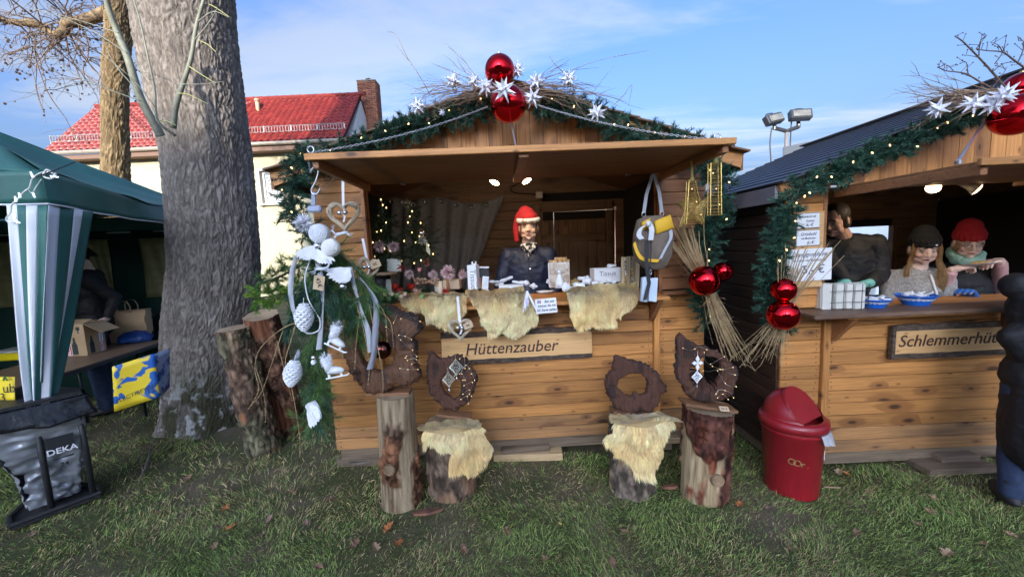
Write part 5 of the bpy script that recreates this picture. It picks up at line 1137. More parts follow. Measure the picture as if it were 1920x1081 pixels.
# dome with the slanted opening cut out
bm = bmesh.new(); Rd = Rt-.008
bmesh.ops.create_uvsphere(bm, u_segments=56, v_segments=30, radius=Rd)
for v in bm.verts: v.co.z *= 1.05
bmesh.ops.bisect_plane(bm, geom=bm.verts[:]+bm.edges[:]+bm.faces[:], plane_co=(0, 0, 0), plane_no=(0, 0, -1), clear_outer=True)
pn_ = Vc((.34, -.62, .72)).normalized(); pc_ = pn_*Rd*.50
bmesh.ops.bisect_plane(bm, geom=bm.verts[:]+bm.edges[:]+bm.faces[:], plane_co=pc_, plane_no=pn_, clear_outer=True)
edge = [v.co.copy() for v in bm.verts if abs((v.co-pc_).dot(pn_)) < 1e-4]
for v in bm.verts: v.co.z += Hb+.028
me = bpy.data.meshes.new('dome'); bm.to_mesh(me); bm.free(); me.materials.append(REDP_); me.polygons.foreach_set('use_smooth', [True]*len(me.polygons)); link('dome', me, binr)
uu = pn_.cross(Vc((0, 0, 1))).normalized(); vv_ = pn_.cross(uu); cen = sum(edge, Vector())/len(edge); edge.sort(key=lambda p: math.atan2((p-cen).dot(uu), (p-cen).dot(vv_)))
mb = MB(); vs = [cen+(p-cen)*.955+pn_*.004 for p in edge]; vs2 = [cen+(p-cen)*.93+pn_*.012 for p in edge]; vs3 = [cen+(p-cen)*.955-pn_*.01 for p in edge]; n_ = len(edge)
rt = Matrix.Rotation(R_(-7), 3, uu)
mb.add([cen+rt@(p-cen)+Vc((0, 0, Hb+.030)) for p in vs3+vs+vs2], [(i, (i+1) % n_, n_+(i+1) % n_, n_+i) for i in range(n_)]+[(n_+i, n_+(i+1) % n_, 2*n_+(i+1) % n_, 2*n_+i) for i in range(n_)]+[tuple(range(2*n_, 3*n_))]+[tuple(range(n_-1, -1, -1))]); mb.obj('swing_flap', REDP_, binr, base=(0, 0, 0))
mb = MB(); mb.sphere((0, 0, Hb+.02), (Rd*.93, Rd*.93, Rd*.90), 24, 14); mb.obj('dark_inside', BLACKSEAM, binr, True) if False else None
LINER = mat('clear_liner', (.75, .76, .80), rough=.25, trans=.5, bump=.6, bscale=30)
mb = MB(); vs = []; 
for i in range(14):
    a = -1.35+i*.095; wv = .012*sin(i*2.1); 
    for q, (dr_, z) in enumerate([(.010, Hb-.03), (.022+wv*.5, Hb-.05), (.030+wv+.01*sin(i*.5), Hb-.075-.018*sin(i/13*pi))]): vs.append((cos(a)*(Rt+dr_), sin(a)*(Rt+dr_), z))
mb.add(vs, [(i*3+q, (i+1)*3+q, (i+1)*3+q+1, i*3+q+1) for i in range(13) for q in range(2)]); mb.obj('liner', LINER, binr, True, base=(0, 0, 0))
STK = mat('sticker_white', (.75, .75, .78), rough=.4); mb = MB(); a = -.62; r = .162; mb.box((cos(a)*(r-.004), sin(a)*(r-.004), .27), (.003, .045, .06), rotm(rz=a)); mb.obj('sticker', STK, binr)
text_obj('COOL', .0, INK, binr, Matrix()) if False else None
OLIVE = mat('worn_gold_print', (.26, .16, .05), rough=.6)
for i, ch_ in enumerate('OOr.'):
    a = -2.20+i*.17; r = Rb+(Rt-Rb)*.86*.60+.004; m_ = Matrix.Translation((cos(a)*r, sin(a)*r, .25-i*.004)) @ Euler((pi/2, 0, a+pi/2)).to_matrix().to_4x4(); text_obj(ch_, .055, OLIVE, binr, m_, ext=.0008, world=False)
# ================================================================== GREEN TENT AND WHAT STANDS IN IT
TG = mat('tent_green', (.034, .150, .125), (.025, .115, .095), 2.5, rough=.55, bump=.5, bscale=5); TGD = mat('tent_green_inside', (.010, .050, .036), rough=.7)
TWH = mat('tent_white_stripe', (.84, .84, .88), rough=.6); PIPE = mat('white_piping', (.8, .8, .82), rough=.5); POLE = mat('dark_pole', (.03, .03, .035), rough=.4, metal=.5)
c0 = P(88, 380, 2.45); cR = P(305, 418, 3.35)
tz = c0.z; T = 2.7
dR = Vc((cR.x-c0.x, cR.y-c0.y, 0)).normalized(); dR = Vc((-.34, .94, 0)).normalized(); dL = Vc((-.94, -.34, 0)).normalized()
A_ = Vc((c0.x, c0.y, tz)); B_ = A_+dR*T; D_ = A_+dL*T; E_ = D_+dR*T; apex = (A_+E_)/2; apex.z = 2.93
tent = empty('gazebo_tent', (A_.x, A_.y, 0), 0, 'green gazebo tent with green and white striped corner drape at the left edge', 'tent')
val = .20
def grid_surf(f, nu, nv, name, mt, parent, smooth=True, thick=.002, **k):
    vs = [tuple(f(i/nu, j/nv)) for i in range(nu+1) for j in range(nv+1)]
    fs = [(i*(nv+1)+j, (i+1)*(nv+1)+j, (i+1)*(nv+1)+j+1, i*(nv+1)+j+1) for i in range(nu) for j in range(nv)]
    mb = MB(); mb.add(vs, fs); o = mb.obj(name, mt, parent, smooth, world=1, fix=False, **k)
    if thick: md = o.modifiers.new('thickness', 'SOLIDIFY'); md.thickness = thick
    return o
cor = [A_, B_, E_, D_]
up_ = Vc((0, 0, val)); drop_of = lambda a, t: .0
for i in range(4):
    p, q = cor[i], cor[(i+1) % 4]
    def roof(u, v, p=p, q=q):
        e = p.lerp(q, u)+up_*1.0; r = e.lerp(apex, v); r.z += -.10*sin(pi*v)*sin(pi*u) -.05*sin(pi*u)*(1-v) + .012*sin(u*23+v*9)*(1-v); return r
    grid_surf(roof, 28, 18, 'roof_panel', TG, tent)
    def valn(u, v, p=p, q=q):
        n = (q-p).cross(Vc((0, 0, 1))).normalized(); r = p.lerp(q, u)+up_*(1-v); r.z -= .05*sin(pi*u)*(1-v) + .02*sin(pi*u)*v; return r+n*(.012*sin(u*31)*v+.02*sin(u*11+v*2)*sin(pi*u))
    grid_surf(valn, 40, 6, 'valance', TG, tent)
    mb = MB(); mb.tube([valn(u, 1)-Vc((0, 0, .006)) for u in lsp(0, 1, 40)], .006, 6); mb.obj('piping', PIPE, tent, True, world=1)
    mb = MB(); mb.tube([p+(apex-p)*.02-Vc((0, 0, .02)), apex-Vc((0, 0, .05))], .012, 6); mb.tube([Vc((p.x, p.y, 0))+(dL*.26+dR*.10 if i == 0 else (apex-p)*.02), p+(apex-p)*.05+up_*.8], .014, 8); mb.obj('pole', POLE, tent, True, world=1)
mb = MB(); mb.tube([P(65, 265, 2.8), P(66, 266, 2.8)], .001, 4)
# striped corner drapes gathered at the foot
def drape(cn, da, db, name, zb=.78, w0=.17):
    bands = 4
    for side, dv in ((0, da), (1, db)):
        w1 = w0*((.72, 1.9)[side] if cn is mid_top else 1)
        for k in range(bands):
            def f(u, v, k=k, dv=dv, side=side):
                t = (k+u)/bands; wd = (w1*(1-v)**.75+.04)*(1.0); out = dv.cross(Vc((0, 0, 1)))*(1 if side else -1)
                p = cn+dL*(.20*v*(name == 'corner_drape' and cn is mid_top))+dv*(t*wd*1.0)-out*(-.008+.016*sin(t*9+v*2))*(.4+v); p.z = cn.z+.0-(cn.z-zb)*v-.015; return p
            grid_surf(f, 5, 22, name, TWH if (k+side) % 2 == 1 else TG, tent)
mid_top = Vc((A_.x, A_.y, tz)); drape(mid_top, dL, dR, 'corner_drape', .70, .20); drape(Vc((B_.x, B_.y, tz)), -dR, dL, 'corner_drape', .5); drape(Vc((D_.x, D_.y, tz)), dR, -dL, 'corner_drape', .5); drape(Vc((E_.x, E_.y, tz)), -dR, -dL, 'corner_drape', .5)
# back and left walls; light through the panels painted as pale olive colour
OLP = mat('backlit_olive_panel', (.42, .38, .18), (.32, .30, .13), 6, (1, 1, 3), rough=.4)
def wallf(a, b, n=40): return lambda u, v: Vector(a).lerp(Vector(b), u)*1 + Vc((0, .012*sin(u*40), -v*1.98))
for a, b in ((B_+Vc((0, -.02, 0)), E_), (D_+Vc((.02, 0, 0)), E_)):
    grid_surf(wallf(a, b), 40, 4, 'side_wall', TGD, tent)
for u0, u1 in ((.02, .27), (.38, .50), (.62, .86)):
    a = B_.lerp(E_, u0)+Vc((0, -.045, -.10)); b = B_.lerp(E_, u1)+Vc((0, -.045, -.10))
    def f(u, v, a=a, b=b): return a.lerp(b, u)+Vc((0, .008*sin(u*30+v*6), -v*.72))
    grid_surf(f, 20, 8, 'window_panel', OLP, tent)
# cool white light string on the tent corner
PW = mat('white_cable', (.72, .72, .66), rough=.5)
sp = [(105, 328), (88, 322), (72, 326), (60, 336), (55, 352), (42, 362), (32, 375), (22, 384), (20, 398), (12, 408), (14, 415), (28, 418)]
sp2 = [(78, 336), (68, 350), (60, 362), (50, 355), (38, 368), (24, 380)]
q = bez([P(x, y, 2.36) for x, y in sp], 4); q2 = bez([P(x, y, 2.37) for x, y in sp2], 4); root = empty('light_string', q[0], 0, 'white cable string lights with faintly glowing bulbs tied to the corner of the green tent', 'string lights')
mb = MB(); mb.tube(q, .004, 6); mb.tube(q2, .003, 6); mb.tube(bez([P(100, 326, 2.36), P(88, 318, 2.34), P(82, 330, 2.34), P(96, 335, 2.35), P(105, 325, 2.36)], 4), .006, 6); mb.obj('cable', PW, root, True, world=1)
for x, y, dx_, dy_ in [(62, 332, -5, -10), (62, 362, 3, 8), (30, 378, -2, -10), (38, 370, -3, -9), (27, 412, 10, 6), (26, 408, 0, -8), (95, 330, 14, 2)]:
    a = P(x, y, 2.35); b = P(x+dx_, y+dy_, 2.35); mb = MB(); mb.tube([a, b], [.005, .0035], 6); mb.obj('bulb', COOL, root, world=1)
mb = MB(); mb.tube([P(68, 333, 2.34), P(140, 304, 2.3)], .0035, 5); mb.obj('cable_tie', POLE, root, world=1)
# long table
TBL = mat('table_top', (.20, .125, .075), (.15, .09, .055), 2, (1, 8, 1), rough=.45); EDGE = mat('table_edge', (.03, .03, .032), rough=.5)
ta = G(97, 706, .74); tb = G(318, 636, .74); dd = (tb-ta).normalized(); pp = Vc((-dd.y, dd.x, 0))*1.0
tl_ = Vc((ta.x, ta.y, .74)); far = Vc((tb.x, tb.y, .74)); 
tab = empty('table', (ta.x, ta.y, 0), 0, 'long brown folding table with a black edge under the green tent', 'table')
Lt = (far-tl_).length; ang = math.atan2(dd.y, dd.x); Rz = rotm(rz=ang)
cen = tl_+dd*(Lt/2-.30)+pp*.36
mb = MB(); mb.box(cen, (Lt+.60, .72, .008), Rz, ch=.002); mb.obj('table_top', TBL, tab, world=1)
mb = MB(); mb.box(cen-Vc((0, 0, .022)), (Lt+.602, .722, .034), Rz, ch=.004); mb.obj('edge', EDGE, tab, world=1)
for s in (-.35, .42):
    for t in (.08, .62): mb = MB(); p = tl_+dd*(Lt*(.5+s)-.25)+pp*t; mb.tube([p-Vc((0, 0, .04)), Vc((p.x, p.y, 0))], .014, 8); mb.obj('leg', POLE, tab, True, world=1)
def tp(px, py, z=.745): return G(px, py, z)
# cardboard wine box
KR = mat('cardboard', (.50, .34, .19), (.38, .25, .13), 3, rough=.85, rv=.04); KRD = mat('cardboard_inside', (.30, .20, .12), rough=.9)
b0 = tp(110, 668); b1 = tp(165, 666); b2 = tp(220, 648); 
def boxface(p, q, h): return Vc((p.x, p.y, .745)), Vc((q.x, q.y, .745)), h
bx = empty('cardboard_box', b1, 0, 'open brown cardboard wine box on the table under the green tent', 'box'); hb = .305
X1 = (b1-b0); X1.z = 0; X2 = (b2-b1); X2.z = 0; X1 = X1.normalized()*.30; X2 = X2.normalized()*.245
def slab(p, e1, e2, t, nrm): 
    mb = MB(); n = nrm.normalized()*t; mb.add([p, p+e1, p+e1+e2, p+e2, p+n, p+e1+n, p+e1+e2+n, p+e2+n], [(0, 1, 2, 3), (7, 6, 5, 4), (0, 4, 5, 1), (1, 5, 6, 2), (2, 6, 7, 3), (3, 7, 4, 0)]); return mb
Zh = Vc((0, 0, hb)); pf = b1-X1; inn = X2.normalized(); inl = -X1.normalized()
slab(pf, X1, Zh, .004, inn).obj('front', KR, bx, world=1); slab(b1, X2, Zh, .004, inl).obj('side', KR, bx, world=1); slab(pf+X2, X1, Zh, .004, -inn).obj('back', KR, bx, world=1); slab(pf, X2, Zh, .004, -inl).obj('side', KR, bx, world=1)
slab(b1+Zh, X2, X1*.42+Vc((0, -.02, -.10)) if False else (X1.normalized()*.17+Vc((0, 0, -.085))), .003, Vc((0, 0, 1))).obj('flap', KR, bx, world=1)
slab(pf+Zh, X1, -X2*.35+Vc((0, 0, .015)) if False else X2*.5+Vc((0, 0, .03)), .003, Vc((0, 0, 1))).obj('flap', KR, bx, world=1)
PRN = mat('dark_print', (.025, .035, .035), rough=.8); REDT = mat('red_print', (.50, .03, .03), rough=.6)
def decal(origin, ex, ez, poly, mt, name, parent, off=.0012):
    n = ex.cross(ez).normalized(); mb = MB(); vs = [origin+ex*x+ez*z+n*off for x, z in poly]; vs2 = [v-n*.0006 for v in vs]; k = len(vs)
    mb.add(vs+vs2, [tuple(range(k)), tuple(range(2*k-1, k-1, -1))]+[(i, i+k, (i+1) % k+k, (i+1) % k) for i in range(k)]); return mb.obj(name, mt, parent, world=1)
bottle = [(-.028, 0), (.028, 0), (.028, .09), (.012, .125), (.010, .165), (-.010, .165), (-.012, .125), (-.028, .09)]
exf = X1.normalized(); exs = X2.normalized(); ez = Vc((0, 0, 1))
decal(pf+exf*.185+ez*.012, exf, ez, bottle, PRN, 'bottle_print', bx); decal(b1+exs*.07+ez*.012, exs, ez, bottle, PRN, 'bottle_print', bx)
glass = [(-.02, .06), (-.018, .03), (-.004, .02), (-.004, .006), (-.016, .003), (-.016, 0), (.016, 0), (.016, .003), (.004, .006), (.004, .02), (.018, .03), (.02, .06)]
decal(pf+exf*.24+ez*.22, exf, ez, glass, PRN, 'glass_print', bx)
for o_, e_ in ((pf+exf*.105+ez*.0, exf), (b1+exs*.17+ez*.0, exs)):
    decal(o_, e_, ez, [(0, .005), (.045, .005), (.042, .19), (-.003, .19)], TWH, 'tape', bx, .0016); decal(o_+ez*.01, e_, ez, [(.002, .0), (.042, .0), (.041, .09), (.001, .09)], REDT, 'tape', bx, .0022)
text_obj('VIN GLAS', .026, PRN, bx, face_mtx(pf+exf*.15+ez*.268-exs*.002, exf, ez), ext=.0004); text_obj('FRAGILE', .024, PRN, bx, face_mtx(pf+exf*.15+ez*.243-exs*.002, exf, ez), ext=.0004)
for o_, e_, nn in ((pf+exf*.125, exf, -exs), (b1+exs*.19, exs, exf)): text_obj('GLAS', .038, TWH, bx, face_mtx(o_+ez*.055+nn*.004, ez, -e_), ext=.0004, bold=.001)
for o_, e_, nn in ((pf+exf*.125, exf, -exs), (b1+exs*.19, exs, exf)): text_obj('CONALCO', .020, PRN, bx, face_mtx(o_+ez*.14+nn*.004, ez, -e_), ext=.0004, bold=.0004)
# paper bag
PAP = mat('kraft_paper', (.48, .33, .19), (.42, .28, .15), 4, rough=.85, bump=.6, bscale=9)
pb = tp(238, 640); pbb = empty('paper_bag', pb, 0, 'brown paper carrier bag with twisted handles behind the cardboard box', 'bag'); e1 = Vc((.33, .12, 0)); e2 = Vc((-.05, .14, 0)); hp = .34
def pbf(u, v):
    loop = [pb-e1*.45, pb+e1*.55, pb+e1*.55+e2, pb-e1*.45+e2]; s = (u*4) % 4; i = int(s) % 4; q = loop[i].lerp(loop[(i+1) % 4], s-int(s)) if u < 1 else loop[0]
    c_ = (loop[0]+loop[2])/2; q = c_+(q-c_)*(1-.10*(1-v))+Vc((.006*sin(v*9+u*20), .006*sin(v*13+u*9), 0)); return q+Vc((0, 0, v*hp))
grid_surf(pbf, 32, 12, 'bag_body', PAP, pbb, False)
for e_ in (0, 1):
    c_ = pb+e1*.05+e2*e_; mb = MB(); mb.ribbon([c_+Vc((-.07, -.004, hp-.02)), c_+Vc((-.075, 0, hp+.06)), c_+Vc((-.05, 0, hp+.105)), c_+Vc((.0, 0, hp+.115)), c_+Vc((.045, 0, hp+.10)), c_+Vc((.07, 0, hp+.05)), c_+Vc((.07, -.004, hp-.02))], .014, Vc((0, 1, 0))); mb.obj('handle', PAP, pbb, world=1)
# blue bag heap, white and pink pack, dark rucksack
BLUE = mat('blue_fabric', (.012, .055, .23), (.02, .09, .33), 3, rough=.5, bump=1, bscale=16)
def heap(c, sx, sy, sz, mt, name, label, cat, seed=0, amp=.3, parent=None, top=None):
    bm = bmesh.new(); bmesh.ops.create_icosphere(bm, subdivisions=5, radius=1); a = np.array([tuple(v.co) for v in bm.verts]); n_ = fbm(a*1.6+seed, 4, seed)-.5; rg = np.abs(fbm(a*2.2+seed+5, 3, seed+3)-.5)
    for v, k, r_ in zip(bm.verts, n_, rg): f = 1+k*amp+(.12-r_)*amp; v.co = Vc((v.co.x*sx*f, v.co.y*sy*f, max(v.co.z, -.35)*sz*f))
    z0 = min(v.co.z for v in bm.verts); me = bpy.data.meshes.new(name); bm.to_mesh(me); bm.free(); me.materials.append(mt); me.polygons.foreach_set('use_smooth', [True]*len(me.polygons)); o = link(name, me, parent, Vector(c)-Vc((0, 0, z0))); return tag(o, label, cat)
heap(tp(254, 640), .15, .12, .085, BLUE, 'blue_bag', 'crumpled shiny blue bag lying in front of the paper bag', 'bag', 3, .5)
BKF = mat('black_fabric', (.014, .014, .017), (.024, .024, .028), 10, rough=.75, bump=.5, bscale=40)
rk = heap(tp(312, 622)+Vc((0, .05, 0)), .10, .12, .20, BKF, 'rucksack', 'black rucksack standing on the far end of the table beside the tree', 'rucksack', 5, .25)
mb = MB(); g_ = tp(303, 628); mb.ribbon(bez([g_+Vc((0, -.1, .02)), g_+Vc((-.02, -.12, .15)), g_+Vc((.02, -.08, .26)), g_+Vc((.06, -.03, .30))], 6), .03, Vc((.4, 1, 0))); mb.obj('strap', BKF, label='black shoulder strap hanging from the rucksack on the table', cat='strap')
mb = MB(); g_ = tp(296, 628)+Vc((0, .28, 0)); mb.box(g_+Vc((0, 0, .13)), (.16, .06, .26), rotm(rz=.4), ch=.01); pk = mb.obj('toy_pack', mat('pink_white_pack', (.62, .62, .70), (.45, .08, .20), 5, rough=.4, lo=.58, hi=.60), label='white and pink packet behind the rucksack on the table', cat='packet')
YEL = mat('yellow_plastic', (.80, .62, .01), (.72, .55, .01), 3, rough=.35); CLR = mat('cloudy_lid', (.62, .62, .55), rough=.3, trans=.3)
yb = tp(25, 675); yo = empty('plastic_tub', yb, 0, 'yellow plastic tub with a cloudy lid on the table at the left edge', 'tub'); mb = MB(); mb.box(yb+Vc((0, .08, .035)), (.34, .20, .07), rotm(rz=.08), ch=.012); mb.obj('body', YEL, yo, world=1); mb = MB(); mb.box(yb+Vc((0, .08, .083)), (.355, .215, .024), rotm(rz=.08), ch=.010); mb.obj('lid', CLR, yo, world=1)
GRT = mat('green_tub', (.03, .10, .015), rough=.5); mb = MB(); p = tp(46, 640)+Vc((0, .35, 0)); mb.lathe([(.055, 0), (.06, .19), (.055, .19)], p, 20); mb.obj('green_tub', GRT, None, True, label='dark green plastic beaker behind the striped drape', cat='beaker')
mb = MB(); p = tp(15, 650)+Vc((0, .25, 0)); mb.box(p+Vc((0, 0, .04)), (.5, .22, .08), ch=.01); mb.obj('dark_tray', mat('speckled_tray', (.02, .022, .028), (.12, .12, .13), 60, rough=.6, lo=.6, hi=.66), label='speckled black tray behind the yellow tub', cat='tray')
# paper notices hanging from the table edge
YP = mat('yellow_paper', (.80, .58, .02), rough=.6); BP = mat('blue_yellow_print', (.80, .58, .03), (.02, .12, .42), 7, rough=.35, lo=.50, hi=.54, detail=2, dist=1.2); BP2 = mat('blue_grey_print', (.03, .07, .28), (.35, .40, .55), 14, rough=.35, lo=.5, hi=.56)
def sheet(name, pts, Yd, mt, label, cat='poster', bend=.01):
    a, b, c_, d = [P(x, y, Y_) for (x, y), Y_ in zip(pts, Yd)]; r = empty(name, (a+b+c_+d)/4-Vc((0, 0, .1)), 0, label, cat)
    def f(u, v): return a.lerp(b, u).lerp(d.lerp(c_, u), v)+Vc((0, bend*sin(u*5)*v, 0))
    grid_surf(f, 10, 8, 'sheet', mt, r, True, .0012); return r, a, b, c_, d
r, a, b, c_, d = sheet('poster', [(210, 687), (290, 662), (302, 743), (214, 772)], (2.62, 2.78, 2.76, 2.60), BP, 'yellow and blue printed sheet hanging from the table beside the tree')
xe = (b-a).normalized(); text_obj('ELECTRIFYING', .036, INK, r, face_mtx(a.lerp(d, .74).lerp(b.lerp(c_, .74), .55)+Vc((0, -.018, 0)), xe+Vc((0, 0, .10)), Vc((0, 0, 1))), ext=.0004, shear=.2); text_obj('12', .045, INK, r, face_mtx(a.lerp(d, .80).lerp(b.lerp(c_, .80), .85)+Vc((0, -.018, 0)), xe, Vc((0, 0, 1))), ext=.0004)
sheet('poster', [(289, 664), (318, 652), (320, 725), (300, 742)], (2.84, 3.0, 3.0, 2.85), BP2, 'dark blue printed sheet hanging between the yellow sheet and the tree')
r, a, b, c_, d = sheet('notice', [(-30, 705), (28, 706), (32, 748), (-30, 752)], (2.40, 2.40, 2.38, 2.38), YP, 'yellow paper notice at the left edge lettered ub', 'notice')
text_obj('ub', .085, INK, r, face_mtx(P(16, 728, 2.375), (1, 0, .03), (0, 0, 1)), ext=.0004, shear=.1); text_obj('3', .075, INK, r, face_mtx(P(5, 745, 2.375), (1, 0, .03), (0, 0, 1)), ext=.0004); text_obj('^', .06, GRT, r, face_mtx(P(10, 712, 2.375), (1, 0, .03), (0, 0, 1)), ext=.0004, bold=.004)
# bin bag stand
STD = mat('black_plastic_stand', (.018, .018, .020), (.03, .03, .032), 20, rough=.5); FOIL = mat('silver_grey_film', (.36, .37, .39), (.22, .23, .25), 3, rough=.34, metal=.3, bump=.4, bscale=8); BFILM = mat('black_film', (.012, .012, .014), rough=.22, bump=1.2, bscale=14)
g0, g1, g2, g3 = G(20, 1000), G(75, 985), G(192, 905), G(150, 900)
cx0 = G(108, 962); cs = Vc((-2.62, 2.30, 0)); st = empty('bin_bag_stand', cs, 0, 'black bin bag stand with a silver grey film bag in front of the table', 'bin')
fA, fB = G(20, 1000), G(190, 935); ex = (fB-fA); ex.z = 0; wS = ex.length; ex.normalize(); ey = Vc((-ex.y, ex.x, 0)); dS = .40
o = Vc((fA.x, fA.y, 0)); Rb_ = rotm(rz=math.atan2(ex.y, ex.x))
half = [(0, 0), (wS, 0), (wS, dS*.35), (wS*.8, dS*.8), (wS*.5, dS), (wS*.2, dS*.8), (0, dS*.35)]
def plate(z, t, mt, name, grow=1.0, par=st):
    c_ = (wS/2, dS*.45); pts = [o+ex*(c_[0]+(x-c_[0])*grow)+ey*(c_[1]+(y-c_[1])*grow) for x, y in half]; mb = MB(); k = len(pts); mb.add([p+Vc((0, 0, z)) for p in pts]+[p+Vc((0, 0, z+t)) for p in pts], [tuple(range(k))[::-1], tuple(range(k, 2*k))]+[(i, (i+1) % k, k+(i+1) % k, k+i) for i in range(k)]); return mb.obj(name, mt, par, world=1)
plate(.015, .02, STD, 'base'); HT = .715
k = len(half); loop = [o+ex*x+ey*y for x, y in half]; mb = MB(); mb.tube([p+Vc((0, 0, .05)) for p in loop+[loop[0]]], .012, 6); mb.obj('base_rim', STD, st, world=1)
plate(HT+.035, .022, STD, 'lid', .97); mb = MB(); mb.tube([p+Vc((0, 0, HT+.015)) for p in loop+[loop[0]]], .012, 6); mb.obj('top_rim', STD, st, world=1)
for q in (loop[0]+ex*.17+ey*.02, loop[1]-ex*.03+ey*.02, (loop[4])-ey*.02): mb = MB(); mb.tube([q+Vc((0, 0, .03)), q+Vc((0, 0, HT+.02))], .016, 10); mb.obj('post', STD, st, True, world=1)
bag = empty('bin_bag', cs+Vc((0, 0, .05)), 0, 'silver grey bin bag hanging in the black stand lettered DEKA', 'bin bag')
cc_ = o+ex*wS*.5+ey*dS*.45
def bagf(u, v):
    i = u*k % k; j = int(i) % k; p = loop[j].lerp(loop[(j+1) % k], i-int(i)) if u < 1 else loop[0]; sc = .93-.34*v**2.2+.05*sin(v*7); q = cc_+(p-cc_)*sc
    dr_ = (p-cc_).normalized(); n_ = fbm([[u*16+.1, v*4.5, 2.0]], 3, 9)[0]-.5; n2 = abs(fbm([[u*30, v*14, 5.0]], 3, 19)[0]-.5); return q+dr_*(n_*.10*sin(pi*min(1, v+.08))-n2*.12*min(1, v+.3))+Vc((0, 0, HT-v*(HT-.07)))
grid_surf(bagf, 120, 60, 'film', FOIL, bag, True, .0)
mb = MB(); 
def cuff(u, v):
    i = u*k % k; j = int(i) % k; p = loop[j].lerp(loop[(j+1) % k], i-int(i)) if u < 1 else loop[0]; dr_ = (p-cc_).normalized(); n_ = fbm([[u*22+.1, v*1.5, 3.0]], 3, 29)[0]-.5
    return p+dr_*(.012+.03*v+n_*.07*v+.008)+Vc((0, 0, HT+.032-v*(.10+.03*sin(u*17)+n_*.05)))
grid_surf(cuff, 140, 10, 'cuff', BFILM, bag, True, .001)
fo = o+ex*wS*.66+ey*.015; nrm = -ey
LB = mat('bag_print', (.03, .03, .035), rough=.35)
mb = MB(); mb.box(fo+nrm*.030+Vc((-.0, 0, .47)), (.115, .002, .10), Rb_); mb.obj('print_block', LB, bag, world=1)
text_obj('DEKA', .052, TWH, bag, face_mtx(fo+nrm*.034+Vc((0, 0, .425)), ex, (0, 0, 1)), ext=.0006, bold=.0008); text_obj('24', .04, LB, bag, face_mtx(fo+nrm*.034+Vc((0, 0, .33)), ex, (0, 0, 1)), ext=.0006, bold=.0008)
mb = MB(); mb.box(fo+nrm*.030+Vc((0, 0, .375)), (.09, .002, .008), Rb_); mb.obj('print_line', LB, bag, world=1)
heap(G(62, 930)+Vc((0, .12, .05)), .09, .09, .05, FOIL, 'film_scrap', 'crumpled grey film lying behind the bag stand in the grass', 'film', 8, .6)
mb = MB(); a = G(72, 945); mb.box(a+Vc((0, .02, .13)), (.028, .004, .26), rotm(rx=-.15)); mb.obj('white_strip', TWH, label='white perforated strip standing behind the bag stand', cat='strip')
# ================================================================== FLOODLIGHTS, METAL BOX
FLB = mat('floodlight_body', (.05, .055, .065), rough=.4, metal=.4); FLG = mat('floodlight_glass', (.20, .20, .18), (.12, .12, .12), 9, rough=.3)
fy = 7.0; pole = empty('floodlight_mast', (P(1475, 240, fy).x, fy, 0), 0, 'two floodlights on a thin steel mast behind the huts', 'floodlights')
mb = MB(); t_ = P(1475, 243, fy); mb.tube([Vc((t_.x, fy, 0)), t_], .028, 10); mb.obj('mast', MT['galvanised_guard'], pole, True, world=1)
mb = MB(); mb.tube([P(1452, 240, fy), P(1475, 246, fy), P(1497, 238, fy)], .035, 8); mb.tube([P(1452, 243, fy), P(1452, 228, fy)], .03, 8); mb.tube([P(1497, 240, fy), P(1497, 222, fy)], .03, 8); mb.obj('crossbar', FLB, pole, world=1)
for (x, y, w_, h_, rl, rt_) in ((1450, 224, .32, .17, .22, .2), (1500, 216, .34, .18, -.05, -.2)):
    c_ = P(x, y, fy-.1); R0 = Euler((-.35, -rl, rt_)).to_matrix(); f_ = MB(); f_.box(c_, (w_, .12, h_), R0, ch=.015); fo_ = f_.obj('floodlight', FLB, pole, world=1); g_ = MB(); g_.box(c_+R0@Vc((0, -.064, -.005)), (w_*.78, .012, h_*.62), R0); g_.obj('glass', FLG, fo_, world=1); h_2 = MB(); h_2.tube(bez([c_+R0@Vc((-.09, .02, h_/2)), c_+R0@Vc((-.06, .02, h_/2+.045)), c_+R0@Vc((.06, .02, h_/2+.045)), c_+R0@Vc((.09, .02, h_/2))], 4), .010, 5); h_2.obj('handle', FLB, fo_, world=1)
for pts in ([(1447, 240), (1444, 270), (1446, 310), (1443, 340)], [(1484, 228), (1483, 250), (1481, 290)]): mb = MB(); mb.tube(bez([P(x, y, fy) for x, y in pts], 4), .012, 5); mb.obj('cable', FLB, pole, world=1)
mb = MB(); c_ = P(1500, 292, 6.0); mb.box((c_.x, 6.0, c_.z-.4), (.34, .34, 1.1), rotm(rz=.6), ch=.01); mx_ = mb.obj('metal_flue', mat('grey_sheet_metal', (.20, .22, .25), rough=.45, metal=.4), label='square grey sheet metal flue behind the dark ribbed roof', cat='flue')
# ================================================================== THE GREEN DOOR SWAG AND ITS ORNAMENTS
PNC = ((.075, .155, .038), (.10, .19, .05), (.045, .105, .040), (.055, .13, .070))
sw = empty('fir_swag', P(590, 800, 2.22), 0, 'long drooping swag of mixed green conifer branches hanging from the steel hook', 'swag')
def brush(path, dens, bl_, nl, wn, cols, seed, fwd=.9, npb=60, spread=.5, droop=.5, rad=.03): garland(path, dens*1.6, bl_, None, None, cols, nl, seed, spread, rad, npb, wn, parent=sw, fwd=fwd, droop=droop)
SD = 2.28
brush([P(612, 440, SD), P(600, 500, SD), P(590, 560, SD), P(590, 620, SD), P(592, 680, SD), P(590, 740, SD), P(583, 790, SD)], 110, .13, .060, .0026, PNC, 51, droop=.9)
brush([P(620, 470, SD), P(640, 520, SD), P(655, 570, SD), P(665, 610, SD), P(660, 640, SD)], 130, .12, .065, .0026, PNC, 52, droop=.9)
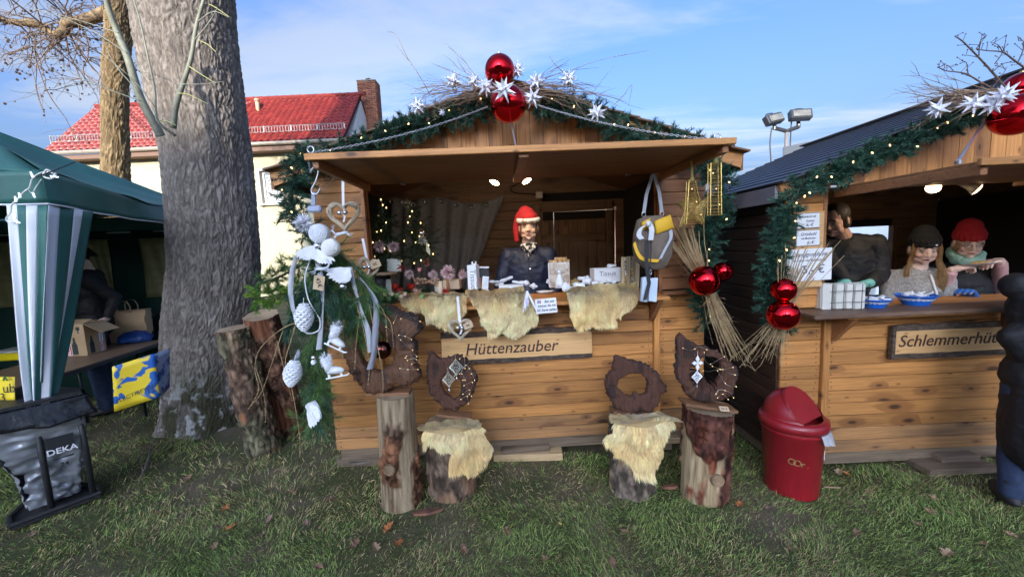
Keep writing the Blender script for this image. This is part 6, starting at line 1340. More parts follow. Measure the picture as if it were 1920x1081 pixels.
brush([P(625, 470, 2.24), P(665, 500, 2.22), P(690, 535, 2.2), P(700, 575, 2.2)], 110, .10, .065, .0026, PNC, 53, droop=.9)
brush([P(600, 470, SD), P(560, 500, SD), P(520, 520, 2.24), P(482, 532, 2.2)], 95, .08, .060, .0024, ((.050, .12, .030), (.07, .15, .035)), 54, droop=.15)
brush([P(590, 520, SD), P(550, 545, 2.25), P(510, 555, 2.22), P(470, 560, 2.18)], 110, .075, .035, .004, ((.14, .26, .03), (.18, .30, .04), (.10, .20, .03)), 55, droop=.1)
brush([P(590, 500, 2.25), P(570, 540, 2.25), P(560, 580, 2.25), P(552, 610, 2.25)], 110, .10, .05, .0030, ((.03, .085, .05), (.04, .10, .06)), 56, droop=.7)
brush([P(600, 480, 2.22), P(618, 540, 2.2), P(622, 600, 2.2)], 110, .12, .045, .0035, ((.030, .085, .052), (.045, .11, .065)), 57, droop=.8)
# steel S hook and strap
q = bez([P(582, 325, 2.12), P(586, 316, 2.12), P(594, 313, 2.12), P(597, 322, 2.12), P(592, 340, 2.12), P(584, 356, 2.12), P(588, 364, 2.12), P(596, 362, 2.12), P(601, 353, 2.12)], 5)
mb = MB(); mb.tube(q, .0045, 8); mb.obj('hook', STEEL, None, True, label='bright steel S hook hanging from the left end of the canopy', cat='hook')
chain(P(578, 300, 2.0), P(582, 324, 2.12), 0, 'tiny steel chain link between canopy corner and S hook', False)
RIB = mat('organza_ribbon', (.58, .60, .66), rough=.45, alpha=.62); RIBW = mat('white_ribbon', (.72, .72, .78), rough=.5); RIBG = mat('grey_ribbon', (.30, .31, .36), rough=.4, alpha=.9)
mb = MB(); mb.ribbon([P(588, 360, 2.13), P(588, 385, 2.14)], .022, Vc((1, 0, 0)), .004); mb.box(P(590, 392, 2.13), (.075, .03, .035), ch=.008); mb.obj('hanger_strap', mat('clear_tape', (.45, .50, .65), rough=.25, trans=.3), label='clear plastic hanger strap between S hook and swag', cat='hanger')
mb = MB(); mb.tube(bez([P(601, 353, 2.12), P(612, 350, 2.16), P(625, 335, 2.2), P(622, 322, 2.2), P(605, 300, 2.15)], 5), .0012, 4); mb.obj('wire', WIRE, label='loose thin wire looping from the S hook', cat='wire')
def ribbon(pts, w, mt, label, Yd=2.16, seed=0):
    random.seed(seed); q = bez([P(x, y, Yd) for x, y in pts], 7); n_ = len(q); side = [Vc((cos(.9*sin(i/n_*5+seed)), .55*sin(i/n_*5+seed), 0)) for i in range(n_)]; mb = MB(); mb.ribbon(q, w, side, .0006); return mb.obj('ribbon', mt, None, True, label=label, cat='ribbon', group='ribbons on the green swag')
ribbon([(556, 480), (548, 510), (545, 550), (552, 590), (560, 612), (580, 625)], .028, RIB, 'wide sheer ribbon curving down the left side of the swag', seed=1)
ribbon([(596, 490), (603, 530), (605, 570), (602, 610), (598, 655)], .030, RIB, 'sheer grey ribbon down the middle of the swag behind the price tag', seed=2)
ribbon([(655, 500), (668, 550), (680, 590), (690, 620), (695, 660)], .030, RIB, 'sheer white edged ribbon on the right side of the swag', seed=3)
ribbon([(672, 520), (690, 540), (705, 570), (704, 620), (702, 660), (693, 692)], .034, RIBG, 'wide grey ribbon reaching down in front of the burl ring', seed=4)
ribbon([(560, 655), (556, 672), (548, 690)], .026, RIBG, 'short grey ribbon end above the lower white cone', seed=5)
q = bez([P(x, y, 2.15) for x, y in [(582, 485), (572, 520), (578, 560), (595, 590), (600, 600), (598, 618), (580, 625), (565, 618)]], 5); mb = MB(); mb.tube(q, .0035, 6); mb.obj('cord', RIBW, None, True, label='white cord looping over the swag', cat='cord', group='ribbons on the green swag')
# larch twigs hanging from the swag
YT = mat('larch_twig', (.42, .30, .14), (.28, .19, .09), 20, rough=.8); mb = MB(); random.seed(9)
for pp, r_ in [([(560, 590), (545, 640), (535, 680), (545, 720), (555, 770), (562, 820), (562, 855)], .003), ([(600, 600), (540, 610), (490, 650), (478, 690), (485, 730), (470, 760)], .0028), ([(530, 620), (510, 680), (490, 735), (466, 765)], .0024), ([(520, 640), (535, 700), (548, 750)], .002), ([(690, 560), (700, 610), (710, 660), (718, 710), (716, 790)], .003),
    ([(665, 560), (680, 610), (692, 680), (690, 720)], .0025), ([(690, 570), (730, 600), (738, 650)], .0025), ([(700, 560), (722, 590), (726, 640)], .0022), ([(480, 690), (495, 740), (498, 790)], .002), ([(676, 580), (668, 640), (665, 690)], .0022), ([(645, 600), (642, 680), (648, 730)], .0018)]:
    q = bez([P(x, y, 2.17) for x, y in pp], 8); mb.tube(q, [r_*(1-.6*i/len(q)) for i in range(len(q))], 5)
    for p in q[::2]: mb.sphere(p, (.0042, .0042, .0035), 5, 4)
mb.obj('larch_twigs', YT, label='knobbly yellow brown twigs trailing down from the swag', cat='twigs')
# spiral balls
WHT = mat('white_ornament', (.78, .79, .82), (.70, .71, .75), 20, rough=.6, bump=.5, bscale=60); CREM = mat('cream_ornament', (.74, .72, .66), rough=.6); SILV = mat('silver_mirror_ball', (.82, .82, .84), rough=.06, metal=1.0)
def spiral_ball(c, r, mt, mt2, label):
    c = Vector(c); root = empty('spiral_ball', c-Vc((0, 0, r)), 0, label, 'ball', 'round ornaments on the swag'); MB().sphere(c, r, 28, 18).obj('ball', mt, root, True, world=1); pts = []
    for i in range(150):
        t = i/149; th = t*1.15; a = t*pi*11; d = Vc((sin(th)*cos(a), -cos(th), sin(th)*sin(a))); pts.append(c+d*(r*1.005))
    mb = MB(); mb.tube(pts, .0022, 4); mb.obj('spiral_cord', mt2, root, world=1)
spiral_ball(P(600, 438, 2.16), .056, mat('silver_grey_yarn', (.50, .52, .57), (.62, .64, .68), 40, rough=.5, bump=.6), WHT, 'silver grey spiral ball at the top of the swag'); spiral_ball(P(621, 464, 2.12), .050, CREM, WHT, 'cream white spiral ball right below the grey one')
for x, y, r, lab, mt in [(595, 461, .022, 'silver mirror ball between the two spiral balls', SILV), (643, 537, .020, 'silver mirror ball under the right wing on the swag', SILV), (588, 670, .015, 'tiny silver ball halfway down the swag', SILV), (588, 679, .015, 'tiny white ball below the tiny silver one', WHT), (586, 754, .012, 'tiny silver ball on the lowest white wing', SILV)]:
    bauble(P(x, y, 2.13), r, lab, mt, 'small balls on the swag', seg=20)
# fluffy flower
def pompom(c, r, mt, label, seed, group='feather puffs', n_=260, cat='feather puff', flat=.6, name='feather_puff'):
    rng = np.random.default_rng(seed); d = rng.normal(size=(n_, 3)); d[:, 1] = -np.abs(d[:, 1])*flat; d /= np.linalg.norm(d, axis=1)[:, None]; b = np.array(c)+d*r*.1; t = np.array(c)+d*r*rng.uniform(.6, 1.1, (n_, 1)); Vv, F = spikes(b, t, r*.16, 0, True); return npmesh(name, Vv, F, mt, label=label, cat=cat, group=group)
FEW = mat('white_feather', (.80, .80, .86), rough=.8); FEP = mat('pink_tulle', (.72, .50, .50), rough=.8); FED = mat('dusky_tulle', (.50, .36, .36), rough=.8)
pompom(P(570, 418, 2.2), .060, FEW, 'fluffy white feather puff upper left of the swag', 1)
# cones
def cone_orn(px, py, L, label, tilt, seed):
    c = P(px, py, 2.12); R0 = rotm(ry=tilt); root = empty('white_cone', c-Vc((0, 0, L/2)), 0, label, 'pine cone', 'white cones on the swag'); random.seed(seed); mb = MB(); rows_ = 11
    for i in range(rows_):
        t = i/(rows_-1); rr = L*.33*sin(pi*(.12+.80*t))**.8; z = L*(.5-t); n_ = 9
        for j in range(n_):
            a = 2*pi*(j+.5*(i % 2))/n_; d = Vc((cos(a), sin(a), 0)); s = Vc((-sin(a), cos(a), 0)); w_ = L*.13; b_ = d*rr*.55+Vc((0, 0, z+L*.03)); tip = d*(rr*1.12)+Vc((0, 0, z-L*.075)); mid = d*rr*1.03+Vc((0, 0, z-L*.01))
            vs = [b_-s*w_*.5, b_+s*w_*.5, mid+s*w_*.95, tip+s*w_*.35, tip-s*w_*.35, mid-s*w_*.95]; k_ = [c+R0@v for v in vs]+[c+R0@(v-d*.002-Vc((0, 0, .002))) for v in vs]; mb.add(k_, [(0, 1, 2, 5), (2, 3, 4, 5), (11, 8, 7, 6), (11, 10, 9, 8), (2, 8, 9, 3), (3, 9, 10, 4), (4, 10, 11, 5), (1, 7, 8, 2), (0, 5, 11, 6)])
    mb.obj('scales', WHT, root, world=1); mb = MB(); mb.sphere(c, (L*.2, L*.2, L*.42), 12, 8, R0); mb.obj('core', WHT, root, world=1)
    mb = MB(); mb.tube([c+R0@Vc((0, 0, L*.45)), c+R0@Vc((.0, 0, L*.75))], .0018, 4); mb.obj('thread', RIBW, root, world=1)
cone_orn(570, 593, .140, 'white papery cone upper one on the left of the swag', .08, 1); cone_orn(549, 698, .138, 'white papery cone lower one on the left of the swag', .25, 2)
# angel wings
def wing(px, py, L, rot, label, seed, flip=1):
    c = P(px, py, 2.11); R0 = rotm(ry=rot); root = empty('wing_ornament', c-Vc((0, 0, L/2)), 0, label, 'wing', 'white wings on the swag'); mb = MB(); nf = 9
    for i in range(nf):
        t = i/(nf-1); a0 = -.35+1.25*t; Lf = L*(1.0-.55*t); p0 = Vc((flip*L*.05*t, 0, L*(.42-.05*t))); d = Vc((flip*sin(a0)*.9, 0, -cos(a0))); s = Vc((d.z, 0, -d.x)); w_ = L*.085; y = -.004*(i % 3)-.003*i*.4
        vs = [p0, p0+d*Lf*.4+s*w_, p0+d*Lf*.85+s*w_*.8, p0+d*Lf, p0+d*Lf*.85-s*w_*.8, p0+d*Lf*.4-s*w_]; vs = [v+Vc((0, y-.004*sin(j), 0)) for j, v in enumerate(vs)]
        vv2 = [c+R0@v for v in vs]+[c+R0@(v+Vc((0, .003, 0))) for v in vs]; mb.add(vv2, [(0, 1, 2, 3, 4, 5), (11, 10, 9, 8, 7, 6)]+[(j, j+6, (j+1) % 6+6, (j+1) % 6) for j in range(6)])
    mb.obj('feathers', WHT, root, world=1)
wing(578, 472, .135, .9, 'white wing ornament upper left under the feather puff', 1); wing(605, 480, .12, -.6, 'white wing ornament below the spiral balls', 2, -1); wing(640, 512, .160, 1.2, 'large white wing on the right of the swag beside the price tag', 3, 1); wing(586, 775, .150, -.35, 'white wing ornament lowest on the swag', 4, 1); wing(590, 765, .12, .1, 'small white wing beside the lowest one', 6, -1)
# reindeer
DEER = mat('frosted_silver', (.55, .58, .64), rough=.45)
def deer(px, py, s, label, flip=1, rot=0):
    c = P(px, py, 2.09); T_ = lambda x, z, y=0: c+Vc((flip*(x*cos(rot)-z*sin(rot))*s, y*s, (x*sin(rot)+z*cos(rot))*s)); mb = MB()
    mb.tube([T_(-.5, .05), T_(-.25, .10), T_(.1, .08), T_(.4, .12)], [.10*s, .15*s, .13*s, .13*s], 10); mb.tube([T_(.38, .12), T_(.55, .35), T_(.62, .5)], [.11*s, .075*s, .06*s], 8); mb.tube([T_(.58, .52), T_(.72, .50), T_(.85, .44)], [.07*s, .06*s, .03*s], 8)
    for x0, pts in ((.40, [(.40, .05), (.65, -.05), (.92, .02)]), (.38, [(.38, .03), (.6, -.15), (.8, -.2)]), (-.45, [(-.45, .05), (-.7, -.1), (-1.0, -.12)]), (-.42, [(-.42, .0), (-.62, -.22), (-.85, -.3)])): mb.tube([T_(*p) for p in pts], [.065*s, .035*s, .02*s], 6)
    for f_ in (-1, 1):
        mb.tube([T_(.58, .56, f_*.03), T_(.45, .75, f_*.10), T_(.5, .95, f_*.14)], [.02*s, .016*s, .008*s], 5); mb.tube([T_(.48, .72, f_*.09), T_(.62, .82, f_*.12)], .012*s, 5); mb.tube([T_(.46, .8, f_*.11), T_(.34, .9, f_*.12)], .012*s, 5)
    mb.tube([T_(-.5, .1), T_(-.6, .2)], .03*s, 5); return mb.obj('reindeer_ornament', DEER, None, True, label=label, cat='reindeer', group='frosted reindeer on the swag')
deer(604, 506, .070, 'frosted leaping reindeer above the price tag on the swag'); deer(640, 440, .065, 'frosted reindeer lying right of the spiral balls', -1, -.2)
pricetag(P(602, 531, 2.08), .062, .078, '45€', 'kraft price tag reading 45 euro on the swag', rot=.25, ts=.0) if False else None
r_ = empty('price_tag', P(598, 540, 2.08), 0, 'kraft price tag reading 45€ in the middle of the swag', 'price tag', 'kraft paper price tags'); c_ = P(598, 530, 2.08); R0 = rotm(ry=.22); mb = MB(); mb.box(c_, (.058, .0015, .078), R0); mb.obj('card', CARD, r_, world=1); text_obj('45€', .034, INK, r_, Matrix.Translation(c_) @ (R0 @ rotm(ry=1.15)).to_4x4() @ Matrix.Translation((0, -.002, 0)) @ Euler((pi/2, 0, 0)).to_matrix().to_4x4(), ext=.0004, bold=.0003)
# ice skates
FLUF = mat('white_fluff', (.80, .80, .82), rough=.9)
def skate(px, py, rot, label, seed, flip=1, s=.12):
    c = P(px, py, 2.09); R0 = rotm(ry=rot); T_ = lambda x, z, y=0: c+R0@Vc((flip*x*s, y*s, z*s)); root = empty('ice_skate_ornament', c-Vc((0, 0, s/2)), 0, label, 'ice skate', 'white ice skates on the swag')
    mb = MB(); mb.tube([T_(-.30, .55), T_(-.28, .2), T_(-.26, -.05)], [.19*s, .17*s, .18*s], 12); mb.tube([T_(-.32, -.06), T_(0, -.08), T_(.25, -.13), T_(.38, -.15)], [.17*s, .17*s, .13*s, .05*s], 12); mb.obj('boot', WHT, root, True, world=1)
    mb = MB(); mb.add([T_(-.50, -.42, -.03), T_(.48, -.42, -.03), T_(.58, -.34, -.03), T_(.54, -.33, -.03), T_(.45, -.37, -.03), T_(-.50, -.37, -.03), T_(-.50, -.42, .03), T_(.48, -.42, .03), T_(.58, -.34, .03), T_(.54, -.33, .03), T_(.45, -.37, .03), T_(-.50, -.37, .03)], [(0, 1, 4, 5), (1, 2, 3, 4), (11, 10, 7, 6), (10, 9, 8, 7)]+[(j, j+6, (j+1) % 6+6, (j+1) % 6) for j in range(6)])
    for x in (-.34, .22): mb.box(T_(x, -.28), (.09*s, .05*s, .22*s), R0)
    mb.obj('blade', WLACE, root, world=1)
    rng = np.random.default_rng(seed); d = rng.normal(size=(420, 3)); d /= np.linalg.norm(d, axis=1)[:, None]; k = rng.random(420)
    b = np.array([tuple(T_(-.29, .6-.35*q)) for q in k]); Vv, F = spikes(b+d*.17*s, b+d*.30*s, .003); npmesh('fluff', Vv, F, FLUF, parent=root, world=1, kind='stuff')
    mb = MB(); 
    for q in range(5): mb.tube([T_(-.12, .32-.09*q, -.16), T_(-.02+.04*q, .26-.09*q, -.12)], .0016, 4)
    mb.obj('laces', DEER, root, world=1); return root
skate(634, 637, .5, 'white fluffy ice skate upper one right of the swag', 1, 1, .125); skate(628, 690, -.15, 'white fluffy ice skate lower one right of the swag', 2, 1, .125)
# ================================================================== HEARTS
WICK = mat('bleached_wicker', (.55, .46, .33), (.36, .29, .20), 30, rough=.8)
def heart(px, py, s, Yd, label, seed, rib_top=None, tag_txt=None, rot=0.0, flat=1.0, bells=True):
    c = P(px, py, Yd); random.seed(seed); root = empty('wicker_heart', c-Vc((0, 0, s*.5)), 0, label, 'heart', 'wicker hearts'); mb = MB(); pts = []
    for i in range(61): t = 2*pi*i/60; pts.append(Vc((.030*16*sin(t)**3*flat, 0, .030*(13*cos(t)-5*cos(2*t)-2*cos(3*t)-cos(4*t))+.04)))
    R0 = rotm(ry=rot)
    for k in range(24):
        ph = random.random()*6; f_ = random.choice((3, 4, 5, 6, -4, -5)); q = [c+R0@(p*s*(1+.16*cos(f_*2*pi*i/60+ph))+Vc((0, .07*s*sin(f_*2*pi*i/60+ph), 0))) for i, p in enumerate(pts)]; mb.tube(q, s*.019, 4, caps=False)
    mb.obj('wicker', WICK, root, world=1)
    if rib_top: mb = MB(); mb.ribbon([c+Vc((0, 0, s*.28)), P(*rib_top, Yd)], .016, Vc((1, 0, 0)), .0008); mb.ribbon([c+Vc((.004, -.01, s*.28)), c+Vc((.012, -.015, -.01*s)), c+Vc((.0, -.015, -s*.2))], .012, Vc((1, 0, .2))); mb.obj('ribbon', RIBW, root, world=1)
    if bells:
        for dx_ in (-.09, .10): mb = MB(); mb.sphere(c+Vc((dx_*s, -.02, s*.10)), s*.085, 12, 8); mb.obj('bell', SILV, root, True, world=1)
    if tag_txt: cc = c+Vc((s*.38, -.03, s*.2)); mb = MB(); mb.box(cc, (s*.42, .0015, s*.28), rotm(ry=-.35)); mb.obj('tag', CARD, root, world=1); text_obj(tag_txt, s*.17, INK, root, Matrix.Translation(cc+Vc((0, -.002, 0))) @ rotm(ry=-.35).to_4x4() @ Euler((pi/2, 0, 0)).to_matrix().to_4x4(), ext=.0003)
    return root
heart(863, 617, .145, 2.44, 'small pale wicker heart hanging before the counter at the wooden sign', 1, (858, 556), '9€')
heart(645, 405, .185, 2.42, 'large pale wicker heart hanging left of the opening under the canopy', 2, (643, 335))
heart(690, 505, .155, 2.40, 'wicker heart at the left edge of the opening next to the swag', 3, (680, 447), '9€', .25, .75)
# ================================================================== GOLD WIRE FIGURES, BAG, POUCH ON THE RIGHT
GOLDW = mat('gold_wire', (.62, .44, .14), rough=.35, metal=.8); GOLDR = mat('yellow_ribbon', (.62, .52, .15), rough=.6); RUST = mat('gold_mesh', (.36, .20, .06), (.50, .33, .10), 50, rough=.5, metal=.4)
def wire_box(corners, n_, label, top, seed, dep=.03, Yd=2.3, panel=False):
    "ladder-like wrapped wire frame along a px outline (TL,TR,BR,BL)"
    random.seed(seed); a, b, c_, d = [P(x, y, Yd) for x, y in corners]; y_ = Vc((0, dep, 0)); root = empty('wire_figure', (d+c_)/2, 0, label, 'wire figure', 'gold wire figures at the right corner'); mb = MB()
    for o_ in (Vc((0, 0, 0)), y_): mb.tube([a+o_, b+o_, c_+o_, d+o_, a+o_], .0028, 5)
    for p in (a, b, c_, d): mb.tube([p, p+y_], .0022, 4)
    mb.obj('frame', GOLDW, root, world=1); mb = MB()
    for i in range(n_):
        t = (i+.5)/n_+ru(-.01, .01); l_ = a.lerp(d, t); r_ = b.lerp(c_, t+ru(-.02, .02)); mb.tube([l_, r_, r_+y_, l_+y_, l_], .0011, 3)
    mb.obj('wrapping', GOLDW, root, world=1)
    mb = MB(); mid = (a+b)/2; mb.ribbon([mid, P(*top, Yd)], .012, Vc((1, 0, 0)), .0015); mb.tube([mid+Vc((cos(t)*.012, 0, sin(t)*.010+.008)) for t in lsp(0, 2*pi, 12)], .0018, 4); mb.obj('hanger', GOLDR, root, world=1)
    for i in range(3): s_ = MB(); p = a.lerp(c_, .2+.3*i); s_.sphere((0, 0, 0), .003, 6, 4); link('bulb', s_.mesh('bulb', TINY), root, p-Vector(root.location))
wire_box([(1333, 305), (1352, 305), (1353, 402), (1332, 403)], 34, 'tall narrow gold wire box hanging at the right canopy corner', (1343, 275), 1, Yd=2.1)
wire_box([(1292, 338), (1304, 338), (1320, 418), (1287, 420)], 30, 'tapering gold wire tree hanging beside the tall gold box', (1297, 302), 2, Yd=2.3)
mb = MB(); c_ = P(1300, 392, 2.38); k = 721/2.38; pts = [Vc(((x-1300)/k, 0, -(y-392)/k)) for x, y in [(1306, 362), (1316, 380), (1335, 367), (1322, 392), (1320, 420), (1301, 408), (1277, 424), (1288, 395), (1271, 378), (1292, 376)]]
y_ = Vc((0, .03, 0)); root = empty('wire_star', c_-Vc((0, 0, .09)), 0, 'gold mesh star hanging behind the tapering wire tree', 'star')
n_ = len(pts); mb.tube([c_+p for p in pts+[pts[0]]], .0025, 5); mb.tube([c_+p+y_ for p in pts+[pts[0]]], .0025, 5)
for i in range(n_):
    for q in range(9): t = q/9; p = pts[i].lerp(pts[(i+1) % n_], t); mb.tube([c_+p, c_+p+y_, c_+p*.25+y_*.5, c_+p], .0008, 3)
mb.obj('frame', GOLDW, root, world=1); f_ = MB(); f_.add([c_+Vc((0, .005, 0))]+[c_+p*.97+Vc((0, .014, 0)) for p in pts], [(0, 1+i, 1+(i+1) % n_) for i in range(4, n_)]); f_.obj('mesh_panel', RUST, root, world=1, fix=False)
# messenger bag
CANV = mat('brown_canvas', (.19, .15, .115), (.15, .115, .09), 12, rough=.85, bump=.5, bscale=120); YLB = mat('yellow_canvas', (.72, .42, .02), (.64, .36, .02), 5, rough=.7); GSTR = mat('grey_webbing', (.36, .38, .42), rough=.7)
BD = 2.42; root = empty('shoulder_bag', P(1225, 508, BD), 0, 'brown canvas shoulder bag with yellow flap hanging at the right of the opening', 'bag')
def bagsheet(pts, t, mt, name, y=0, bev=.012):
    pp = [P(x, yv, BD) for x, yv in pts]; c_ = sum(pp, Vector())/len(pp); mb = MB(); k = len(pp); front = [c_+(p-c_)*.93+Vc((0, y-t/2, 0)) for p in pp]; mid1 = [p+Vc((0, y-t*.22, 0)) for p in pp]; mid2 = [p+Vc((0, y+t*.22, 0)) for p in pp]; back = [c_+(p-c_)*.93+Vc((0, y+t/2, 0)) for p in pp]
    mb.add(front+mid1+mid2+back+[c_+Vc((0, y-t*.62, 0)), c_+Vc((0, y+t*.62, 0))], [(j+r*k, j+(r+1)*k, (j+1) % k+(r+1)*k, (j+1) % k+r*k) for r in range(3) for j in range(k)]+[(4*k, j, (j+1) % k) for j in range(k)]+[(4*k+1, 3*k+(j+1) % k, 3*k+j) for j in range(k)]); return mb.obj(name, mt, root, True, world=1)
bagsheet([(1196, 412), (1210, 405), (1232, 404), (1248, 408), (1256, 425), (1258, 450), (1255, 480), (1245, 500), (1228, 507), (1208, 502), (1192, 488), (1188, 465), (1190, 435)], .11, CANV, 'body'); bagsheet([(1219, 416), (1248, 404), (1255, 428), (1222, 440)], .02, YLB, 'flap', -.068); bagsheet([(1196, 418), (1212, 410), (1208, 430), (1199, 432)], .02, YLB, 'flap', -.066); 
mb = MB(); mb.ribbon(bez([P(1189, 455, BD-.075), P(1196, 475, BD-.078), P(1208, 486, BD-.078), P(1235, 489, BD-.075)], 5), .022, Vc((.6, 0, .8)), .0015); mb.obj('trim', YLB, root, world=1)
mb = MB(); mb.ribbon([P(1207, 400, BD-.02), P(1212, 365, BD-.01), P(1224, 326, BD)], .022, Vc((1, 0, .2))); mb.ribbon([P(1241, 398, BD-.02), P(1236, 360, BD-.01), P(1226, 326, BD)], .022, Vc((1, 0, -.2))); mb.ribbon(bez([P(1256, 425, BD-.05), P(1258, 445, BD-.07), P(1248, 465, BD-.075), P(1238, 485, BD-.075)], 5), .022, Vc((1, 0, .4)), .0015); mb.obj('strap', GSTR, root, world=1)
mb = MB(); 
for x, y in ((1207, 402), (1241, 400)): c_ = P(x, y, BD-.03); mb.tube([c_+Vc((cos(t)*.012, 0, sin(t)*.014)) for t in lsp(0, 2*pi, 13)], .0025, 5)
mb.obj('buckle', STEEL, root, True, world=1)
mb = MB(); mb.ribbon(bez([P(1215, 420, 2.32), P(1202, 428, 2.31), P(1198, 440, 2.31), P(1204, 448, 2.31)], 4), .03, Vc((1, 0, .3)), .001); mb.ribbon(bez([P(1217, 418, 2.32), P(1222, 430, 2.31), P(1220, 450, 2.31)], 4), .03, Vc((1, 0, 0)), .001); mb.sphere(P(1216, 419, 2.31), .018, 10, 7); mb.obj('white_bow', mat('pale_bow', (.58, .60, .64), rough=.6), label='pale fabric bow knotted on the brown shoulder bag', cat='bow')
root = empty('pouch', P(1218, 568, 2.32), 0, 'pale blue white cloth pouch on a black strap below the shoulder bag', 'pouch'); mb = MB()
for xs_ in ([(1205, 520), (1215, 518), (1213, 566), (1202, 564)], [(1219, 522), (1234, 521), (1231, 567), (1216, 564)]): mb.prism([((x-1218)/310, -(y-545)/310) for x, y in xs_][::-1], .03, o=tuple(P(1218, 545, 2.32)))
mb.obj('body', mat('pale_blue_cloth', (.52, .60, .70), (.46, .54, .64), 10, rough=.8), root, world=1); mb = MB(); mb.ribbon([P(1212, 450, 2.33), P(1212, 500, 2.32), P(1217, 530, 2.31), P(1209, 562, 2.30)], .022, Vc((1, 0, 0)), .001); mb.ribbon([P(1221, 448, 2.33), P(1220, 480, 2.32), P(1219, 520, 2.31)], .007, Vc((1, 0, 0)), .001); mb.obj('strap', BKF, root, world=1)
mb = MB(); c_ = P(1220, 510, 2.31); mb.tube([c_+Vc((cos(t)*.006, 0, sin(t)*.014)) for t in lsp(0, 2*pi, 12)], .002, 5); mb.obj('snap_hook', STEEL, root, True, world=1)
# ================================================================== INSIDE THE LEFT HUT
CZ = 1.216
def at(px, py, z=CZ): return G(px, py, z)
CURT = mat('grey_curtain', (.16, .16, .17), (.12, .12, .13), 30, rough=.9, bump=.3, bscale=150)
cur = empty('curtain', P(840, 500, 4.2), 0, 'dark grey eyelet curtain pinned up on the rear wall of the left hut', 'curtain')
tops = [(735, 372), (757, 373), (775, 378), (800, 372), (829, 371), (856, 378), (884, 382), (912, 378), (944, 366)]
tc_ = bez([P(x, y, 4.22) for x, y in tops], 12); bl_c = [P(x, y, 4.22) for x, y in [(735, 540), (757, 540), (775, 545), (800, 545), (829, 545), (850, 545), (865, 540), (880, 530), (935, 395)]]; bc_ = bez(bl_c, 12)
vs = []; nu = len(tc_); nv = 24
for i in range(nu):
    u = i/(nu-1)
    for j in range(nv+1):
        v = j/nv; p = tc_[i].lerp(bc_[i], v); p = p+Vc((0, -.03*sin(u*44+v*1.5)*(.5+.5*v)-.03, -.05*sin(pi*v)*(u > .6)*(u-.6))); vs.append(p)
mb = MB(); mb.add(vs, [(i*(nv+1)+j, (i+1)*(nv+1)+j, (i+1)*(nv+1)+j+1, i*(nv+1)+j+1) for i in range(nu-1) for j in range(nv)]); o = mb.obj('cloth', CURT, cur, True, world=1, fix=False); md = o.modifiers.new('t', 'SOLIDIFY'); md.thickness = .004
for x, y in tops[:-1]: mb = MB(); c_ = P(x, y+6, 4.15); mb.tube([c_+Vc((cos(t)*.022, 0, sin(t)*.022)) for t in lsp(0, 2*pi, 14)], .004, 5); mb.obj('eyelet', STEEL, cur, world=1)
LAMPW = mat('lamp_housing', (.62, .58, .52), rough=.4); GLOW = mat('lit_lamp_glass', (1, .66, .32), emit=14.0); GLOWD = mat('dim_lamp_glass', (1, .72, .40), emit=2.0)
def spot(px, py, Yd, dirx, label, glow=GLOW, power=2.6, s=1.0, horiz=False):
    c_ = P(px, py, Yd); d = Vc((dirx, -.25, -.8)).normalized() if not horiz else Vc((dirx, -.5, -.5)).normalized(); rot = d.to_track_quat('Z', 'Y').to_matrix(); r_ = empty('spot_lamp', c_, 0, label, 'lamp', 'lamps inside the huts')
    mb = MB(); mb.lathe([(.016*s, -.09*s), (.020*s, -.05*s), (.022*s, -.04*s), (.036*s, -.005*s), (.038*s, .0)], c_, 18, rot, cap=False); mb.tube([c_-d*.09*s, c_-d*.11*s], .018*s, 10); mb.obj('housing', LAMPW, r_, True, world=1)
    mb = MB(); mb.lathe([(.0005, .012*s), (.020*s, .010*s), (.035*s, .002*s), (.035*s, -.004*s)], c_, 18, rot); mb.obj('bulb', glow, r_, True, world=1)
    mb = MB(); mb.tube(bez([c_-d*.1*s, c_-d*.13*s+Vc((0, .02, .02)), c_+Vc((0, .08, .14))], 4), .005, 5); mb.obj('arm', LAMPW, r_, world=1)
    if power: l_ = bpy.data.lights.new('lamp_light', 'SPOT'); l_.energy = power; l_.color = (1, .78, .55); l_.shadow_soft_size = .10; l_.spot_size = R_(150); l_.spot_blend = .6; lo_ = bpy.data.objects.new('lamp_light', l_); COL.objects.link(lo_); lo_.location = c_+d*.03; lo_.rotation_euler = Vc((0, -1, .75)).to_track_quat('Z', 'Y').to_euler()
spot(927, 342, 2.97, -.35, 'lit spot lamp tilting left under the ceiling of the sheepskin hut'); spot(988, 339, 2.97, .45, 'lit spot lamp tilting right under the ceiling of the sheepskin hut')
mb = MB(); c_ = P(1011, 366, 4.3); mb.box(c_, (.075, .05, .075), ch=.006); mb.obj('junction_box', mat('beige_plastic', (.36, .30, .24), rough=.5), label='small beige junction box on the rear wall of the sheepskin hut', cat='junction box')
mb = MB(); mb.tube(bez([P(988, 330, 3.4), P(970, 345, 4.2), P(958, 352, 4.3), P(965, 361, 4.3), P(1005, 364, 4.3)], 5), .006, 5); mb.obj('cable', BLACKSEAM, label='dark cable looping from the lamps to the junction box', cat='cable')
mb = MB(); mb.tube([P(1153, 392, 3.1), P(1154, 512, 3.05)], .0055, 8); mb.box(P(1153, 390, 3.1), (.016, .016, .024)); mb.obj('copper_rod', mat('copper_tube', (.62, .36, .24), rough=.35, metal=.8), label='upright copper coloured rod at the right end of the counter', cat='rod')
mb = MB(); mb.tube([P(1038, 398, 3.6), P(1039, 470, 3.6)], .003, 6); mb.tube([P(1038, 398, 3.6), P(1152, 392, 3.2)], .0015, 4); mb.obj('clothes_rail', mat('thin_steel_rail', (.4, .4, .42), rough=.4, metal=.7), label='thin steel rail running behind the seller to the copper rod', cat='rail')
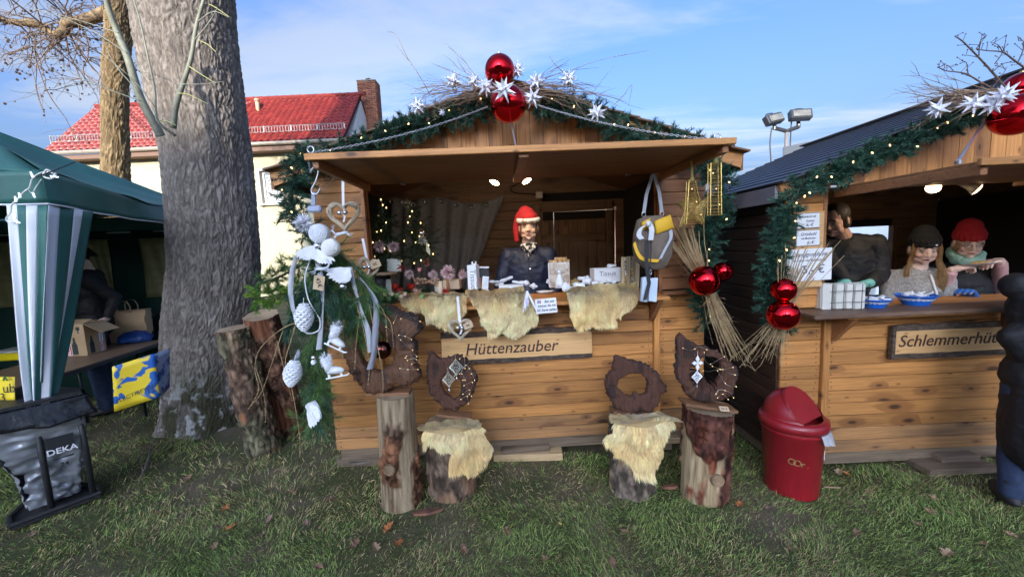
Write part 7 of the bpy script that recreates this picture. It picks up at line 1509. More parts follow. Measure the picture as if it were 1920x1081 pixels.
# arrangements with small lit fir trees
DARKG = ((.018, .045, .022), (.026, .06, .028), (.014, .032, .018))
def firtree(px, pyb, pyt, Yd, wpx, label, seed, nb=8):
    a = P(px, pyb, Yd); b = P(px-6, pyt, Yd); root = empty('small_fir_arrangement', a, 0, label, 'fir arrangement', 'lit fir arrangements on the counter')
    garland([a+Vc((0, 0, .02)), a.lerp(b, .35)], 330, wpx/721*Yd*.5, None, None, DARKG, .035, seed, 1, .01, 50, .004, parent=root, droop=-.1); garland([a.lerp(b, .35), a.lerp(b, .7)], 220, wpx/721*Yd*.28, None, None, DARKG, .03, seed+1, 1, .01, 40, .004, parent=root, droop=-.2); garland([a.lerp(b, .7), b], 120, .035, None, None, DARKG, .03, seed+2, 1, .01, 30, .004, parent=root, droop=-.3)
    random.seed(seed); lr = empty('fairy_lights', a, 0, 'tiny warm lights in the '+label, 'string lights', 'tiny lights in the fir arrangements'); c = [a]
    for i in range(nb): t = random.random(); w_ = (1-t)*wpx/721*Yd*.45+.01; p = a.lerp(b, t)+Vc((ru(-w_, w_), -ru(.3, 1)*w_, 0)); c.append(p); link('bulb', bulbme, lr, p-a)
    mb = MB(); mb.tube(c, .0008, 3); mb.obj('cable', BULBG, lr, world=1); return root
firtree(722, 492, 372, 3.0, 100, 'dark lit fir arrangement at the left end of the counter', 61, 15); firtree(786, 492, 388, 3.15, 110, 'dark lit fir arrangement in front of the grey curtain', 64, 16)
pompom(P(712, 462, 2.86), .050, FED, 'dusky pink tulle bow on the left fir arrangement', 11, n_=300, cat='tulle bow'); pompom(P(738, 463, 2.86), .050, FED, 'dusky tulle bow right half on the left fir arrangement', 12, n_=300, cat='tulle bow')
pompom(P(768, 514, 2.75), .042, FED, 'dusky tulle puff left of the cream candle', 13, n_=240, cat='tulle bow'); pompom(P(812, 515, 2.75), .042, FED, 'dusky tulle puff right of the cream candle', 14, n_=240, cat='tulle bow'); pompom(P(840, 511, 2.72), .058, FEP, 'large pale pink tulle puff beside the white candle', 15, n_=380, cat='tulle bow', flat=1); pompom(P(868, 514, 2.74), .042, FEP, 'smaller pale pink tulle puff right of the white candle', 16, n_=260, cat='tulle bow', flat=1)
GRB = mat('dull_gold_bow', (.30, .26, .15), rough=.5)
pompom(P(765, 383, 3.1), .05, GRB, 'dull gold bow topping the second fir arrangement', 17, n_=60, cat='bow'); pompom(P(792, 450, 2.95), .045, mat('silver_green_puff', (.42, .40, .34), rough=.7), 'silvery puff on the second fir arrangement', 18, n_=160, cat='puff')
bauble(P(791, 437, 2.95), .026, 'silver ribbed ball on the second fir arrangement', SILV, None, seg=20)
mb = MB(); mb.ribbon([P(800, 455, 2.9), P(803, 470, 2.9), P(806, 478, 2.9)], [.012, .028, .004], Vc((1, 0, 0)), .001); mb.obj('gold_leaf', mat('pale_gold_leaf', (.55, .52, .30), rough=.4), label='pale gold glitter leaf hanging from the second fir arrangement', cat='leaf')
CREAMW = mat('cream_wax', (.78, .70, .48), rough=.5, sss=.15); WHITEW = mat('white_wax', (.80, .77, .68), rough=.5, sss=.15); REDW = mat('red_wax', (.58, .022, .020), (.50, .05, .04), 16, rough=.45, lo=.5, hi=.7)
WICK_ = mat('wick', (.05, .04, .03), rough=.9)
def candle(px, pyb, r, h, mt, label, grp='candles on the counter', ball=False, tagt=None, z=CZ):
    p = at(px, pyb, z); root = empty('candle', p, 0, label, 'candle', grp); mb = MB()
    if ball: mb.sphere(p+Vc((0, 0, r)), r, 24, 16)
    else: mb.lathe([(r*.97, 0), (r, .004), (r, h-.004), (r*.94, h), (r*.6, h-.003), (.001, h-.004)], p, 28)
    mb.obj('wax', mt, root, True, world=1); t_ = 2*r if ball else h; mb = MB(); mb.tube([p+Vc((0, 0, t_-.006)), p+Vc((.001, 0, t_+.012))], .0012, 4); mb.obj('wick', WICK_, root, world=1)
    if tagt: c_ = p+Vc((-.2*r, -r-.003, h*.75)); mb = MB(); mb.box(c_, (r*.9, .0012, r*.75), rotm(ry=.1)); mb.obj('label', CARD, root, world=1)
    return root
candle(719, 553, .026, 0, REDW, 'small red ball candle leftmost on the counter', ball=True); candle(722, 546, .030, 0, REDW, 'red ball candle behind the leftmost one', ball=True)
candle(740, 546, .036, .075, REDW, 'red pillar candle rear one of the two'); candle(748, 556, .041, .078, REDW, 'marbled red pillar candle front one of the two'); candle(771, 546, .040, 0, REDW, 'large red ball candle right of the red pillars', ball=True)
pp = at(787, 530); mb = MB(); mb.lathe([(.085, 0), (.09, .012), (.085, .022)], pp, 28); s_ = mb.obj('log_slice', MT['cut_end_grain'], None, True, label='raised round log slice carrying the cream candle', cat='log slice')
candle(788, 517, .035, .080, CREAMW, 'cream pillar candle with a striped bow on the log slice', z=CZ+.045); candle(823, 550, .036, .108, WHITEW, 'cream white pillar candle with a kraft label at the fleece', tagt=1); candle(848, 522, .036, .10, WHITEW, 'white pillar candle between the pink tulle puffs', tagt=1, z=CZ+.05)
mb = MB(); mb.box(P(848, 532, 2.8), (.12, .1, .07), ch=.004); mb.obj('kraft_box', CARD, label='kraft box under the white candle and pink tulle', cat='box')
candle(837, 556, .026, 0, REDW, 'small red apple ball left of the bark stick', ball=True, grp='red apple balls'); candle(830, 557, .020, 0, REDW, 'tiny red ball in front of the cream white candle', ball=True, grp='red apple balls'); 
pompom(P(835, 545, 2.62), .032, mat('red_curls', (.45, .03, .03), rough=.5), 'red ribbon curls beside the cream white candle', 21, n_=60, cat='ribbon curls', flat=1); pompom(P(786, 505, 2.70), .022, mat('red_white_twine', (.70, .30, .28), rough=.6), 'red and white twine bow on the cream candle', 22, n_=50, cat='bow'); pompom(P(782, 547, 2.62), .042, mat('copper_bow', (.40, .12, .07), (.60, .50, .45), 40, rough=.4), 'copper red bow with spices before the log slice', 23, n_=70, cat='bow', flat=1); pompom(P(753, 500, 2.9), .05, mat('dark_red_star', (.22, .02, .02), rough=.4), 'dark red spiky star between the fir arrangements', 24, n_=26, cat='star', flat=1); pompom(P(800, 492, 2.95), .05, mat('brown_leaf_star', (.20, .06, .04), rough=.5), 'brown red leaf puff behind the cream candle', 25, n_=40, cat='leaves', flat=1)
random.seed(31); mb = MB(); SP = mat('spices', (.40, .28, .18), (.22, .10, .06), 20, rough=.8)
for i in range(46): p = P(ru(776, 822), ru(522, 532), ru(2.72, 2.8)); mb.sphere(p, ru(.006, .013), 6, 5)
mb.obj('nuts_and_spices', SP, label='little nuts and dried pods round the cream candle', cat='nuts', kind='stuff')
gfront, _ = garland([at(700, 560)+Vc((0, -.02, .02)), at(735, 568)+Vc((0, -.03, .02)), at(775, 562)+Vc((0, -.02, .02)), at(815, 556)+Vc((0, 0, .02))], 190, .075, 'blue green fir twigs lying along the left counter edge', None, ((.04, .10, .07), (.055, .13, .09), (.035, .08, .03)), .028, 71, 1, .01, 46, .0038, cat='fir twigs', name='fir_twigs', droop=0)
LEAFG = mat('ivy_green', (.07, .16, .03), (.12, .24, .05), 8, rough=.5); SLC = mat('dried_slice', (.50, .38, .26), (.34, .22, .13), 40, rough=.8)
def leafy(pts, s, mt, label, name, cat, r0=.4):
    mb = MB(); random.seed(len(label))
    for x, y in pts: c_ = P(x, y, 2.52); a = ru(-1, 1); R0 = rotm(rx=ru(-.5, .3), ry=a); mb.add([c_+R0@Vector(v)*s for v in ((0, 0, -1), (.55, -.1, -.45), (.6, 0, .2), (0, .1, 1), (-.6, 0, .2), (-.55, -.1, -.45), (0, -.18, 0))], [(0, 1, 6), (1, 2, 6), (2, 3, 6), (3, 4, 6), (4, 5, 6), (5, 0, 6)])
    return mb.obj(name, mt, None, False, label=label, cat=cat, fix=False)
leafy([(716, 558), (723, 552), (744, 553), (729, 560), (792, 554)], .022, LEAFG, 'fresh green leaves along the fir twigs on the counter', 'green_leaves', 'leaves'); 
mb = MB()
for x, y in ((722, 551), (752, 556), (759, 551), (735, 551)): mb.lathe([(.001, .002), (.012, .003), (.015, 0), (.014, -.002)], P(x, y, 2.50), 9, rotm(rx=pi/2-.3))
mb.obj('dried_slices', SLC, kind='stuff', label='dried seed heads tucked into the fir twigs on the counter', cat='seed heads')
mb = MB(); mb.tube([at(797, 562)+Vc((0, 0, .025)), at(836, 566)+Vc((0, 0, .022))], [.016, .014], 12); mb.obj('bark_stick', BARKGREY, None, True, label='short grey bark stick lying before the cream white candle', cat='stick')
mb = MB(); mb.tube([at(762, 563)+Vc((0, 0, .03)), at(802, 564)+Vc((0, 0, .03))], .004, 6); mb.obj('dry_stem', STRAW, label='thin straw stem lying along the fleece edge', cat='stem')
mb = MB(); p = P(840, 535, 2.66); mb.tube([p-Vc((0, 0, .04)), p+Vc((0, 0, .045))], [.014, .008], 8); mb.obj('cinnamon_stick', mat('cinnamon', (.30, .12, .05), rough=.7), None, True, label='upright cinnamon brown stick behind the red ribbon curls', cat='stick')
POT = mat('dark_pot', (.03, .03, .035), rough=.5); mb = MB(); p = P(711, 540, 2.9); mb.lathe([(.050, 0), (.062, .11), (.058, .11)], p-Vc((0, 0, .02)), 24); mb.obj('pot', POT, None, True, label='dark grey flower pot behind the small heart', cat='pot'); mb = MB(); mb.lathe([(.085, 0), (.088, .012), (.085, .02)], P(722, 515, 2.88), 24); mb.obj('log_slice', MT['cut_end_grain'], None, True, label='thin log slice lying on the dark pot', cat='log slice')
mb = MB(); mb.box(P(739, 497, 2.95), (.105, .01, .095), rotm(ry=.05)); mb.obj('pale_square_board', mat('pale_panel', (.50, .52, .48), rough=.7), label='pale square panel behind the red candles', cat='panel'); mb = MB(); mb.box(P(728, 538, 2.9), (.05, .01, .12)); mb.obj('white_card', MT['pale_panel'], label='narrow pale card between the pot and the red candles', cat='card')
# Tissue boxes and letter
BOXW = mat('matt_white_box', (.74, .74, .75), rough=.6); GRI = mat('grey_ink', (.16, .16, .17), rough=.7)
def tissue(c_, d, rz, label, vert=False):
    root = empty('tissue_box', c_-Vc((0, 0, d[2]/2)), 0, label, 'tissue box', 'white boxes lettered Tissue'); R0 = rotm(rz=rz); mb = MB(); mb.box(c_, d, R0, ch=.002); mb.obj('box', BOXW, root, world=1); fr_ = c_+R0@Vc((0, -d[1]/2-.001, 0))
    xd = R0@Vc((1, 0, 0)); zd = Vc((0, 0, 1))
    if vert: text_obj('Tissue', .052, GRI, root, face_mtx(fr_+Vc((0, 0, -.012))+xd*.006, -zd, xd), ext=.0004)
    else: text_obj('Tissue', .050, GRI, root, face_mtx(fr_+Vc((0, 0, .012))+xd*.0, xd, zd), ext=.0004)
    mb = MB(); mb.box(fr_+(xd*.028*1+Vc((0, 0, -.05)) if vert else xd*.05+Vc((0, 0, -.012))), (.002, .001, .05) if vert else (.05, .001, .002), R0); mb.obj('print_line', GRI, root, world=1)
tissue(P(888, 519, 2.62), (.062, .10, .165), -.12, 'tall white box standing upright lettered Tissue', True); tissue(P(1135, 515, 2.86), (.205, .10, .105), .12, 'wide white box lettered Tissue at the right of the counter')
c_ = P(889, 495, 2.66); mb = MB(); 
for sx in (-1, 1): mb.box(c_+Vc((sx*.012, 0, 0)), (.008, .018, .036))
mb.box(c_, (.018, .016, .008)); mb.obj('letter', WHT, label='white wooden letter H standing on the upright box', cat='letter')
mb = MB(); mb.box(P(906, 518, 2.72), (.085, .02, .12), ch=.003); mb.obj('dark_box', POT, label='dark panel between the upright box and the seller', cat='panel'); mb = MB(); mb.box(P(905, 501, 2.72), (.09, .05, .012), rotm(ry=.05), ch=.003); mb.obj('white_tray', WHT, label='small white tray lying on the dark panel', cat='tray')
mb = MB(); mb.box(P(898, 530, 2.66), (.028, .02, .07)); mb.obj('red_packet', mat('red_gold_packet', (.50, .05, .04), (.62, .42, .15), 8, rough=.5), label='red and gold packet behind the upright Tissue box', cat='packet'); mb = MB(); mb.box(P(910, 530, 2.6), (.045, .015, .09), rotm(ry=.15, rx=.2), ch=.004); mb.obj('white_sachet', WHT, label='white folded sachet right of the red packet', cat='sachet')
for i, (x, y) in enumerate(((927, 552), (943, 552), (935, 540))): p = at(x, y)+Vc((0, 0, .022 if i == 2 else 0)); mb = MB(); mb.lathe([(.020, 0), (.0205, .002), (.0205, .020), (.017, .021), (.016, .017), (.001, .017)], p, 22); mb.obj('tea_light', WHT, None, True, label=('left front white tea light', 'right front white tea light', 'white tea light topmost of the three')[i]+' on the middle fleece', cat='tea light', group='three white tea lights')
mb = MB(); mb.box(P(958, 538, 2.70), (.17, .09, .035), rotm(rz=.05), ch=.003); mb.obj('white_box', BOXW, label='flat white box under the white leaves before the seller', cat='box')
random.seed(12)
def shard(px, py, Yd, s, label, seed, grp='white ceramic pieces on the counter', flat=.35, name='ceramic_piece'): return heapw(P(px, py, Yd), s, label, seed, grp, flat, name)
def heapw(c_, s, label, seed, grp, flat, name):
    bm = bmesh.new(); bmesh.ops.create_icosphere(bm, subdivisions=3, radius=1); rn = random.Random(seed)
    for v in bm.verts: f = 1+.25*sin(v.co.x*5+seed)+.18*sin(v.co.y*7+seed*2); v.co = Vc((v.co.x*s*f, v.co.y*s*.6, v.co.z*s*flat*f))
    me = bpy.data.meshes.new(name); bm.to_mesh(me); bm.free(); me.materials.append(WHT); me.polygons.foreach_set('use_smooth', [True]*len(me.polygons)); o = link(name, me, None, c_-Vc((0, 0, 0)), (rn.uniform(-.3, .3), rn.uniform(-.4, .4), 0)); return tag(o, label, 'ceramic', grp)
for i, (x, y, Y_, s, lab, fl) in enumerate([(925, 528, 2.72, .040, 'white leaf shaped dish leftmost before the seller', .25), (948, 524, 2.74, .045, 'white star shaped dish lying before the seller', .25), (972, 529, 2.72, .040, 'white leaf shaped dish right of the flat white box', .2), (1088, 536, 2.72, .040, 'white tilted ceramic triangle left of the wide Tissue box', .6), (1102, 526, 2.76, .030, 'white upright ceramic heart before the wide Tissue box', .9), (1118, 533, 2.70, .034, 'white ceramic block with a brown motif', .7), (1145, 498, 2.86, .035, 'white shell piece lying on the wide Tissue box', .35), (1075, 540, 2.68, .028, 'small white pebble dish next to the right fleece', .4), (936, 532, 2.75, .03, 'white curled ceramic leaf behind the three tea lights', .5), (960, 540, 2.62, .028, 'white ceramic drop right of the tea lights', .5), (985, 530, 2.72, .034, 'white ceramic shell before the seller right hand side', .45), (1000, 536, 2.75, .028, 'white ceramic bud behind the lobed dishes', .6), (1110, 541, 2.64, .026, 'low white ceramic bead near the white block', .5), (1126, 543, 2.62, .022, 'tiny white ceramic bead before the white cylinder', .5), (1032, 528, 2.78, .030, 'white ceramic leaf left of the picture block', .5), (1092, 522, 2.8, .03, 'white pointed ceramic leaf on the dark wallet', .5), (1166, 548, 2.6, .024, 'white ceramic chip before the earring board', .4), (913, 546, 2.6, .024, 'white ceramic chip left of the tea lights', .5), (1060, 538, 2.66, .034, 'small white ceramic angel dress before the picture block', .8)]): shard(x, y, Y_, s, lab, i+3, flat=fl)
for i, (x, y) in enumerate(((1008, 541), (1022, 550))): p = at(x, y); mb = MB(); mb.lathe([(.045, 0), (.060, .010), (.074, .020), (.070, .021), (.050, .010), (.001, .007)], p, 9, None, True, .62); mb.obj('dish', WHT, None, True, label=('rear white lobed dish', 'front white lobed dish')[i]+' right of the ribbon tassels', cat='dish', group='white lobed dishes')
mb = MB(); p = P(1128, 535, 2.72); mb.lathe([(.016, 0), (.016, .05)], p-Vc((0, 0, .02)), 16); mb.obj('white_cylinder', WHT, None, True, label='small white cylinder candle left of the white cubes', cat='cylinder')
for i, (x, y) in enumerate(((1140, 533), (1150, 528), (1158, 534), (1147, 540), (1141, 525), (1160, 541), (1136, 541))): mb = MB(); mb.box(P(x, y, 2.7), (.026, .026, .018), rotm(rz=i*.4), ch=.002); mb.obj('white_cube', WHT, label='small white block, '+('far left', 'top middle', 'right middle', 'bottom middle', 'top left', 'bottom right', 'bottom left')[i]+', in the loose pile before the earring board', cat='block', group='small white blocks in a loose pile')
# picture block with wooden cubes on top
PICT = mat('abstract_pearl_picture', (.62, .55, .45), (.36, .24, .17), 9, rough=.35, dist=2.5, lo=.40, hi=.60); pcn = P(1048, 515, 2.74)
root = empty('picture_block', pcn-Vc((0, 0, .09)), 0, 'square picture block with marbled gold and brown surface before the seller', 'picture'); mb = MB(); mb.box(pcn, (.15, .03, .175), ch=.003); mb.obj('block', BOXW, root, world=1); mb = MB(); mb.box(pcn-Vc((-.001, .016, 0)), (.142, .002, .167)); mb.obj('picture', PICT, root, world=1)
mb = MB(); c_ = pcn+Vc((.0, -.03, -.02)); mb.lathe([(.034, -.07), (.026, -.02), (.012, .02), (.010, .03)], c_, 14, None, True, .6); mb.sphere(c_+Vc((0, 0, .045)), .016, 12, 8); mb.obj('angel', WHT, None, True, label='small white angel figure in front of the picture block', cat='figurine')
for i, (dx_, dz) in enumerate(((-.055, 0), (-.028, 0), (.005, 0), (.04, 0), (.062, .0), (-.012, .018), (.02, .018), (.045, .018))): mb = MB(); mb.box(pcn+Vc((dx_, .0, .098+dz)), (.026, .024, .017), rotm(rz=i*.13)); mb.obj('wooden_block', PALEW, label='pale wooden block, '+('bottom row first', 'bottom row second', 'bottom row third', 'bottom row fourth', 'bottom row last', 'upper row left', 'upper row middle', 'upper row right')[i]+' on the picture block', cat='block', group='little wooden blocks stacked on the picture block')
# earring board
root = empty('earring_board', P(1181, 540, 2.68), 0, 'slatted driftwood board hung with glass earrings at the right of the counter', 'display board'); c_ = P(1181, 512, 2.72); DRW = wood('driftwood', (.42, .33, .20), (.24, .17, .10), 2, rough=.8, knot=.2)
for i in range(4): mb = MB(); mb.box(c_+Vc((-.048+i*.033, 0, ru(-.006, .006))), (.030, .016, .235), rotm(ry=.04), ch=.002); mb.obj('slat', DRW, root, world=1)
CRY = MT['crystal']; random.seed(3)
for r_i in range(4):
    for q in range(2): p = c_+Vc((-.035+q*.045, -.014, .085-r_i*.055)); mb = MB(); mb.tube([p, p-Vc((0, 0, .02))], .0012, 4); mb.sphere(p, (.010, .004, .006), 8, 5); mb.lathe([(.001, 0), (.008, -.012), (.006, -.024), (.001, -.03)], p-Vc((0, .002, .015)), 7); mb.obj('earring', (SILV, CRY, GOLDW)[(r_i+q) % 3], root, world=1)
# folded gold fleece bit, dark clutch behind
mb = MB(); mb.box(P(1098, 522, 2.95), (.12, .06, .035), rotm(rz=.2, ry=-.2), ch=.006); mb.obj('dark_wallet', POT, label='dark wallet left of the wide Tissue box', cat='wallet'); pompom(P(1078, 530, 2.85), .045, mat('golden_wool_tuft', (.62, .46, .20), rough=.9), 'golden wool tuft behind the ceramic triangle', 33, n_=220, cat='wool tuft')
# tassels on the middle fleece, card sign
mb = MB(); c0_ = P(988, 545, 2.5)
for x, y in ((981, 585), (984, 588), (990, 575), (1005, 580)): mb.ribbon(bez([c0_, P((988+x)/2, (545+y)/2, 2.46), P(x, y, 2.46)], 4), .010, Vc((1, 0, .2)), .0008)
mb.obj('ribbon_tassel', RIBW, label='white ribbon tassel hanging on the middle fleece', cat='ribbon'); mb = MB(); mb.ribbon([P(986, 558, 2.45), P(989, 566, 2.445), P(988, 574, 2.45)], [.01, .026, .006], Vc((1, 0, 0)), .001); mb.obj('lilac_leaf', mat('lilac', (.50, .48, .68), rough=.6), label='lilac leaf charm on the ribbon tassel', cat='charm'); mb = MB(); mb.ribbon([P(984, 578, 2.45), P(984, 590, 2.45)], .008, Vc((1, 0, 0)), .001); mb.obj('gold_charm', GOLDW, label='gold charm at the end of the ribbon tassel', cat='charm')
cc = P(1024, 573, 2.50); root = empty('card_sign', cc-Vc((0, 0, .05)), 0, 'small white card sign about paying by EC card hanging at the counter edge', 'sign'); R0 = rotm(ry=-.045, rx=-.12); mb = MB(); mb.box(cc, (.140, .002, .096), R0); mb.obj('card', BOXW, root, world=1)
BLI = mat('blue_black_ink', (.04, .045, .09), rough=.7); M_ = lambda x, z: Matrix.Translation(cc) @ R0.to_4x4() @ Matrix.Translation((x, -.002, z)) @ Euler((pi/2, 0, 0)).to_matrix().to_4x4()
for t_, x, z, s_ in (('Bei uns', .022, .028, .025), ('können Sie mit', .003, .001, .022), ('EC Karte zahlen', .002, -.027, .022)): text_obj(t_, s_, BLI, root, M_(x, z), ext=.0003, shear=.25, bold=.0006, wscale=.88)
mb = MB(); mb.box(cc+R0@Vc((-.050, -.0018, .030)), (.012, .001, .020), R0); mb.obj('logo_blue', mat('logo_blue', (.03, .04, .35), rough=.5), root, world=1); mb = MB(); mb.box(cc+R0@Vc((-.037, -.0018, .030)), (.012, .001, .020), R0); mb.obj('logo_red', REDT, root, world=1); text_obj('E', .016, BOXW, root, M_(-.050, .030), ext=.0012); text_obj('C', .016, BOXW, root, M_(-.037, .030), ext=.0012)
# ================================================================== RIGHT HUT: NOTICES AND COUNTER
Y2 = 2.43
nb_ = empty('notice_board', P(1515, 530, Y2), 0, 'upright pale board on the dark roofed hut carrying the price notices', 'board'); a = P(1492, 398, Y2); b = P(1537, 537, Y2)
mb = MB(); mb.box(((a.x+b.x)/2, Y2-.008, (a.z+b.z)/2), (abs(b.x-a.x)+.0, .014, a.z-b.z), ch=.002); mb.obj('board', PALEW, nb_, world=1)
def notice(x0, y0, x1, y1, lines, label, Yd, border=True):
    a = P(x0, y0, Yd); b = P(x1, y1, Yd); c_ = (a+b)/2; w_ = abs(b.x-a.x); h_ = abs(a.z-b.z); root = empty('notice', c_-Vc((0, 0, h_/2)), 0, label, 'notice', 'price notices on the right hut'); R0 = rotm(ry=-.015); 
    if border: mb = MB(); mb.box(c_+Vc((0, .002, 0)), (w_+.006, .002, h_+.006), R0, ch=.0008); mb.obj('border', BLI, root, world=1)
    mb = MB(); mb.box(c_, (w_, .002, h_), R0); mb.obj('paper', BOXW, root, world=1)
    for t_, x, z, s_, sh, ws in lines: text_obj(t_, s_*h_, BLI, root, Matrix.Translation(c_+R0@Vc((x*w_, -.0016, z*h_))) @ R0.to_4x4() @ Euler((pi/2, 0, 0)).to_matrix().to_4x4(), ext=.0003, shear=sh, bold=.0003, wscale=ws)
    mb = MB(); mb.sphere(c_+Vc((0, -.003, h_*.44)), .003, 8, 6); mb.obj('pin', STEEL, root, world=1)
notice(1495, 401, 1536, 426, [('Grünkohl mit', 0, .28, .22, .25, .85), ('Knacker', .08, -.02, .20, .25, .9), ('6,-€', .06, -.30, .30, .2, 1)], 'white notice lettered Grünkohl mit Knacker 6,-€, topmost', Y2-.024)
notice(1494, 433, 1536, 459, [('Grünkohl', .0, .26, .30, .25, .9), ('mit Mutzbraten', 0, -.02, .19, .25, .82), ('6,-€', .10, -.31, .28, .2, 1)], 'white notice lettered Grünkohl 6,-€, middle one', Y2-.024)
notice(1476, 468, 1558, 524, [('Champignonpfanne', 0, .32, .19, 0, .74), ('mit Kräuter oder Knoblauchsoße', 0, .14, .095, 0, .80), ('5,- €', .10, -.16, .36, 0, 1)], 'large white notice lettered Champignonpfanne 5,- €', Y2-.03, False)
SZ = 1.114
def at2(px, py): return G(px, py, SZ)
# napkins in wire holder
NAP = mat('paper_napkin', (.68, .66, .60), (.60, .58, .52), 60, (1, 1, 8), rough=.9); pn0 = at2(1588, 580); root = empty('napkin_holder', pn0, 0, 'stacks of white paper napkins standing in a wire holder', 'napkin holder')
random.seed(2)
for k, (x, w_) in enumerate(((1556, .035), (1583, .05), (1603, .05), (1619, .035))):
    p = at2(x, 581)+Vc((0, .03, 0))
    for j in range(int(w_*0+5)): q = MB(); q.box(p+Vc((ru(-.002, .002), .012*j, .082)), (.062, .0105, .160+ru(-.006, .006)), ch=.002); q.obj('napkin_stack', NAP, root, world=1)
mb = MB()
for x in (1558, 1580, 1597, 1614, 1626):
    p = at2(x, 582); mb.tube([p+Vc((0, -.002, .0)), p+Vc((0, -.004, .165)), p+Vc((0, .07, .165)), p+Vc((0, .07, 0))], .002, 5)
for z in (.05, .12): mb.tube([at2(1554, 582)+Vc((0, -.004, z)), at2(1628, 580)+Vc((0, -.004, z))], .002, 5)
mb.obj('wire', mat('dark_wire', (.07, .07, .08), rough=.4, metal=.6), root, world=1)
BLP = mat('blue_bowl_plastic', (.010, .13, .58), rough=.3); 
def bowl(px, py, r, label, seed):
    p = at2(px, py)+Vc((0, .06, 0)); root = empty('bowl', p, 0, label, 'bowl', 'blue slotted bowls on the counter'); n_ = 44; vs = []; fs = []; prof = [(.62, 0), (.68, .012), (.80, .030), (.95, .052), (1.0, .058), (1.05, .060)]
    for i, (q, z) in enumerate(prof):
        for j in range(n_): a = 2*pi*j/n_; vs.append(p+Vc((cos(a)*r*q, sin(a)*r*q, z*r/.10)))
    for i in range(len(prof)-1):
        for j in range(n_):
            if i in (2,) and j % 2 == 0: continue
            fs.append((i*n_+j, i*n_+(j+1) % n_, (i+1)*n_+(j+1) % n_, (i+1)*n_+j))
    vs.append(p+Vc((0, 0, .002))); fs += [(len(vs)-1, (j+1) % n_, j) for j in range(n_)]; mb = MB(); mb.add(vs, fs); o = mb.obj('shell', BLP, root, False, world=1, fix=False); md = o.modifiers.new('t', 'SOLIDIFY'); md.thickness = .004
    # white cloth lining and sachets
    mb = MB(); mb.lathe([(r*.60, .006), (r*.92, .045*r/.1)], p, 28, cap=False); mb.obj('lining', BOXW, root, world=1); random.seed(seed)
    for k in range(12): c_ = p+Vc((ru(-.6, .6)*r, ru(-.5, .4)*r, .050*r/.1+ru(0, .02))); q = MB(); q.box(c_, (.055, .03, .010), rotm(ru(-.5, .5), ru(-.6, .6), ru(0, 3)), ch=.003); q.obj('sachet', BOXW, root, world=1)
bowl(1654, 578, .088, 'blue slotted bowl with white sachets next to the napkins', 1); bowl(1735, 573, .100, 'wider blue slotted bowl with white sachets in front of the girl in the black hat', 2)
spot(1750, 352, 2.6, -.6, 'bright oval lamp under the canopy of the dark roofed hut', GLOW, 2.2, 1.0, True); spot(1832, 355, 2.5, .5, 'dim round lamp right of the bright one in the dark roofed hut', GLOWD, 0, 1.0, True)
mb = MB(); mb.box(P(1560, 350, 2.0), (.03, .02, .01)); mb.obj('canopy_latch', STEEL, label='small bright latch plate under the canopy at its left end', cat='latch'); mb = MB(); mb.box(P(1789, 325, 1.85), (.03, .02, .012)); mb.obj('canopy_latch', STEEL, label='small bright latch plate under the canopy near the stay', cat='latch')
# white marquee seen through the rear window of the right hut
CANW = mat('white_marquee_canvas', (.66, .70, .78), (.52, .57, .68), 1.2, rough=.6, bump=1.5, bscale=2.2); mq = empty('marquee', (5.2, 7.2, 0), 0, 'white canvas marquee seen through the rear window of the right hut', 'marquee')
def mqf(u, v): return Vc((3.2+u*5.5, 6.6+.25*sin(u*9+v*4)*(.3+v)+.08*sin(u*31), 2.0*(1-v)))
grid_surf(mqf, 60, 20, 'canvas', CANW, mq)
def mqr(u, v): return Vc((3.2+u*5.5, 6.6+v*1.2, 2.0+.12*sin(pi*u)*v-.05*sin(u*19)))
grid_surf(mqr, 50, 12, 'canvas_roof', CANW, mq)
carp = empty('parked_van', (5.4, 5.9, 0), 0, 'corner of a white van standing before the marquee', 'van')
mb = MB(); mb.box((5.0, 6.2, .95), (1.6, .5, .9), ch=.12); mb.obj('body', mat('white_car_paint', (.62, .64, .68), rough=.25, coat=.5), carp, True, world=1); mb = MB(); mb.box((4.9, 5.94, 1.18), (.8, .02, .26), rotm(ry=0), ch=.02); mb.obj('window', mat('car_glass', (.04, .05, .06), rough=.08), carp, world=1)
for x in (4.5, 5.5): mb = MB(); mb.lathe([(.16, -.08), (.30, -.08), (.31, .08), (.16, .08)], (x, 6.0, .31), 22, rotm(rx=pi/2)); mb.obj('wheel', EDGE, carp, True, world=1)
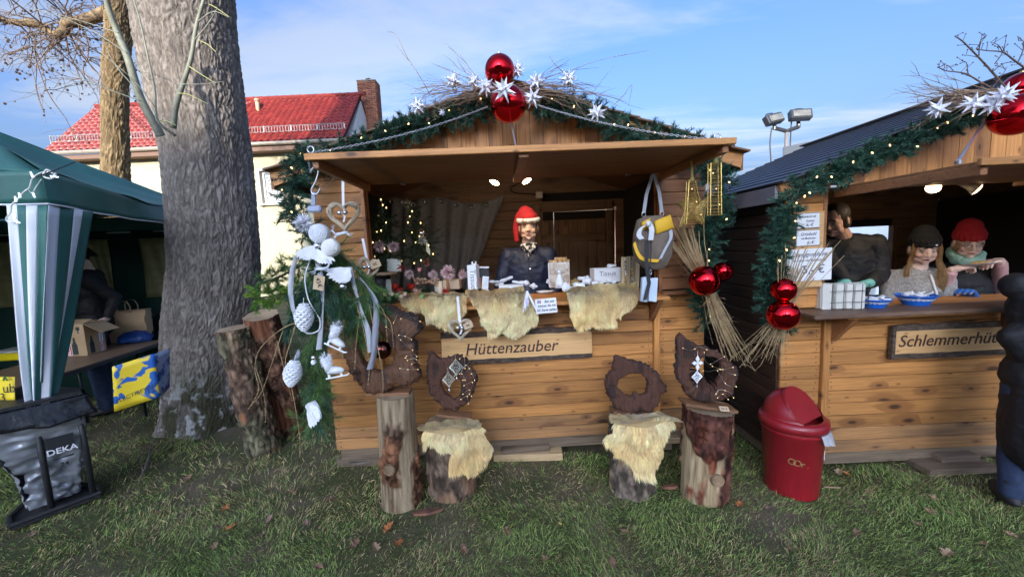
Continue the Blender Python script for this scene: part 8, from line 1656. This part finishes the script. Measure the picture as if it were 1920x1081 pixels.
# ================================================================== PEOPLE
def fuse(prims, voxel, name, mt, parent=None, smooth=3, colf=None, loc=None, noise=None, world=1):
    "capsules and ellipsoids melted into one continuous surface"
    mb = MB()
    for p in prims:
        if p[0] == 'c':
            _, a, ra, b, rb = p; a, b = Vector(a), Vector(b); mb.tube([a, b], [ra, rb], 14); mb.sphere(a, ra, 14, 10); mb.sphere(b, rb, 14, 10)
        else: mb.sphere(p[1], p[2], 20, 14, p[3] if len(p) > 3 else None)
    me = mb.mesh(name+'_raw', []) if False else mb.mesh(name, [mt]); o = bpy.data.objects.new('tmp', me); COL.objects.link(o)
    r = o.modifiers.new('r', 'REMESH'); r.mode = 'VOXEL'; r.voxel_size = voxel; r.use_smooth_shade = True
    s = o.modifiers.new('s', 'SMOOTH'); s.iterations = smooth; s.factor = .5
    dg = bpy.context.evaluated_depsgraph_get(); m2 = bpy.data.meshes.new_from_object(o.evaluated_get(dg)); bpy.data.objects.remove(o); bpy.data.meshes.remove(me); m2.name = name
    n = len(m2.vertices); a = np.zeros(n*3, dtype=np.float32); m2.vertices.foreach_get('co', a); a = a.reshape(-1, 3).astype(float)
    if noise:
        nr = np.zeros(n*3, dtype=np.float32); m2.vertices.foreach_get('normal', nr); nr = nr.reshape(-1, 3)
        for amp, sc, st in noise: a = a+nr*((fbm(a*np.array(st)*sc+3, 3, 7)-.5)*2*amp)[:, None]
    if colf is not None:
        at_ = m2.color_attributes.new('Col', 'FLOAT_COLOR', 'POINT'); c4 = np.ones((n, 4), dtype=np.float32); c4[:, :3] = colf(a); at_.data.foreach_set('color', c4.ravel())
    off = np.array(world_off(parent)) if parent is not None else np.zeros(3); lo, hi = a.min(0), a.max(0); c = (lo+hi)/2
    m2.vertices.foreach_set('co', (a-c).astype(np.float32).ravel()); m2.materials.clear(); m2.materials.append(mt); m2.polygons.foreach_set('use_smooth', [True]*len(m2.polygons)); m2.update()
    return link(name, m2, parent, tuple(c-off))
def head_prims(H, R0, k=1.0, back=False):
    T_ = lambda x, y, z: Vector(H)+R0@(Vc((x, y, z))*k); S_ = lambda *a: tuple(v*k for v in a)
    return [('e', T_(0, .016, .042), S_(.073, .090, .082), R0), ('e', T_(0, -.028, -.012), S_(.060, .060, .080), R0), ('e', T_(0, -.040, -.066), S_(.043, .042, .036), R0), ('e', T_(0, -.070, -.090), S_(.018, .014, .013), R0),
            ('e', T_(.036, -.058, -.028), S_(.023, .022, .024), R0), ('e', T_(-.036, -.058, -.028), S_(.023, .022, .024), R0), ('e', T_(.040, -.035, -.062), S_(.022, .03, .024), R0), ('e', T_(-.040, -.035, -.062), S_(.022, .03, .024), R0),
            ('c', T_(0, -.084, .016), .0085*k, T_(0, -.104, -.024), .0105*k), ('e', T_(.011, -.094, -.028), S_(.008, .010, .007), R0), ('e', T_(-.011, -.094, -.028), S_(.008, .010, .007), R0), ('c', T_(-.040, -.072, .026), .010*k, T_(.040, -.072, .026), .010*k),
            ('e', T_(0, -.084, -.054), S_(.021, .010, .006), R0), ('e', T_(0, -.082, -.064), S_(.018, .010, .007), R0), ('e', T_(.078, .006, -.006), S_(.009, .017, .030), R0), ('e', T_(-.078, .006, -.006), S_(.009, .017, .030), R0)]
def skincol(H, R0, base=(.50, .285, .205), k=1.0):
    Ri = np.array(R0.transposed())
    def f(a):
        q = (a-np.array(H))@Ri.T/k; c = np.tile(np.array(base), (len(a), 1)); m_ = np.exp(-((q[:, 0]/.020)**2+((q[:, 2]+.0585)/.0085)**2)**2)*(q[:, 1] < -.06); c = c*(1-m_[:, None])+np.array((.42, .13, .11))*m_[:, None]
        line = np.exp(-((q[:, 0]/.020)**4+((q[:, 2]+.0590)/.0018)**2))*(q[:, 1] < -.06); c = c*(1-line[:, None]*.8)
        for s in (-1, 1):
            ch_ = np.exp(-(((q[:, 0]-s*.040)/.020)**2+((q[:, 2]+.030)/.020)**2))*(q[:, 1] < -.03); c = c*(1-.35*ch_[:, None])+np.array((.72, .34, .28))*.35*ch_[:, None]
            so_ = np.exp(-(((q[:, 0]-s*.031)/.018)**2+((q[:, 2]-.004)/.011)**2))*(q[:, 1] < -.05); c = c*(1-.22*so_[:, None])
            ns = np.exp(-(((q[:, 0]-s*.0065)/.0035)**2+((q[:, 2]+.036)/.0028)**2))*(q[:, 1] < -.08); c = c*(1-.6*ns[:, None])  # mouth line, eye sockets and nostrils: shade painted into the skin colour
        return c
    return f
EYEW = mat('eye_white', (.72, .70, .67), rough=.25); IRIS = mat('iris', (.05, .07, .08), rough=.15); LASH = mat('dark_lash', (.035, .022, .016), rough=.8)
def hand_prims(wr, d, nrm, curl=.6, side=1, s=1.0):
    d = Vector(d).normalized(); n = Vector(nrm); n = (n-d*n.dot(d)).normalized(); x = d.cross(n).normalized()*side; W = Vector(wr); P_ = lambda a, b, c_: W+(d*a+x*b+n*c_)*s; pr = [('c', P_(0, 0, 0), .024*s, P_(.03, .0, 0), .026*s), ('c', P_(.03, -.018, 0), .018*s, P_(.082, -.024, 0), .014*s), ('c', P_(.03, .018, 0), .018*s, P_(.080, .026, 0), .013*s), ('c', P_(.03, 0, 0), .020*s, P_(.088, .002, 0), .014*s)]
    for b, L in ((-.030, .068), (-.010, .076), (.011, .070), (.031, .056)):
        p0 = P_(.084, b, 0); a1 = curl*.5; p1 = p0+(d*cos(a1)+n*sin(a1))*L*.5*s; a2 = curl*1.5; p2 = p1+(d*cos(a2)+n*sin(a2))*L*.5*s; pr += [('c', p0, .0092*s, p1, .0086*s), ('c', p1, .0086*s, p2, .0072*s)]
    t0 = P_(.02, -.024, .004); t1 = P_(.052, -.050, .016); t2 = P_(.080, -.054, .032); pr += [('c', t0, .013*s, t1, .011*s), ('c', t1, .011*s, t2, .0085*s)]; return pr
def person(H, yaw, pitch, floor, label, sh, arms, jacket, hair=None, hat=None, roll=0, face=True, hip=None, k=1.0, glasses=False, gloves=None, trousers=None, legs=True, shw=.185, torso=(1, 1), collar=None, jnoise=((.010, 9, (1, 1, 1)), (.008, 24, (1, 1, 1.6))), sleeves=None, skin=(.76, .53, .43), curl=.6, eyes_down=False, zip_=None, hem=None, foot_dir=None, palm=None):
    """H head centre; sh shoulder centre; arms: two (elbow, wrist, hand_dir) or None; hip hip centre"""
    H = Vector(H); sh = Vector(sh); hip = Vector(hip) if hip is not None else Vc((sh.x, sh.y, sh.z-.52)); R0 = Euler((pitch, roll, yaw)).to_matrix(); Rb = rotm(rz=yaw if not isinstance(torso, dict) else torso['yaw'])
    root = empty('person', (hip.x, hip.y, floor), 0, label, 'person'); sx = Rb@Vc((1, 0, 0)); fy_ = Rb@Vc((0, -1, 0)); S1, S2 = sh-sx*shw, sh+sx*shw
    kn = []; ft = []
    for s in (-1, 1): h_ = hip+sx*s*.09; f_ = Vc((h_.x, h_.y, floor))+sx*s*.03; kn.append((h_, (h_+f_)/2+fy_*.03, f_+Vc((0, 0, .07))))
    pr = head_prims(H, R0, k); nk = H+R0@Vc((0, .03, -.07))*k; pr += [('c', nk, .052, sh+Vc((0, 0, .02)), .062), ('e', sh-Vc((0, 0, .10)), (.15, .10, .16), Rb), ('c', sh-Vc((0, 0, .2)), .12, hip, .12), ('c', S1, .05, sh, .06), ('c', S2, .05, sh, .06)]
    hp_gl = []
    for i, a in enumerate(arms):
        S_ = (S1, S2)[i]; el, wr, hd = Vector(a[0]), Vector(a[1]), Vector(a[2]); pr += [('c', S_, .045, el, .036), ('c', el, .036, wr, .025)]; hp = hand_prims(wr+hd.normalized()*.01, hd, palm or Vc((0, 0, -1)), curl, 1 if i else -1); pr += hp
        if gloves: hp_gl.append(hand_prims(wr+hd.normalized()*.01, hd, palm or Vc((0, 0, -1)), curl, 1 if i else -1, 1.10)+[('c', wr-(wr-el).normalized()*.05, .036, wr, .031)])
    if legs:
        for h_, k_, f_ in kn: pr += [('c', h_, .085, k_, .058), ('c', k_, .055, f_, .038), ('c', f_, .036, f_+fy_*.12-Vc((0, 0, .03)), .030)]
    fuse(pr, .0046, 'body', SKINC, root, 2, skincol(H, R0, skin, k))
    # clothes
    tw_, td = (1, 1) if isinstance(torso, dict) else torso
    jp = [('c', S1*.92+sh*.08-Vc((0, 0, .012)), .068, sh+Vc((0, 0, .0)), .078), ('c', S2*.92+sh*.08-Vc((0, 0, .012)), .068, sh, .078), ('e', sh-Vc((0, 0, .15)), (.185*tw_, .130*td, .22), Rb), ('e', sh-Vc((0, 0, .33)), (.175*tw_, .135*td, .20), Rb), ('e', hip+Vc((0, 0, .02)), (.185*tw_, .140*td, .18), Rb)]
    if hem: jp.append(('c', hip, .17*tw_, hip-Vc((0, 0, hem)), .17*tw_))
    for i, a in enumerate(arms):
        S_ = (S1, S2)[i]; el, wr = Vector(a[0]), Vector(a[1]); jp += [('c', S_-Vc((0, 0, .01)), .070, el, .056)]
        if sleeves is None: jp += [('c', el, .056, wr-(wr-el).normalized()*.035, .042)]
    fuse(jp, .0085, 'jacket', jacket, root, 3, noise=jnoise)
    if sleeves is not None:
        for a in arms: el, wr = Vector(a[0]), Vector(a[1]); fuse([('c', el, .050, wr-(wr-el).normalized()*.035, .038)], .007, 'sleeve', sleeves, root, 2, noise=((.004, 20, (1, 1, 1)),))
    if collar: fuse([('c', sh+Vc((0, 0, .025))+sx*x_*.045-fy_*.0+fy_*.05*(1-abs(x_)), .034, sh+Vc((0, 0, .065))+sx*x_*.06+fy_*.035*(1-abs(x_)), .022) for x_ in (-1, -.6, -.25, .25, .6, 1)], .006, 'collar', collar, root, 2)
    if trousers and legs:
        tp_ = []
        for h_, k_, f_ in kn: tp_ += [('c', h_, .105, k_, .074), ('c', k_, .074, f_+Vc((0, 0, .02)), .058)]
        fuse(tp_+[('e', hip, (.17, .12, .12), Rb)], .012, 'trousers', trousers, root, 3, noise=((.006, 12, (1, 1, 1)),)); 
        for h_, k_, f_ in kn: fuse([('e', f_+fy_*.06-Vc((0, 0, .025)), (.050, .13, .045), Rb), ('c', f_, .05, f_+Vc((0, 0, .08)), .055)], .009, 'shoe', BOOTM, root, 2)
    for g_ in hp_gl: fuse(g_, .0042, 'glove', gloves, root, 2)
    T_ = lambda x, y, z: H+R0@(Vc((x, y, z))*k)
    if face:
        for s in (-1, 1):
            mb = MB(); mb.sphere(T_(s*.031, -.0735, .0035), (.0125*k, .008*k, .0068*k), 12, 8, R0); mb.obj('eye', EYEW, root, True, world=1)
            mb = MB(); mb.sphere(T_(s*.031, -.0795, .002 if not eyes_down else -.001), (.0056*k, .003*k, .0056*k), 10, 6, R0); mb.obj('iris', IRIS, root, True, world=1)
            mb = MB(); mb.tube(bez([T_(s*.018, -.0805, .005), T_(s*.026, -.0835, .0105), T_(s*.036, -.082, .0105), T_(s*.045, -.074, .005)], 4), .0018*k, 5); mb.tube(bez([T_(s*.016, -.083, .022), T_(s*.030, -.0845, .0275), T_(s*.047, -.076, .022)], 4), .0026*k, 5); mb.obj('brow_and_lashes', LASH if hair is None or hat != 'x' else LASH, root, world=1)
    if hair is not None: hair(root, T_, R0, H)
    if hat is not None: hat(root, T_, R0, H)
    if glasses:
        mb = MB()
        for s in (-1, 1): mb.tube([T_(s*.032+.021*cos(t), -.094, .001+.015*sin(t)) for t in lsp(0, 2*pi, 17)], .0013, 5); mb.tube([T_(s*.053, -.092, .004), T_(s*.076, .0, .004)], .0013, 4)
        mb.tube([T_(-.011, -.095, .004), T_(.011, -.095, .004)], .0013, 4); mb.obj('glasses', LASH, root, world=1)
    return root, T_, R0
BOOTM = mat('dark_boot', (.02, .018, .018), rough=.6)
def strands(root, paths, r, mt, name='hair', nper=26, spread=.010, sq=1.0):
    mb = MB(); rn = random.Random(3)
    for pts in paths:
        q = bez(pts, 5)
        for i in range(nper):
            o = Vc((rn.gauss(0, spread), rn.gauss(0, spread), rn.gauss(0, spread))); o2 = Vc((rn.gauss(0, spread*1.5), rn.gauss(0, spread), 0)); n_ = len(q); mb.tube([p+o*(1-j/n_)+o2*(j/n_)*1.0 for j, p in enumerate(q)], [r*(1-.6*j/n_) for j in range(n_)], 4, caps=False)
    return mb.obj(name, mt, root, True, world=1)
NAVY = mat('navy_quilted_cloth', (.008, .013, .034), (.013, .019, .046), 8, rough=.6, bump=.4, bscale=30); SANTA = mat('santa_red_felt', (.36, .012, .018), rough=.9, bump=.3, bscale=120); WPL = mat('white_plush', (.78, .77, .77), rough=.95, bump=1, bscale=160)
HG = mat('grey_blond_hair', (.27, .20, .135), (.17, .12, .08), 60, rough=.6); HB = mat('blond_hair', (.40, .25, .11), (.28, .16, .07), 60, rough=.55); HD = mat('dark_hair', (.03, .02, .015), rough=.6)
BLK = mat('black_softshell', (.007, .007, .009), (.011, .011, .013), 9, rough=.7, bump=.4, bscale=30); JEANS = mat('blue_jeans', (.015, .028, .065), (.028, .045, .095), 30, rough=.85); FLC = mat('grey_melange_fleece', (.26, .25, .24), (.40, .39, .37), 70, rough=.95, bump=.6, bscale=120, lo=.4, hi=.6)
def hair_cap(mt, fringe=True, s=1.06, low=-.02):
    def f(root, T_, R0, H):
        fuse([('e', T_(0, .026, .048), (.080*s, .090*s, .082*s), R0), ('e', T_(.062, .022, low), (.022, .045, .05), R0), ('e', T_(-.062, .022, low), (.022, .045, .05), R0), ('e', T_(0, .07, low), (.055, .035, .06), R0)], .006, 'hair', mt, root, 1, noise=((.004, 40, (1, 1, .25)),))
        if fringe: strands(root, [[T_(x*.7, -.078, .062), T_(x*.9, -.096, .048), T_(x*1.2, -.090, .030)] for x in (-.045, -.03, -.015, .005, .025, .04)], .0016, mt, 'fringe', 20, .006)
    return f
def santa(tail):
    def f(root, T_, R0, H):
        mb = MB(); 
        rings = []
        for i in range(33): a = 2*pi*i/32; rings.append(T_(.084*cos(a), .012+.094*sin(a), .068+.018*sin(a)*-1*-.9))
        mb.tube(rings, .021, 10); o = mb.obj('hat_band', WPL, root, True, world=1)
        q = [T_(*t) for t in tail]; rs = [.056, .044, .036, .030, .022][:len(q)]; pr = [('e', T_(0, .018, .088), (.086, .096, .056), R0), ('c', T_(0, .025, .105), .066, q[0], rs[0])]+[('c', q[i], rs[i], q[i+1], rs[i+1]) for i in range(len(q)-1)]
        fuse(pr, .006, 'hat', SANTA, root, 2, noise=((.005, 22, (1, 1, 1)),))
    return f
# the seller of the left hut
H0 = P(991, 427, 3.32); shc = H0+Vc((-.015, .03, -.225)); 
SCF = mat('black_white_scarf', (.02, .02, .022), (.60, .58, .55), 34, rough=.8, lo=.52, hi=.55)
rt_, T_, R0_ = person(H0, -.08, 0, .17, 'woman in a Santa hat and navy quilted jacket standing behind the counter', shc, [((shc.x-.255, shc.y-.02, shc.z-.26), (shc.x-.17, shc.y-.20, shc.z-.34), (.3, -.9, -.1)), ((shc.x+.255, shc.y-.02, shc.z-.26), (shc.x+.20, shc.y-.20, shc.z-.34), (-.2, -.9, -.1))], NAVY,
    hair_cap(HG, True, 1.02, -.015), santa([(-.025, .035, .135), (-.070, .035, .10), (-.098, .03, .03), (-.108, .02, -.04), (-.105, .0, -.10)]), trousers=JEANS, shw=.175, torso=(1.12, 1.15), collar=NAVY)
fuse([('c', T_(x, -.02-.02*cos(x*15), -.150), .026, T_(x*.6, -.062, -.185), .022) for x in (-.05, -.025, 0, .025, .05)]+[('c', T_(0, -.075, -.17), .02, T_(.0, -.10, -.245), .010)], .005, 'scarf', SCF, rt_, 2) 
mb = MB(); mb.tube([T_(.0, -.125, -.235), T_(0, -.150, -.27)], .004, 6); mb.sphere(T_(.005, -.17, -.34), .008, 10, 6); mb.sphere(T_(-.075, -.10, -.165), .006, 8, 6); mb.obj('zip_and_buttons', SILV, rt_, world=1)
mb = MB(); mb.tube([T_(0, -.145, -.25), T_(.003, -.178, -.36), T_(.003, -.182, -.50)], .003, 5); mb.tube([T_(-.16, -.11, -.29), T_(-.08, -.15, -.28), T_(-.03, -.16, -.29)], .003, 5); mb.tube([T_(.16, -.10, -.29), T_(.08, -.15, -.28), T_(.04, -.16, -.29)], .003, 5); mb.tube([T_(-.05, -.14, -.21), T_(-.05, -.155, -.27)], .003, 5); mb.obj('seams', BLK, rt_, world=1)
# girl in grey fleece
def long_hair(mt):
    def f(root, T_, R0, H):
        hair_cap(mt, False, 1.0)(root, T_, R0, H)
        strands(root, [[T_(s*.055, -.03, .06), T_(s*.070, -.045, .0), T_(s*.078, -.05, -.08), T_(s*(.085+.012*k_), -.085-.01*k_, -.17), T_(s*(.065+.018*k_), -.12, -.25-.03*k_)] for s in (-1, 1) for k_ in (0, 1, 2)], .0017, mt, 'long_hair', 44, .007)
    return f
def beanie(mt, badge=None, tall=.07, low=.028):
    def f(root, T_, R0, H):
        fuse([('e', T_(0, .018, .075), (.086, .098, .072), R0), ('e', T_(0, .03, .095+tall*.4), (.072, .080, .060+tall*.25), R0)]+[('c', T_(.076*cos(a), .012+.092*sin(a), low+.012), .014, T_(.078*cos(a), .014+.092*sin(a), low+.048), .014) for a in lsp(0, 2*pi, 18, endpoint=False)], .0055, 'beanie', mt, root, 2, noise=((.0025, 60, (1, 1, .3)),))
        if badge: mb = MB(); c_ = T_(.015, -.096, low+.030); mb.box(c_, (.060, .004, .014), R0, ch=.001); mb.obj('badge', badge[0], root, world=1); mb = MB(); mb.box(T_(.030, -.099, low+.031), (.013, .003, .011), R0, ch=.002); mb.obj('badge_mark', badge[1], root, world=1)
    return f
KB = mat('black_knit', (.012, .012, .013), rough=.95, bump=1, bscale=120); KR_ = mat('red_knit', (.42, .015, .022), rough=.95, bump=1, bscale=120); BGL = mat('blue_nitrile', (.03, .13, .42), rough=.45); TGL = mat('teal_glove', (.16, .45, .38), rough=.45); MINT = mat('mint_scarf', (.22, .42, .36), (.30, .50, .43), 9, rough=.9, bump=.6, bscale=60); PNK = mat('pink_sweater', (.62, .36, .36), rough=.9)
H1 = P(1732, 466, 2.92); s1 = H1+Vc((.00, .045, -.215))
g_, T_, R0_ = person(H1, -.50, .30, .14, 'young woman in a black beanie and grey fleece with blue gloves in the right hut', s1, [((s1.x-.24, s1.y-.05, s1.z-.24), (s1.x+.03, s1.y-.25, s1.z-.195), (1, -.1, .05)), ((s1.x+.235, s1.y-.06, s1.z-.21), (s1.x+.17, s1.y-.25, s1.z-.15), (-.55, -.15, .45))], FLC,
    long_hair(HB), beanie(KB, (BKF, WHT), .03), gloves=BGL, trousers=JEANS, shw=.160, torso={'yaw': -.25}, collar=FLC, skin=(.78, .55, .45), eyes_down=True, curl=.8)
mb = MB(); mb.tube([s1+Vc((.0, -.105, .02)), s1+Vc((.01, -.150, -.12)), s1+Vc((.015, -.155, -.23))], .008, 6); mb.obj('zip', WHT, g_, True, world=1)
# woman with red beanie and glasses
H2 = P(1816, 455, 3.0); s2 = H2+Vc((.0, .05, -.22)); pl_ = P(1834, 497, 2.78)
w2, T_, R0_ = person(H2, -.55, .26, .14, 'woman in a red beanie, glasses and mint scarf looking at a plate of food', s2, [((s2.x-.20, s2.y-.03, s2.z-.30), (pl_.x-.12, pl_.y+.06, pl_.z-.03), (1, -.1, .2)), ((s2.x+.27, s2.y-.05, s2.z-.18), (pl_.x+.20, pl_.y+.03, pl_.z+.02), (-1, -.1, .0))], BLK,
    hair_cap(HB, False, 1.0), beanie(KR_, None, .05), glasses=True, trousers=JEANS, shw=.165, sleeves=PNK, skin=(.74, .51, .42), eyes_down=True, curl=1.0)
fuse([('c', T_(.075*cos(a), .01+.075*sin(a), -.10-.03*sin(-a)), .036, T_(.070*cos(a+.5), .0+.085*sin(a+.5), -.125+.03*sin(a)), .034) for a in lsp(0, 2*pi, 10, endpoint=False)]+[('c', T_(-.02, -.09, -.13), .03, T_(.02, -.10, -.15), .03)], .006, 'scarf', MINT, w2, 2, noise=((.007, 24, (1, 1, 1)),))
mb = MB(); mb.lathe([(.06, 0), (.085, .008), (.09, .010)], pl_, 24, rotm(rx=-.15)); mb.obj('paper_plate', BOXW, None, True, label='white paper plate held by the woman in the red beanie', cat='plate'); heap(pl_+Vc((0, -.01, .012)), .055, .035, .014, mat('fried_food', (.55, .36, .12), (.40, .20, .05), 30, rough=.7), 'food', 'golden fried food on the paper plate', 'food', 4, .4)
# man in black bending left
H3 = P(1566, 414, 2.95); s3 = H3+Vc((.13, .06, -.17))
m3, T_, R0_ = person(H3, -1.15, .35, .14, 'dark haired man in a black jacket turned left with a teal glove and watch', s3, [((s3.x-.20, s3.y-.20, s3.z-.22), (s3.x-.25, s3.y-.32, s3.z-.28), (-1, -.2, -.1)), ((s3.x+.18, s3.y-.12, s3.z-.26), (s3.x-.07, s3.y-.30, s3.z-.285), (-1, -.15, -.1))], BLK,
    hair_cap(HD, False, 1.04), None, gloves=TGL, trousers=BLK, shw=.19, torso={'yaw': -.4}, skin=(.62, .38, .29))
mb = MB(); wr_ = Vc((s3.x-.035, s3.y-.275, s3.z-.28)); mb.lathe([(.036, -.011), (.037, .011)], wr_, 18, Vc((-1, -.7, -.1)).to_track_quat('Z', 'Y').to_matrix(), cap=False); mb.box(wr_+Vc((.0, -.036, .006)), (.034, .010, .034), ch=.004); mb.obj('wristwatch', BLK, None, True, label='black square wristwatch on the arm of the man with teal gloves', cat='watch')
# customer at the right edge
H4 = P(1998, 447, 1.98); s4 = H4+Vc((.04, .0, -.24))
DOWN = mat('black_down_coat', (.005, .005, .007), (.009, .009, .012), 7, rough=.72, bump=.6, bscale=26)
c4, T_, R0_ = person(H4, 2.6, .05, 0, 'customer in black down coat and Santa hat cut off by the right edge', s4, [((s4.x-.22, s4.y+.04, s4.z-.28), (s4.x-.06, s4.y+.02, s4.z-.50), (.9, .0, -.5)), ((s4.x+.26, s4.y, s4.z-.24), (s4.x+.2, s4.y+.2, s4.z-.3), (0, 1, 0))], DOWN,
    hair_cap(HD, False, 1.05), santa([(.02, .02, .14), (.06, .03, .12), (.10, .04, .05), (.11, .05, -.02)]), trousers=JEANS, shw=.175, torso=(1.12, 1.2), hem=.36, jnoise=((.006, 7, (.6, .6, 2.2)), (.006, 24, (1, 1, 1.5))))
# person in the tent
H5 = P(140, 478, 4.05); s5 = H5+Vc((.06, .05, -.22))
person(H5, -1.0, .25, 0, 'dark haired person in a black jacket and jeans standing behind the striped tent drape', s5, [((s5.x-.22, s5.y-.05, s5.z-.24), (s5.x-.18, s5.y-.08, s5.z-.46), (.2, -.3, -.9)), ((s5.x+.24, s5.y, s5.z-.25), (s5.x+.2, s5.y-.08, s5.z-.46), (0, -1, -.2))], BLK,
    lambda root, T_, R0, H: (hair_cap(HD, False, 1.05)(root, T_, R0, H), strands(root, [[T_(0, .10, .05), T_(.0, .13, .0), T_(.02, .14, -.06)], [T_(.05, .09, .04), T_(.07, .12, -.01), T_(.09, .13, -.05)]], .002, HD, 'ponytail', 50, .014)), None, trousers=JEANS, shw=.19)
